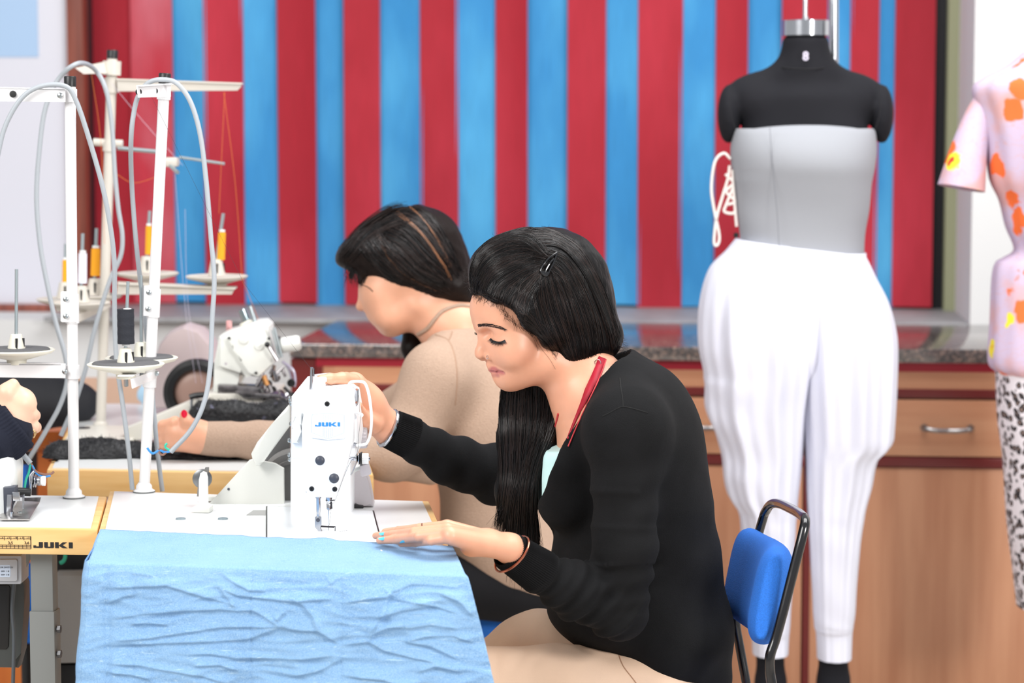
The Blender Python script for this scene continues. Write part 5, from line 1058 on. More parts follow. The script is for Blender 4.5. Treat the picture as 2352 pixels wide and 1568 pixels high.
F.ball(M(1125, 817, .0135), .0084, k=.0024).ball(M(1108, 819, -.0125), .007, k=.004)
F.cone(M(1112, 829, .006), M(1121, 827.5, .0095), .0022, .0018, k=.002, sub=True)
F.cone(M(1108, 751, .012), M(1152, 755, .038), .008, .006, k=.010).cone(M(1103, 750, -.010), M(1112, 755, -.034), .006, .005, k=.008)
F.ell(M(1117, 768, .024), (.010, .012, .008), HR, k=.010, sub=True).ell(M(1100, 768, -.022), (.010, .012, .008), HR, k=.010, sub=True)
F.ball(M(1145, 775, .0285), .0128, k=.003).ball(M(1115, 775, -.0285), .0118, k=.003)
F.cone(M(1127, 783, .030), M(1163, 784, .043), .0012, .0012, k=.003, sub=True)
F.cone(M(1124, 836, 0), M(1129, 846, 0), .0058, .0052, k=.006).chain([M(1128.5, 847, 0), M(1141, 848.5, .016), M(1158, 852, .0255)], [.0052, .0042, .0016], k=.002).chain([M(1137, 858, 0), M(1147, 857.5, .015), M(1158, 853.5, .0250)], [.0058, .0048, .0018], k=.002)
F.cone(M(1129, 852.4, .004), M(1144, 852.8, .020), .0014, .0012, k=.0012, sub=True).cone(M(1144, 852.8, .020), M(1160, 853.4, .0285), .0012, .0012, k=.0015, sub=True)
F.cone(M(1138.5, 810, .0195), M(1137, 825, .0185), .0014, .0014, k=.003, sub=True).cone(M(1126, 768.5, .029), M(1157, 772, .043), .0009, .0009, k=.003, sub=True)
F.cone(M(1146, 868, 0), M(1156, 866, .012), .003, .002, k=.006, sub=True)
F.cone(P(1300, 800, D0), P(1366, 915, D0), .050, .056, k=.035)
# upper chest and shoulders under the cardigan
F.cone(P(1366, 925, D0), P(1400, 1010, D0), .062, .078, k=.05, flat=(VD, 1.35)).cone(P(1400, 960, D0-.04), P(1440, 985, D0-.14), .045, .044, k=.05).cone(P(1400, 960, D0+.04), P(1425, 985, D0+.14), .045, .044, k=.05)
F.ell(P(1408, 1080, D0), (.078, .10, .10), [VR, VD, VU], k=.05).ball(P(1318, 1150, D0-.055), .040, k=.04).ball(P(1312, 1150, D0+.062), .044, k=.04)
headm = F.mesh(.0019, hi=None, lo=None, name='h') if False else F.mesh(.0021, lo=(HC.x-.35, HC.y-.35, P(1300, 1180, D0).z), smooth=1)
tone(headm, [(M(1128.5, 847, 0), M(1141, 848.5, .016), .0072, .95), (M(1141, 848.5, .016), M(1158, 852, .0255), .0062, .95), (M(1137, 858, 0), M(1147, 857.5, .015), .0078, .85), (M(1147, 857.5, .015), M(1158, 854, .025), .0062, .85), (M(1138, 852.6, .014), M(1160, 853.2, .027), .0022, 1.3), (M(1112, 829, .006), M(1121, 827.5, .0095), .003, 1.2), (M(1195, 800, .05), M(1200, 802, .05), .028, .10)])
# hands
def hand_near():
    H = Fld(); w = P(1172, 1260, 3.568); k = [(1036, 1234, .788), (1032, 1224.5, .793), (1028, 1216, .794), (1027, 1209, .791)]
    K = [PZ(x, y, z) for x, y, z in k]
    ch = [[(990, 1241, .782), (955, 1246, .769), (921, 1248.5, .7635)], [(962, 1232, .785), (912, 1238, .771), (872, 1241, .7635)], [(952, 1222, .788), (900, 1228, .772), (863, 1230, .764)], [(965, 1213.5, .785), (915, 1219, .771), (884, 1221, .764)]]
    H.cone(w, P(1218, 1290, 3.59), .0215, .022, k=.02, flat=(VU, 1.1))
    for i in range(4): H.cone(w+VD*(.010*(i-1.5)), K[i], .0165, .0108, k=.012)
    H.cone(P(1122, 1242, 3.55), P(1080, 1256, 3.53), .015, .0135, k=.018)
    th = [P(1120, 1244, 3.60), PZ(1070, 1236, .772), PZ(1020, 1222, .768), PZ(995, 1216, .765)]; H.chain(th, [.015, .011, .0095, .0075], k=.008)
    for i, c in enumerate(ch): H.chain([K[i].lerp(w, .12)]+[K[i]]+[PZ(*q_) for q_ in c], [.0095, .0098, .0080, .0071, .0056] if i else [.009, .0088, .0071, .0063, .0049], k=.0022)
    return H, None
H1, tips1 = hand_near(); hm1 = H1.mesh(.0016)
tone(hm1, [(PZ(984, 1236, .79), PZ(986, 1236, .79), .007, .22), (PZ(957, 1226, .792), PZ(959, 1226, .792), .007, .22)])
def hand_far():
    H = Fld(); w = P(895, 985, 3.98); H.cone(w, P(945, 1010, 3.99), .024, .024, k=.01)
    H.cone(w, P(842, 925, 3.955), .024, .026, k=.02).cone(P(842, 925, 3.955), P(812, 884, 3.93), .027, .022, k=.02).cone(P(850, 960, 3.96), P(826, 905, 3.965), .022, .02, k=.02)
    H.chain([P(812, 874, 3.905), P(786, 869, 3.885), P(757, 870, 3.865), P(736, 870, 3.855)], [.0118, .0098, .0085, .0070], k=.006)
    H.chain([P(806, 886, 3.915), P(782, 881, 3.90), P(760, 879, 3.905), P(752, 880, 3.90)], [.011, .0095, .0085, .007], k=.006)
    H.chain([P(818, 874, 3.95), P(795, 869, 3.96), P(775, 872, 3.965), P(768, 880, 3.965)], [.0115, .0098, .0088, .007], k=.006)
    H.chain([P(828, 880, 3.98), P(808, 872, 3.995), P(792, 878, 4.0), P(786, 890, 4.0)], [.0105, .009, .008, .0065], k=.006)
    H.chain([P(858, 975, 3.94), P(838, 965, 3.915), P(826, 948, 3.90), P(822, 932, 3.885)], [.016, .012, .010, .008], k=.008)
    return H
hm2 = hand_far().mesh(.0018)
LB = Fld(); hip = P(1550, 1600, D0)
LB.ell(hip, (.085, .13, .075), [VR, VD, VU]).ell(P(1490, 1350, D0), (.08, .11, .13), [VR, VD, VU], k=.04).ell(P(1460, 1120, D0), (.07, .11, .12), [VR, VD, VU], k=.05)
LB.chain([P(1436, 1000, D0-.155), P(1430, 1395, D0-.19), P(1258, 1318, 3.61)], [.030, .024, .019], k=.01).chain([P(1400, 1000, D0+.15), P(1150, 1096, 4.03), P(960, 1020, 4.0)], [.030, .024, .020], k=.01)
kn = (P(1010, 1600, D0-.10), P(1060, 1590, D0+.13)); fN, fF = Vector((kn[0].x-.02, kn[0].y, FL+.07)), Vector((kn[1].x+.02, kn[1].y, FL+.07)); lowbody(LB, hip, kn[0], kn[1], fN, fF, .056)
lbm = LB.mesh(.007)
for m_0 in (hm2, lbm): tone(m_0, [])
def join_tone(ms, name):
    vals = []
    for m in ms: a = np.zeros(len(m.vertices), np.float32); m.attributes['tone'].data.foreach_get('value', a); vals.append(a)
    me = join_meshes(ms, name); at = me.attributes.new('tone', 'FLOAT', 'POINT')
    if len(me.vertices) == sum(map(len, vals)): at.data.foreach_set('value', np.concatenate(vals))
    return me
link('body', join_tone([headm, hm1, hm2, lbm], 'body'), M_skin1, w1)
M_nail = mat('aqua_nail_polish', (92, 196, 226), .2)
hb = BVHTree.FromPolygons([Vector(x) for x in mverts(hm1)], [tuple(p.vertices) for p in hm1.polygons])
for x, y, L_n in ((880, 1224.5, .0066), (880.5, 1235.5, .0080), (927.5, 1243.8, .0066)):
    d = ray(x, y).normalized(); h = hb.ray_cast(CP, d)
    if h[0]: nail('fingernail', None, h[0]-d*.0006, -VR-VU*.18, (h[1] if h[1].dot(d) < 0 else -h[1]), .0036, L_n, w1, M_nail)
M_lash = mat('black_lash', (16, 14, 16), .6); M_brow = mat('dark_brow', (44, 34, 34), .8)
bv = BVHTree.FromPolygons([Vector(x) for x in mverts(headm)], [tuple(p.vertices) for p in headm.polygons])
def onface(x, y, lift=.0005):
    d = ray(x, y).normalized(); h = bv.ray_cast(CP, d); return (h[0]-d*lift) if h[0] else M(x, y, .03)
def hairs(path, n, L, ang, m, name, r=.0003, spread=2.5, par=None, jl=.3):
    g = MB(); sp_ = spline(path, 12); R1 = random.Random(4)
    for i in range(n):
        t = i/(n-1); p = sp_[int(t*(len(sp_)-1))]; a0 = R_(ang(t)); y0 = R1.uniform(-spread, spread); l_ = L(t)*R1.uniform(1-jl, 1+jl)
        q_ = [(p[0]+math.cos(a0)*l_*s+.0, p[1]+y0-math.sin(a0)*l_*s*(1-.3*s)) for s in (0, .35, .7, 1)]
        g.tube([onface(x, y, .0004+.0006*k) for k, (x, y) in enumerate(q_)], [r, r, r*.7, r*.25], 3, cap=False)
    g.build(name, m, par or w1)
hairs([(1097, 748), (1112, 746.5), (1130, 748), (1145, 751.5), (1160, 757)], 130, lambda t: 8-3*t, lambda t: 25-45*t, M_brow, 'eyebrow', .00036, 3.0)
lid = [(1127, 777.5), (1134, 783), (1143, 785.5), (1152, 785), (1160, 781)]
MB().tube([onface(x, y, .0006) for x, y in spline(lid, 6)], .0011, 6).build('eyeliner', M_lash, w1)
g = MB(); R1 = random.Random(9)
for i in range(60):
    t = i/59; p = spline(lid, 14)[int(t*55)]; b0 = onface(p[0], p[1], .001); dv = (-VD*.35-VR*(.75-t*1.1)-VU*.55).normalized(); L_ = .0085*R1.uniform(.7, 1.15)
    g.tube([b0, b0+dv*L_*.5, b0+dv*L_+VU*.0012], [.00032, .00026, .00008], 3, cap=False)
for i in range(16):
    b0 = M(1100, 763+i*.3, -.020); g.tube([b0, b0-VR*.004-VU*.001, b0-VR*.007+VU*.0005*(i % 3)], [.0004, .0003, .0001], 3, cap=False)
g.build('eyelashes', M_lash, w1)
MB().tube(spline([M(1090, 738, -.014), M(1091, 743, -.013), M(1096, 748, -.010)], 4), .001, 5).build('far_eyebrow', M_brow, w1)
nr_ = onface(1119, 820, .0006); MB().tube([nr_+(VR*.0016*math.cos(a)-VD*.0004)+VU*.0028*math.sin(a) for a in np.linspace(0, 6.2, 14)], .00035, 5).build('nose_ring', M_chrome, w1)
# ---- hair
M_h1, M_h2, M_h3 = hairmat('black_hair', (12, 10, 11), .42), mat('black_strand', (14, 12, 13), .3, spec=.38), mat('brown_strand', (38, 26, 23), .34, spec=.38)
F = Fld()
F.ell(M(1236, 655), (.110, .084, .080), HR).ell(M(1145, 628), (.043, .055, .042), HR, k=.03).ell(M(1180, 600), (.06, .06, .045), HR, k=.03).ell(M(1250, 600), (.065, .06, .048), HR, k=.03).ell(M(1310, 680), (.066, .078, .085), HR, k=.03)
F.ell(M(1345, 762), (.052, .066, .062), HR, k=.03).ell(M(1382, 772), (.030, .045, .030), HR, k=.02).cone(M(1300, 720, .045), M(1330, 812, .036), .040, .034, k=.02).cone(M(1270, 700, .05), M(1300, 800, .044), .028, .026, k=.02)
F.cone(M(1150, 690, .050), M(1190, 722, .058), .022, .022, k=.02).cone(M(1190, 722, .058), M(1255, 770, .058), .022, .022, k=.02)
for x, y, r in ((1088, 742, .046), (1130, 766, .0495), (1152, 790, .041), (1188, 814, .042), (1230, 858, .041), (1256, 888, .036)): F.cone(M(x, y, -.12), M(x, y, .12), r, r, k=.006, sub=True)
cap = F.mesh(.0032, disp=lambda v: .0012*fbm(v, 70, 2))
L_ = Fld(); DL = D0+.015
L_.cone(M(1295, 830, -.06), P(1240, 905, DL+.02), .03, .028, k=.02)
for (a, b, ra, rb, d) in [((1245, 885), (1232, 1010), .032, .030, 0), ((1205, 885), (1190, 1010), .026, .025, .005), ((1170, 890), (1166, 1010), .014, .012, .01), ((1232, 1010), (1205, 1130), .030, .024, -.005), ((1190, 1010), (1180, 1130), .025, .022, 0), ((1166, 1000), (1158, 1120), .012, .010, .005), ((1205, 1130), (1215, 1225), .022, .013, -.01), ((1180, 1130), (1178, 1215), .020, .012, -.005), ((1158, 1120), (1150, 1180), .010, .005, 0), ((1215, 1210), (1238, 1262), .010, .003, -.01)]:
    L_.cone(P(*a, DL+d), P(*b, DL+d), ra, rb, k=.016, flat=(VD, .55))
lock = L_.mesh(.0032, disp=lambda v: .0010*fbm(v*np.array([1, 1, .15]), 140, 2))
hv = link('hair', join_meshes([cap, lock], 'hair'), M_h1, w1)
S = Hair(cap, 3)
G = S.clump
G([(1084, 662), (1084, 622), (1105, 575), (1160, 545), (1215, 545), (1256, 580)], [(1104, 684), (1114, 645), (1150, 605), (1200, 592), (1258, 600)], 420, 3, frizz=2)
G([(1100, 684), (1114, 645), (1155, 610), (1205, 598), (1256, 604)], [(1150, 706), (1168, 665), (1200, 640), (1232, 622), (1258, 608)], 380, 3, frizz=2)
G([(1090, 600), (1120, 560), (1170, 536), (1230, 530), (1262, 580)], [(1082, 650), (1095, 595), (1140, 560), (1200, 556), (1258, 596)], 260, 3)
G([(1196, 530), (1262, 530), (1330, 565), (1375, 640), (1402, 710), (1424, 775)], [(1240, 560), (1290, 570), (1335, 620), (1370, 690), (1395, 760), (1405, 806)], 420, 3, frizz=2)
G([(1250, 570), (1300, 590), (1340, 650), (1372, 730), (1385, 800)], [(1262, 612), (1292, 650), (1318, 720), (1335, 790), (1340, 845)], 480, 4, frizz=2)
G([(1262, 612), (1290, 650), (1315, 720), (1330, 790), (1335, 845)], [(1245, 622), (1240, 680), (1255, 745), (1285, 805), (1318, 846)], 480, 4, frizz=1)
G([(1248, 620), (1238, 680), (1250, 740), (1280, 800), (1310, 842)], [(1160, 708), (1172, 722), (1196, 742), (1240, 772), (1285, 822)], 360, 3, frizz=1)
G([(1240, 615), (1200, 645), (1170, 680), (1160, 705)], [(1252, 622), (1226, 670), (1214, 715), (1218, 752)], 220, 3, frizz=3)
G([(1092, 640), (1120, 600), (1165, 580), (1210, 580)], [(1130, 690), (1150, 655), (1190, 625), (1235, 605)], 520, 4, frizz=3, r=.0006)
G([(1150, 700), (1175, 660), (1205, 630), (1245, 612)], [(1205, 748), (1215, 700), (1232, 660), (1254, 622)], 520, 4, frizz=3, r=.0006)
G([(1160, 715), (1185, 735), (1225, 765)], [(1200, 690), (1222, 715), (1262, 760)], 300, 5, frizz=3, r=.0005)
for gx, gy in (((1086, 660), (1150, 706)),): G([(1082, 655), (1092, 672), (1120, 680), (1150, 690)], [(1084, 668), (1104, 682), (1130, 688), (1156, 706)], 90, 3, frizz=5, r=.0003)
def fly(base, n, L, ang, sp, r=.00022, curl=8):                    # loose single hairs
    for i in range(n):
        t = S.r.random(); k = t*(len(base)-1); j = int(k); f = k-j; p = np.array(base[j])*(1-f)+np.array(base[min(j+1, len(base)-1)])*f; a = R_(ang+S.r.uniform(-sp, sp)); l_ = L*S.r.uniform(.4, 1.2); c = S.r.uniform(-curl, curl); pts = []
        for s in range(8): u = s/7; pts.append(P(p[0]+math.cos(a)*l_*u+c*math.sin(u*3), p[1]-math.sin(a)*l_*u+c*u*u, D0-.01+.02*(i % 3)))
        S.mb.cur = 1+i % 2; S.mb.tube(pts, [r]*6+[r*.6, r*.3], 3, cap=False)
fly([(1340, 590), (1395, 700), (1424, 770)], 34, 34, -62, 22); fly([(1424, 770), (1420, 806)], 30, 22, -35, 50); fly([(1084, 610), (1080, 660)], 26, 16, 190, 50, curl=10); fly([(1140, 545), (1280, 530)], 20, 16, 150, 40); fly([(1130, 560), (1250, 530)], 12, 10, 40, 30)
S.mb.build('cap_strands', [M_h1, M_h2, M_h3], hv, smooth=True)
S2 = Hair(lock, 5); G = S2.clump
G([(1150, 895), (1146, 960), (1152, 1060), (1148, 1150), (1140, 1215)], [(1205, 880), (1200, 980), (1195, 1080), (1180, 1160), (1175, 1245)], 520, 4, r=.0005, lift=.002)
G([(1205, 880), (1205, 980), (1195, 1080), (1185, 1160), (1180, 1240)], [(1284, 905), (1278, 980), (1240, 1070), (1228, 1150), (1240, 1262)], 620, 4, r=.0005, lift=.002)
for (x0, x1, xe, ye, n) in ((1158, 1180, 1140, 1212, 40), (1200, 1225, 1238, 1290, 46), (1180, 1200, 1172, 1330, 24), (1210, 1220, 1205, 1350, 18)):
    for i in range(n):
        x = S2.r.uniform(x0, x1); xe_ = xe+S2.r.gauss(0, 7); e_ = ye+S2.r.gauss(0, 14); S2.mb.cur = S2.r.randrange(3)
        S2.mb.tube([P(x+(xe_-x)*t**1.3+2*math.sin(t*5+i), 1120+(e_-1120)*t, DL-.012-.004*math.sin(i)) for t in np.linspace(0, 1, 9)], [.0004]*6+[.0003, .0002, .0001], 3, cap=False)
S2.mb.build('lock_strands', [M_h1, M_h2, M_h3], hv, smooth=True)
bh = MB(); R2 = random.Random(21); hl_ = spline([(1080, 668), (1094, 680), (1108, 687), (1134, 694), (1155, 714), (1179, 741), (1211, 755), (1232, 770), (1262, 796), (1280, 822)], 10)
for i in range(230):
    p = hl_[R2.randrange(len(hl_))]; a = R_(R2.uniform(-150, -60)) if p[0] < 1150 else R_(R2.uniform(-120, -20)); l_ = R2.uniform(5, 15); cu_ = R2.uniform(-4, 4); x0, y0 = p[0]+R2.gauss(0, 3)-math.cos(a)*7, p[1]+R2.gauss(0, 3)+math.sin(a)*7
    bh.tube([onface(x0+math.cos(a)*(l_+5)*s+cu_*s*s, y0-math.sin(a)*(l_+5)*s+cu_*s, .0009) for s in (0, .3, .6, .85, 1)], [.0002, .00018, .00016, .00012, .00006], 3, cap=False)
bh.build('hairline_hairs', M_h1, hv)
fb = MB()
for i in range(2):
    pts = [(1224, 768), (1240, 796), (1262, 824), (1276, 848)] if i < 1 else [(1216, 760), (1226, 778), (1233, 796), (1236, 806)]
    fb.tube([onface(x, y, .0012) for x, y in spline(pts, 6)], .00018, 4)
fb.build('loose_hairs', M_h2, hv)
bc = BVHTree.FromPolygons([Vector(x) for x in mverts(cap)], [tuple(p.vertices) for p in cap.polygons])
def oncap(x, y, lift): d = ray(x, y).normalized(); h = bc.ray_cast(CP, d); return h[0]-d*lift
M_clip = mat('black_hair_clip', (14, 14, 18), .15, coat=.5)
cl_ = MB(); oL = [(1280, 580), (1262, 592), (1247, 610), (1242, 622), (1248, 630), (1256, 633), (1262, 622), (1272, 602)]
cl_.tube([oncap(x, y, .0045) for x, y in spline(oL+[oL[0]], 4)], .0016, 8); cl_.tube([oncap(x, y, .005) for x, y in spline([(1272, 594), (1262, 606), (1255, 618), (1252, 626)], 4)], .0017, 8)
cl_.prism([oncap(x, y, .0045) for x, y in [(1243, 621), (1260, 624), (1257, 634), (1247, 630)]], -VD*.0012).build('hair_clip', M_clip, w1, label='black snap hair clip')
# ---- clothes
M_card = mat('black_cardigan_knit', (13, 13, 15), .9, bump=(700, .35), sheen=0, vary=(25, .2), spec=.25); M_pant = mat('beige_twill', (226, 195, 170), .75, bump=(800, .2), vary=(10, .04)); M_cami = mat('aqua_camisole', (196, 232, 232), .8)
F = Fld()
F.ell(P(1448, 1050, D0), (.100, .145, .150), [VR, VD, VU]).ell(P(1468, 960, D0), (.075, .13, .085), [VR, VD, VU], k=.04).cone(P(1425, 872, D0-.035), P(1440, 965, D0-.14), .036, .052, k=.04).cone(P(1425, 872, D0+.035), P(1425, 965, D0+.14), .036, .052, k=.04)
F.cone(P(1398, 860, D0-.05), P(1300, 1070, D0-.07), .032, .050, k=.03).cone(P(1398, 860, D0+.05), P(1300, 1070, D0+.07), .032, .050, k=.03)
F.cone(P(1400, 850, D0), P(1420, 900, D0), .045, .06, k=.03)
F.ball(P(1306, 1148, D0-.066), .0515, k=.035).ball(P(1306, 1148, D0+.066), .0515, k=.035).ell(P(1500, 1120, D0), (.085, .145, .16), [VR, VD, VU], k=.05)
F.ell(P(1487, 1255, D0), (.105, .135, .13), [VR, VD, VU], k=.06).ell(P(1422, 1290, D0), (.110, .12, .11), [VR, VD, VU], k=.04).ell(P(1476, 1380, D0), (.130, .15, .10), [VR, VD, VU], k=.06).ell(P(1545, 1470, D0+.0), (.092, .165, .085), [VR, VD, VU], k=.05).ell(P(1400, 1400, D0), (.098, .14, .05), [VR, VD, VU], k=.03)
F.cone(P(1480, 1425, D0-.06), P(1612, 1550, D0-.05), .048, .044, k=.04).cone(P(1480, 1425, D0+.06), P(1612, 1550, D0+.05), .048, .044, k=.04)
DA = D0-.175
F.ball(P(1440, 992, D0-.150), .060, k=.05).cone(P(1438, 1010, D0-.160), P(1434, 1260, DA-.02), .056, .0475, k=.03).cone(P(1434, 1260, DA-.02), P(1424, 1405, DA-.02), .0475, .0395, k=.02)
F.cone(P(1424, 1408, DA-.02), P(1320, 1356, 3.63), .0395, .040, k=.022).cone(P(1320, 1356, 3.63), P(1248, 1318, 3.602), .040, .033, k=.02)
F.ball(P(1410, 1000, D0+.14), .058, k=.05).cone(P(1410, 1010, D0+.15), P(1150, 1092, 4.035), .056, .048, k=.03).cone(P(1150, 1092, 4.035), P(1040, 1060, 4.02), .048, .044, k=.02).cone(P(1040, 1060, 4.02), P(932, 1000, 3.99), .042, .0335, k=.01)
nk = [((1366, 796), .058), ((1352, 822), .060), ((1318, 850), .066), ((1276, 898), .066), ((1238, 962), .062), ((1214, 1018), .064), ((1186, 1070), .066), ((1172, 1106), .058)]
for i in range(len(nk)-1): F.cone(P(*nk[i][0], D0), P(*nk[i+1][0], D0), nk[i][1], nk[i+1][1], k=.004, sub=True, flat=(VD, 1.6 if i < 3 else 2.3))
def segt(v, a, b): a, b = A(a), A(b); ba = b-a; t = ((v-a)@ba)/float(ba@ba); d = np.linalg.norm(v-a-np.clip(t, 0, 1)[:, None]*ba, axis=1); return t, d
def cdisp(v):
    o = .0008*fbm(v, 28, 2)
    t, d = segt(v, P(1424, 1408, DA-.02), P(1200, 1288, 3.58)); w_ = np.exp(-((d-.035)/.02)**2)*np.clip((t+.08)*9, 0, 1)*np.clip((1.0-t)*8, 0, 1); px = (v-A(P(1424, 1408, DA)))@A(VR+VU*.9)
    o += w_*(.0030*np.sin(t*34+1.5*np.sin(px*26)+1.5*fbm(v, 20, 1))+.002*np.sin(t*62+px*60))
    t, d = segt(v, P(1438, 1000, D0-.16), P(1424, 1405, DA-.02)); w_ = np.exp(-((d-.05)/.02)**2)*np.clip((t-.02)*5, 0, 1)*np.clip((1.02-t)*8, 0, 1); px = (v-A(P(1438, 1000, DA)))@A(VR)
    o += w_*(0.0016*np.sin(t*30+px*22+1.2*fbm(v, 14, 1))+.0016*np.exp(-((t-.52)/.02)**2)+.0022*np.exp(-((t-.32)/.022)**2)*(px < .02)+.0035*(t > .72)*np.sin(t*48+px*40))
    t, d = segt(v, P(1150, 1092, 4.035), P(932, 1000, 3.99)); w_ = np.exp(-((d-.042)/.02)**2)*np.clip((t+.3)*5, 0, 1)*np.clip((1.0-t)*7, 0, 1); px = (v-A(P(1150, 1092, 4.03)))@A(VR-VU*.5)
    o += w_*.0026*np.sin(t*30+px*34+2.2*fbm(v, 16, 1))
    z = v[:, 2]; x = (v-A(P(1448, 1050, D0)))@A(VR); back = np.clip((x-.02)*12, 0, 1); o += back*.0035*np.sin(z*62+x*18+1.3*fbm(v, 10, 1))*np.clip((P(0, 1130, D0).z-z)*12, 0, 1)
    # shoulder and armhole seams
    for a, b in ((P(1425, 880, D0-.07), P(1430, 935, D0-.13)), (P(1380, 955, D0-.15), P(1430, 934, D0-.15)), (P(1430, 934, D0-.15), P(1490, 948, D0-.15))):
        t, d = segt(v, a, b); m = (t > 0) & (t < 1); 
    return o
cm = F.mesh(.0031, disp=cdisp)
cdg = link('cardigan', cm, M_card, w1)
cb = BVHTree.FromPolygons([Vector(x) for x in mverts(cm)-np.array([0, 0, 0])], [tuple(p.vertices) for p in cm.polygons]) if False else None
cmw = mverts(cm); mwi = cdg.matrix_world if False else None
bpy.context.view_layer.update(); cvw = [cdg.matrix_world @ Vector(x) for x in cmw]; cb = BVHTree.FromPolygons(cvw, [tuple(p.vertices) for p in cm.polygons])
def oncard(x, y, lift=.0): d = ray(x, y).normalized(); h = cb.ray_cast(CP, d); return (h[0]-d*lift) if h[0] else P(x, y, D0-.15)
M_seam = mat('black_seam', (8, 8, 9), .9)
sm_ = MB()
for l in [[(1424, 868), (1426, 890), (1430, 915), (1431, 934)], [(1384, 956), (1400, 948), (1418, 938), (1431, 934), (1450, 937), (1468, 942), (1488, 948)]]: sm_.tube([oncard(x, y, .0) for x, y in spline(l, 6)], .0009, 6)
sm_.build('seam', M_seam, cdg)
# ribbed neck band following the opening
nb = [(1436, 822), (1443, 836), (1436, 856), (1412, 878), (1380, 903), (1346, 948), (1318, 1000), (1292, 1052), (1258, 1096), (1240, 1122)]
def cuff(name, a, b, ra, rb, par, nrib=64, flat=1.0):
    a, b = Vector(a), Vector(b); t = (b-a).normalized(); n_ = (VU-t*VU.dot(t)).normalized(); bn = t.cross(n_); vs = []; fs = []; ns = 14; nn = nrib*4
    for i in range(ns+1):
        s = i/ns; c = a.lerp(b, s); r = ra+(rb-ra)*s
        for k in range(nn): an = 2*math.pi*k/nn; q_ = r+.0009*math.cos(an*nrib)*(1 if 0 < i < ns else 0)-(.0015 if i in (0, ns) else 0); vs.append(c+n_*(math.cos(an)*q_)+bn*(math.sin(an)*q_*flat))
    for i in range(ns):
        for k in range(nn): fs.append((i*nn+k, i*nn+(k+1) % nn, (i+1)*nn+(k+1) % nn, (i+1)*nn+k))
    o = MB().add(vs, fs).build(name, M_card, par, auto=80); m = o.modifiers.new('s', 'SOLIDIFY'); m.thickness = .002; return o
cuff('ribbed_cuff', P(1248, 1318, 3.603), P(1163, 1262, 3.568), .0355, .0288, cdg); cuff('ribbed_cuff', P(950, 1008, 3.995), P(896, 984, 3.982), .0355, .0325, cdg)
bg = MB(); c_ = P(1172, 1268, 3.57); ax_ = (P(1163, 1262, 3.568)-P(1248, 1318, 3.603)).normalized(); ax2 = (ax_+VU*.30-VR*.1).normalized(); n_ = (VU-ax2*VU.dot(ax2)).normalized(); bn = ax2.cross(n_)
bg.tube([P(1176, 1272, 3.571)+n_*(.0335*math.cos(a))+bn*(.033*math.sin(a)) for a in np.linspace(0, 2*math.pi, 40)], .0017, 8).build('bangle', mat('rose_gold', (196, 124, 100), .22, 1), w1, label='rose gold bangle over the near cuff')
cw = P(888, 984, 3.975); ax_ = (P(896, 984, 3.98)-P(950, 1008, 3.995)).normalized(); n_ = (VU-ax_*VU.dot(ax_)).normalized(); bn = ax_.cross(n_)
MB().tube([P(891, 983, 3.978)+n_*(.031*math.cos(a))+bn*(.031*math.sin(a)) for a in np.linspace(0, 2*math.pi, 40)], .0036, 10).build('bracelet', M_chrome, w1, label='wide silver bracelet on the far wrist')
rc = PZ(969, 1217, .787); MB().tube([rc+VU*(.0100*math.cos(a))+VD*(.0100*math.sin(a)) for a in np.linspace(0, 2*math.pi, 26)], .0009, 6).build('finger_ring', mat('bronze_ring', (120, 84, 70), .3, 1), w1)
# camisole
F = Fld(); F.ell(P(1425, 1085, D0), (.096, .130, .12), [VR, VD, VU]).cone(P(1300, 1060, D0-.055), P(1312, 1150, D0-.060), .036, .048, k=.03).cone(P(1300, 1060, D0+.055), P(1312, 1150, D0+.060), .036, .048, k=.03).ell(P(1300, 1085, D0), (.036, .06, .05), [VR, VD, VU], k=.03)
F.half(P(1262, 1034, D0-.05), (VU*.995-VR*.1), .002); link('camisole', F.mesh(.004), M_cami, w1)
# lanyard
M_lan = mat('red_lanyard', (168, 10, 40), .6); ln = MB(); bsk = bv
def onskin(x, y, lift=.0015):
    d = ray(x, y).normalized(); h = bv.ray_cast(CP, d); k = cb.ray_cast(CP, d); c = [q_[0] for q_ in (h, k) if q_[0]]; 
    return min(c, key=lambda p: (p-CP).length)-d*lift if c else P(x, y, D0-.06)
lw = [(1384, 822, 9), (1376, 845, 9), (1366, 868, 8.5), (1352, 897, 7.5), (1340, 925, 5), (1328, 950, 3), (1316, 978, 2), (1304, 1008, 1.6)]
vs = []; 
for x, y, w_ in lw: vs += [onskin(x-w_, y-w_*.4), onskin(x+w_, y+w_*.4)]
ln.add(vs, [(2*i, 2*i+1, 2*i+3, 2*i+2) for i in range(len(lw)-1)]); o = ln.build('lanyard', M_lan, w1); o.modifiers.new('s', 'SOLIDIFY').thickness = .0015
rd = MB(); rd.tube([onskin(x, y, .0028) for x, y in spline([(1392, 826), (1380, 860), (1362, 900), (1340, 945), (1322, 985), (1305, 1025)], 6)], .0011, 6).tube([onskin(x, y, .0025) for x, y in spline([(1282, 950), (1274, 985), (1266, 1015), (1264, 1030)], 5)], .0016, 6)
rd.build('cord', mat('red_cord', (206, 60, 66), .6), w1); rc = onskin(1373, 833, .003); MB().tube([rc+VR*(.005*math.cos(a))+VU*(.005*math.sin(a)) for a in np.linspace(0, 6.28, 20)], .0006, 5).build('lanyard_ring', M_chrome, w1)
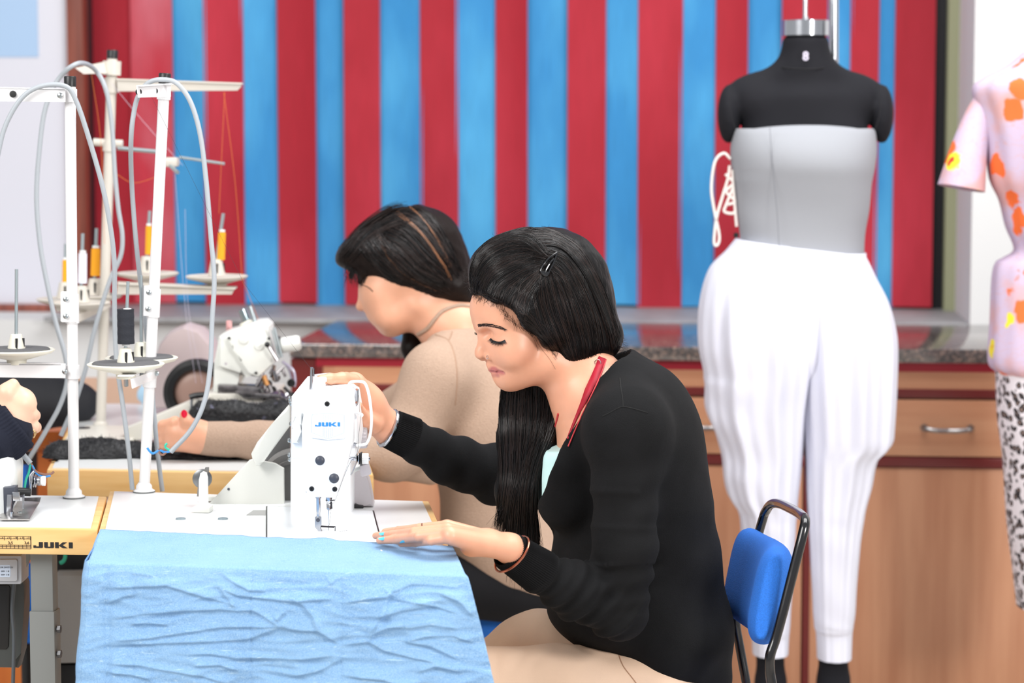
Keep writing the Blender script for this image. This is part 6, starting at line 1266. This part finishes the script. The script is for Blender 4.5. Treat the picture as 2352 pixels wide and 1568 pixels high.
# trousers
F = Fld(); F.ell(P(1520, 1585, D0), (.085, .15, .065), [VR, VD, VU]).cone(P(1520, 1592, D0-.085), P(1060, 1582, D0-.115), .080, .066, k=.03).cone(P(1520, 1592, D0+.08), P(1230, 1500, D0+.12), .075, .066, k=.03).cone(P(1230, 1500, D0+.12), P(1060, 1592, D0+.13), .066, .058, k=.03)
F.cone(kn[0], fN+Vector((0, 0, .04)), .062, .05, k=.03).cone(kn[1], fF+Vector((0, 0, .04)), .062, .05, k=.03)
def pd(v):
    t, d = segt(v, P(1520, 1592, D0-.085), P(1060, 1582, D0-.115)); px = (v-A(P(1300, 1500, D0)))@A(VR); z = v[:, 2]
    return .0060*np.sin(px*46+z*38+1.6*fbm(v, 12, 1))*np.clip(1.3-t*1.6, 0, 1)+.0020*np.abs(fbm(v*np.array([1, 1, .5]), 34, 2))
tr_ = link('trousers', F.mesh(.0042, disp=pd), M_pant, w1); bpy.context.view_layer.update()
tb_ = BVHTree.FromPolygons([tr_.matrix_world @ v.co for v in tr_.data.vertices], [tuple(p.vertices) for p in tr_.data.polygons])
def onpant(x, y, lift=.0): d = ray(x, y).normalized(); h = tb_.ray_cast(CP, d); return (h[0]-d*lift) if h[0] else P(x, y, D0-.15)
g = MB()
for l in [[(1424, 1484), (1422, 1504), (1432, 1530), (1452, 1556), (1470, 1580)]]: g.tube([onpant(x, y) for x, y in spline(l, 6)], .0009, 5)
g.build('pocket_seam', mat('tan_seam_thread', (170, 132, 108), .9), tr_)
sh = Fld()
for f_ in (fN, fF): sh.cone(f_-Vector((0, 0, .03)), f_-VR*.15-Vector((0, 0, .045)), .036, .026, flat=(VD, 1.0))
sh.half(Vector((0, 0, FL+.003)), (0, 0, -1), .001); link('shoes', sh.mesh(.006), M_dark, w1)
# ---------------------------------------------------------------- woman in the beige sweater
E0 = 4.78
w2 = empty('person', P(1200, 1500, E0), 'woman in a beige sweater bent over the rear table beside the overlock machine', 'person'); w2.location.z = FL; bpy.context.view_layer.update()
M_skin2 = skinmat('fair_skin', (226, 168, 138), (150, 84, 84))
HC2 = P(950, 620, E0); hf, hl, hu = frame(R_(2), R_(38)); HR2 = [hf, hl, hu]
def M2(px, py, lat=0):
    r = ray(px, py); return CP+r*((HC2.dot(hl)+lat-CP.dot(hl))/r.dot(hl))
F = Fld()
F.ell(M2(945, 610), (.088, .070, .085), HR2).ell(M2(884, 672), (.050, .058, .058), HR2, k=.02).ell(M2(895, 705), (.042, .052, .052), HR2, k=.02).ball(M2(893, 728, .030), .026, k=.02).ball(M2(893, 728, -.030), .026, k=.02)
F.cone(M2(836, 664), M2(830, 700), .0075, .0095, k=.006).ball(M2(829, 703), .0105, k=.003).ball(M2(842, 710, .012), .0068, k=.004).ball(M2(840, 710, -.012), .0068, k=.004)
F.ell(M2(874, 722), (.024, .028, .026), HR2, k=.012).chain([M2(847, 721, 0), M2(868, 727, .022)], [.0058, .002], k=.003).chain([M2(853, 731, 0), M2(869, 730, .021)], [.0062, .002], k=.003).ball(M2(887, 748), .0135, k=.012)
F.cone(M2(900, 748, .01), M2(955, 700, .042), .016, .020, k=.02).cone(M2(900, 748, -.01), M2(955, 700, -.042), .016, .020, k=.02).ell(M2(920, 715), (.045, .042, .036), HR2, k=.02)
F.cone(P(975, 690, E0), P(1045, 755, E0), .048, .056, k=.03).cone(P(1045, 755, E0), P(1090, 860, E0), .060, .08, k=.05)
F.ball(M2(862, 688, .030), .011, k=.004)
h2 = F.mesh(.0032); tone(h2, [(M2(850, 721, 0), M2(868, 727, .022), .009, .95), (M2(855, 731, 0), M2(869, 730, .021), .009, .8), (M2(838, 711, .008), M2(843, 711, .012), .005, 1)])
H = Fld(); w = P(462, 1004, 4.56)
H.cone(w, P(560, 1012, 4.58), .026, .032, k=.02).cone(w, P(408, 992, 4.55), .027, .026, k=.02).cone(P(440, 1000, 4.55), P(402, 1010, 4.56), .028, .022, k=.02)
for i, (x0, y0, x1, y1, x2, y2) in enumerate(((402, 970, 374, 976, 368, 990), (396, 985, 368, 990, 366, 1006), (394, 1000, 368, 1008, 374, 1022), (398, 1014, 378, 1022, 392, 1032))):
    H.chain([P(430, 990+i*9, 4.55), P(x0, y0, 4.54+.006*i), P(x1, y1, 4.55+.006*i), P(x2, y2, 4.56+.006*i)], [.014, .0115, .0095, .0078], k=.004)
H.chain([P(448, 986, 4.54), P(430, 968, 4.53), P(423, 952, 4.53)], [.014, .0105, .0085], k=.008)
hm = H.mesh(.0026)
G = Fld(); shN, shF = P(1000, 862, E0-.14), P(1060, 850, E0+.15); elb = P(925, 1058, 4.62); hip2 = P(1190, 1320, E0+.06)
G.ell(P(1100, 960, E0), (.09, .13, .13), [VR, VD, VU]).ell(P(1150, 1140, E0+.02), (.09, .12, .16), [VR, VD, VU], k=.05).ell(hip2, (.10, .13, .09), [VR, VD, VU], k=.05)
G.chain([shN, elb, P(560, 1012, 4.58)], [.038, .03, .024], k=.02).chain([shF, P(800, 1010, 5.0), P(640, 960, 4.98)], [.038, .03, .024], k=.02)
kn2 = (P(890, 1340, E0-.07), P(890, 1325, E0+.16)); f2N, f2F = Vector((kn2[0].x-.02, kn2[0].y, FL+.07)), Vector((kn2[1].x, kn2[1].y, FL+.07)); lowbody(G, hip2, kn2[0], kn2[1], f2N, f2F, .056)
gm = G.mesh(.008)
HF = Fld(); HF.cone(P(640, 960, 4.98), P(612, 946, 4.97), .022, .022)
for i in range(4): HF.chain([P(620, 946, 4.95+.016*i), P(590, 936, 4.95+.018*i), P(570, 938, 4.95+.018*i)], [.012, .0095, .0075], k=.004)
HF.chain([P(625, 955, 4.94), P(605, 952, 4.93), P(592, 948, 4.93)], [.012, .0095, .008], k=.006); hf_ = HF.mesh(.003)
for m_0 in (hm, gm, hf_): tone(m_0, [])
link('body', join_tone([h2, hm, gm, hf_], 'body'), M_skin2, w2)
nail('thumbnail', None, P(423, 950, 4.52), VU, -VD, .006, .008, w2, mat('red_nail_polish', (226, 20, 60), .25))
F = Fld()                                        # hair
F.ell(M2(935, 570), (.098, .086, .078), HR2).ell(M2(838, 575), (.050, .060, .042), HR2, k=.03).ell(M2(800, 588), (.028, .04, .020), HR2, k=.02).ell(M2(985, 600), (.070, .080, .072), HR2, k=.03)
F.cone(M2(960, 600, .03), M2(1040, 655, .03), .050, .036, k=.03).cone(M2(1040, 655, 0), P(1062, 690, E0), .035, .028, k=.03).cone(M2(1000, 560, 0), P(1065, 660, E0), .05, .03, k=.03)
for x, y, r in ((822, 690, .046), (858, 712, .056), (905, 740, .055), (955, 762, .055), (1005, 782, .066)): F.cone(M2(x, y, -.12), M2(x, y, .12), r, r, k=.006, sub=True)
F.cone(M2(832, 608, .03), M2(826, 648, .034), .010, .005, k=.010).cone(M2(812, 600, .02), M2(806, 640, .02), .007, .003, k=.008)
cap2 = F.mesh(.0042, disp=lambda v: .0016*fbm(v, 60, 2))
F = Fld(); F.cone(P(950, 745, E0+.05), P(945, 800, E0+.04), .022, .020).cone(P(945, 800, E0+.04), P(955, 860, E0+.03), .020, .012); lk2 = F.mesh(.005)
hv2 = link('hair', join_meshes([cap2, lk2], 'hair'), hairmat('dark_brown_hair', (24, 16, 14), .42), w2)
M_hl = mat('golden_brown_strand', (120, 78, 50), .4); S = Hair(cap2, 8); G_ = S.clump
G_([(782, 575), (830, 520), (890, 478), (935, 470)], [(800, 600), (850, 550), (910, 520), (960, 510)], 220, 5, r=.0007, m=6)
G_([(905, 462), (980, 490), (1030, 550), (1062, 620)], [(850, 600), (880, 620), (930, 660), (1000, 672)], 480, 6, r=.0007, m=6)
G_([(860, 500), (900, 560), (960, 620), (1040, 660)], [(822, 560), (850, 600), (890, 640), (940, 672)], 320, 6, r=.0007, m=6)
S.mb.build('hair_strands', [M_h1, M_h2, M_h3], hv2, smooth=True)
S = Hair(cap2, 9)
for g0 in ([(925, 464), (965, 500), (1000, 550), (1028, 610)], [(865, 540), (890, 590), (930, 630), (1000, 665)], [(900, 480), (960, 530), (1010, 600), (1030, 640)]): S.clump(g0, [(x+7, y+3) for x, y in g0], 16, 2, r=.0008, mats=1, m=6)
S.mb.build('highlight_strands', M_hl, hv2, smooth=True, label='golden brown highlights')
fr_ = MB(); R1 = random.Random(2)
for i in range(60):
    x = R1.uniform(800, 845); fr_.tube([M2(x+R1.uniform(-6, 6)*t*2-8*math.sin(t*3)*(i % 3 == 0), 600+R1.uniform(45, 62)*t, .035) for t in (0, .3, .6, 1)], [.0009, .0008, .0006, .0002], 3, cap=False)
fr_.tube([M2(x, y, .052) for x, y in spline([(826, 652), (846, 660), (862, 676), (868, 690)], 5)], .0008, 4)
fr_.build('fringe_strands', M_h1, hv2)
M_bg = mat('beige_sweater_knit', (184, 157, 138), .95, bump=(420, .8), vary=(240, .04), dist=.003, spec=.2)
F = Fld()
F.ell(P(1110, 960, E0), (.115, .150, .15), [VR, VD, VU]).ell(P(1075, 850, E0), (.075, .13, .085), [VR, VD, VU], k=.05).cone(P(1045, 785, E0-.03), P(1005, 868, E0-.135), .045, .056, k=.05).cone(P(1075, 775, E0+.03), P(1075, 860, E0+.14), .05, .055, k=.05)
F.ell(P(1140, 1110, E0+.01), (.112, .135, .15), [VR, VD, VU], k=.06).ell(P(1165, 1240, E0+.03), (.128, .14, .11), [VR, VD, VU], k=.06).ell(P(1215, 1300, E0+.05), (.12, .15, .075), [VR, VD, VU], k=.05)
F.cone(shN, P(935, 1010, 4.62), .060, .056, k=.04).cone(P(935, 1010, 4.62), P(900, 1040, 4.60), .056, .052, k=.03).cone(P(900, 1040, 4.60), P(640, 1016, 4.58), .052, .040, k=.02).cone(P(640, 1016, 4.58), P(466, 1005, 4.56), .040, .033, k=.01)
F.cone(P(920, 1060, 4.64), P(990, 1085, 4.66), .035, .025, k=.02)
F.cone(shF, P(800, 1010, 5.0), .055, .045, k=.04).cone(P(800, 1010, 5.0), P(648, 962, 4.98), .045, .034, k=.02)
F.cone(P(1005, 728, E0), P(1035, 742, E0), .056, .060, k=.006, sub=True, flat=(VD, 1.3)).cone(P(950, 720, E0), P(1005, 722, E0), .056, .056, k=.006, sub=True, flat=(VD, 1.3))
def wd(v):
    t, d = segt(v, P(900, 1040, 4.60), P(466, 1005, 4.56)); return .0014*fbm(v, 24, 2)+.002*np.sin(t*30+fbm(v, 12, 1))*np.exp(-((d-.04)/.02)**2)*((t > 0) & (t < .85))
sw_ = link('sweater', F.mesh(.0045, disp=wd), M_bg, w2)
sb = BVHTree.FromPolygons([sw_.matrix_world @ v.co for v in sw_.data.vertices], [tuple(p.vertices) for p in sw_.data.polygons]); bpy.context.view_layer.update()
sb = BVHTree.FromPolygons([sw_.matrix_world @ v.co for v in sw_.data.vertices], [tuple(p.vertices) for p in sw_.data.polygons])
g = MB()
for l in [[(1085, 712), (1055, 718), (1045, 740), (1036, 770), (1030, 782)], [(1000, 768), (1030, 782), (1045, 820), (1050, 870), (1046, 930)]]:
    pts = []
    for x, y in spline(l, 6):
        d = ray(x, y).normalized(); h = sb.ray_cast(CP, d)
        if h[0]: pts.append(h[0]-d*.0003)
    if len(pts) > 2: g.tube(pts, .0014, 5)
nbp = []
w2b = BVHTree.FromPolygons([Vector(x) for x in mverts(h2)], [tuple(p.vertices) for p in h2.polygons])
for x, y in spline([(1080, 703), (1058, 701), (1035, 706), (1014, 716), (998, 734), (982, 754), (960, 768)], 6):
    d = ray(x, y).normalized(); c_h = [q_[0] for q_ in (sb.ray_cast(CP, d), w2b.ray_cast(CP, d)) if q_[0]]
    if c_h: nbp.append(min(c_h, key=lambda p: (p-CP).length))
MB().tube(nbp, .0042, 10).build('neck_band', M_bg, sw_)
g.build('seam', mat('tan_seam', (170, 138, 116), .9), sw_)
F = Fld(); F.ell(P(1200, 1345, E0+.06), (.13, .15, .055), [VR, VD, VU]).cone(P(1170, 1345, E0-.03), kn2[0], .072, .060, k=.03).cone(P(1170, 1345, E0+.15), kn2[1], .072, .060, k=.03).cone(kn2[0], f2N+Vector((0, 0, .04)), .06, .046, k=.03).cone(kn2[1], f2F+Vector((0, 0, .04)), .06, .046, k=.03)
link('trousers', F.mesh(.007), mat('black_trousers', (16, 16, 20), .85, spec=.3), w2)
sh = Fld()
for f_ in (f2N, f2F): sh.cone(f_-Vector((0, 0, .03)), f_-VR*.15-Vector((0, 0, .045)), .036, .026)
sh.half(Vector((0, 0, FL+.003)), (0, 0, -1), .001); link('shoes', sh.mesh(.007), M_dark, w2)
# ---------------------------------------------------------------- person at the left edge
Q0 = 3.98
p3 = empty('person', P(-420, 1500, Q0), 'person in a navy knitted sleeve reaching in at the left edge', 'person'); p3.location.z = FL; bpy.context.view_layer.update()
H = Fld(); w = P(20, 975, Q0)
H.cone(w, P(-70, 1020, Q0-.02), .028, .034, k=.02).cone(w, P(48, 925, Q0), .030, .026, k=.02).cone(P(20, 950, Q0-.0), P(54, 945, Q0+.01), .024, .018, k=.012).cone(w, P(14, 915, Q0), .026, .022, k=.02)
for i, (x, y, x1, y1) in enumerate(((50, 901, 20, 896), (68, 921, 40, 905), (76, 948, 56, 930), (78, 975, 60, 960))):
    H.chain([P(30, 940+i*7, Q0), P(x-4, y+3, Q0-.006+.006*i), P(x+3, y+6, Q0+.022+.004*i), P(x1, y1+10, Q0+.034)], [.014, .0118, .0100, .0085], k=.0025)
H.chain([P(6, 925, Q0-.015), P(14, 900, Q0-.018), P(30, 882, Q0-.012)], [.016, .0125, .0095], k=.010)
hm = H.mesh(.0022); sh3, el3 = P(-420, 900, Q0-.05), P(-180, 1110, Q0-.05)
G = Fld(); G.chain([sh3, el3, P(-70, 1020, Q0-.02)], [.038, .032, .028], k=.02).ell(P(-470, 1050, Q0+.1), (.09, .14, .2), [VR, VD, VU], k=.04).cone(P(-450, 800, Q0+.1), P(-430, 700, Q0+.1), .055, .05, k=.03)
HC3 = P(-410, 610, Q0+.1); G.ell(HC3, (.095, .072, .095), [VR, VD, VU], k=.02).ell(P(-370, 660, Q0+.1), (.06, .055, .07), [VR, VD, VU], k=.02).ball(P(-290, 660, Q0+.1), .011, k=.01).ell(P(-470, 1320, Q0+.1), (.12, .15, .1), [VR, VD, VU], k=.05)
kn3 = (P(-250, 1340, Q0+.02), P(-250, 1340, Q0+.2)); f3 = [Vector((k.x-.0, k.y, FL+.07)) for k in kn3]
for k, f_ in zip(kn3, f3): G.cone(P(-460, 1330, k.dot(_h)), k, .065, .055, k=.03).cone(k, f_, .05, .035, k=.02).cone(f_, f_+VR*.13-Vector((0, 0, .03)), .034, .026, k=.02)
gm = G.mesh(.009)
for m_0 in (hm, gm): tone(m_0, [])
link('body', join_tone([hm, gm], 'body'), skinmat('light_skin', (232, 186, 160), (190, 110, 104)), p3)
M_navy = mat('navy_knit', (28, 31, 44), .9, bump=(500, .3), spec=.25)
F = Fld(); F.cone(sh3, el3, .058, .052, k=.03).cone(el3, P(-60, 1030, Q0-.02), .052, .056, k=.03).cone(P(-60, 1030, Q0-.02), P(10, 990, Q0), .056, .048, k=.02).ell(P(-470, 1060, Q0+.1), (.115, .17, .22), [VR, VD, VU], k=.05).ell(P(-470, 1280, Q0+.1), (.13, .17, .1), [VR, VD, VU], k=.05).cone(P(-440, 850, Q0+.1), P(-430, 900, Q0-.04), .06, .06, k=.05)
def nd(v): t, d = segt(v, P(-150, 1090, Q0-.04), P(30, 975, Q0)); return .004*np.sin(t*26+fbm(v, 16, 1))*np.exp(-((d-.05)/.03)**2)*((t > 0) & (t < .75))
nv = link('sweater', F.mesh(.0045, disp=nd), M_navy, p3)
a, b = P(-34, 1018, Q0-.015), P(38, 966, Q0+.0); t_ = (b-a).normalized(); n_ = (VU-t_*VU.dot(t_)).normalized(); bn = t_.cross(n_); vs = []; fs = []; nn = 200
for i in range(12):
    s = i/11; c = a.lerp(b, s); r = .055-.004*s+.001*math.sin(s*14)-(.004 if i == 11 else 0)
    for k in range(nn): an = 2*math.pi*k/nn; q_ = r+.0008*math.cos(an*50); vs.append(c+n_*(math.cos(an)*q_)+bn*(math.sin(an)*q_*.8))
for i in range(11):
    for k in range(nn): fs.append((i*nn+k, i*nn+(k+1) % nn, (i+1)*nn+(k+1) % nn, (i+1)*nn+k))
o = MB().add(vs, fs).build('ribbed_cuff', M_navy, nv, auto=80); o.modifiers.new('s', 'SOLIDIFY').thickness = .003
F = Fld(); F.ell(P(-425, 590, Q0+.1), (.11, .088, .105), [VR, VD, VU]).cone(P(-455, 620, Q0+.1), P(-500, 820, Q0+.1), .07, .05, k=.04).half(P(-340, 640, Q0+.1), VR*.8-VU*.6, .01); link('hair', F.mesh(.008), M_h1, p3)
F = Fld(); F.ell(P(-470, 1350, Q0+.1), (.14, .17, .07), [VR, VD, VU])
for k, f_ in zip(kn3, f3): F.cone(P(-460, 1335, k.dot(_h)), k, .078, .066, k=.03).cone(k, f_+Vector((0, 0, .05)), .062, .048, k=.02)
link('trousers', F.mesh(.009), mat('dark_blue_denim', (40, 50, 74), .85), p3)
bgm = P(76, 994, Q0-.045); MB().tube([P(74+6*math.cos(a_), 996+9*math.sin(a_), Q0-.03) for a_ in np.linspace(-1.2, 1.2, 8)], .0016, 6).box(P(81, 994, Q0-.032), (.004, .004, .006), bev=.001).build('wrist_charm', mat('gold_metal', (226, 190, 140), .25, 1), p3, label='gold charm bracelet at the cuff')
c3 = empty('stool', P(-470, 1500, Q0+.1), 'plain round stool under the person at the left edge', 'stool'); c3.location.z = FL; bpy.context.view_layer.update()
sx = P(-470, 1500, Q0+.1); MB().lathe([(.17, -.03), (.18, -.02), (.18, -.004), (.16, .0)], (sx.x, sx.y, P(-470, 1440, Q0+.1).z), VU, 32).build('seat', M_bluefab, c3); MB().tube([Vector((sx.x, sx.y, P(-470, 1440, Q0+.1).z-.03)), Vector((sx.x, sx.y, FL+.02))], .02, 12).lathe([(.18, 0), (.18, .015), (.02, .03)], (sx.x, sx.y, FL), VU, 24).build('pedestal', M_dark, c3)
# ---- their machine at the left edge
lm = empty('sewing_machine', PZ(10, 1180, TZ), 'white machine head and steel parts cut off by the left edge of the photo', 'sewing machine')
MB().prism(tr([(-120, 1056), (14, 1050), (24, 1056), (28, 1080), (26, 1150), (4, 1192), (-120, 1192)], 3.93), VD*.10, bev=.01).build('head', M_machs, lm)
MB().prism(tr([(6, 1120), (34, 1118), (34, 1136), (24, 1150), (20, 1185), (8, 1190)], 3.915), VD*.03, bev=.004).build('presser_housing', M_plug, lm)
MB().tube([P(30, 1128, 3.95), P(70, 1130, 3.96)], .007, 12).build('looper_shaft', M_dark, lm)
MB().prism([PZ(0, 1192, TZ+.004), PZ(68, 1192, TZ+.004), PZ(92, 1150, TZ+.012), PZ(40, 1150, TZ+.012), PZ(30, 1170, TZ+.004), PZ(0, 1180, TZ+.004)], (0, 0, -.002), bev=.0006).build('throat_plate', mat('brushed_plate', (186, 182, 178), .3, 1), lm)
MB().prism(tr([(52, 1143), (94, 1142), (91, 1152), (52, 1150)], 3.98), VD*.002).build('edge_fence', M_metal, lm)
g = MB().tube(spline(tr([(0, 1191), (24, 1193), (26, 1186), (26, 1175)], 3.87), 4), .0022, 8); g.build('wire_foot', M_chrome, lm)
MB().prism(tr([(16, 1136), (26, 1136), (24, 1184), (14, 1186)], 3.9), VD*.01, bev=.001).build('foot_shank', M_chrome, lm); MB().prism(tr([(28, 1130), (44, 1131), (44, 1150), (30, 1150)], 3.9), VD*.006, bev=.001).build('clamp', M_chrome, lm)
MB().prism(tr([(46, 1137), (56, 1135), (55, 1168), (52, 1168), (51, 1142), (46, 1142)], 3.92), VD*.002).build('bracket', M_chrome, lm)
for x, y in ((73, 1163), (46, 1178)): MB().lathe([(.004, 0), (.004, .002), (.0001, .003)], PZ(x, y, TZ+.006), VU, 12).build('plate_screw', M_screw, lm)
MB().tube(spline(tr([(69, 1138), (70, 1110), (70, 1094), (75, 1086), (79, 1082)], 3.96), 5), .0022, 8).build('thread_bracket', M_chrome, lm)
MB().lathe([(.010, 0), (.011, .001), (.004, .002), (.011, .0035), (.011, .0045), (.004, .006), (.008, .008), (.008, .012)], P(76, 1104, 3.95), VR, 20).build('tension_discs', M_chrome, lm)
MB().lathe([(.0075, .014), (.0085, .016), (.0085, .020), (.0001, .0205)], P(76, 1104, 3.95), VR, 20).build('tension_knob', M_machs, lm)
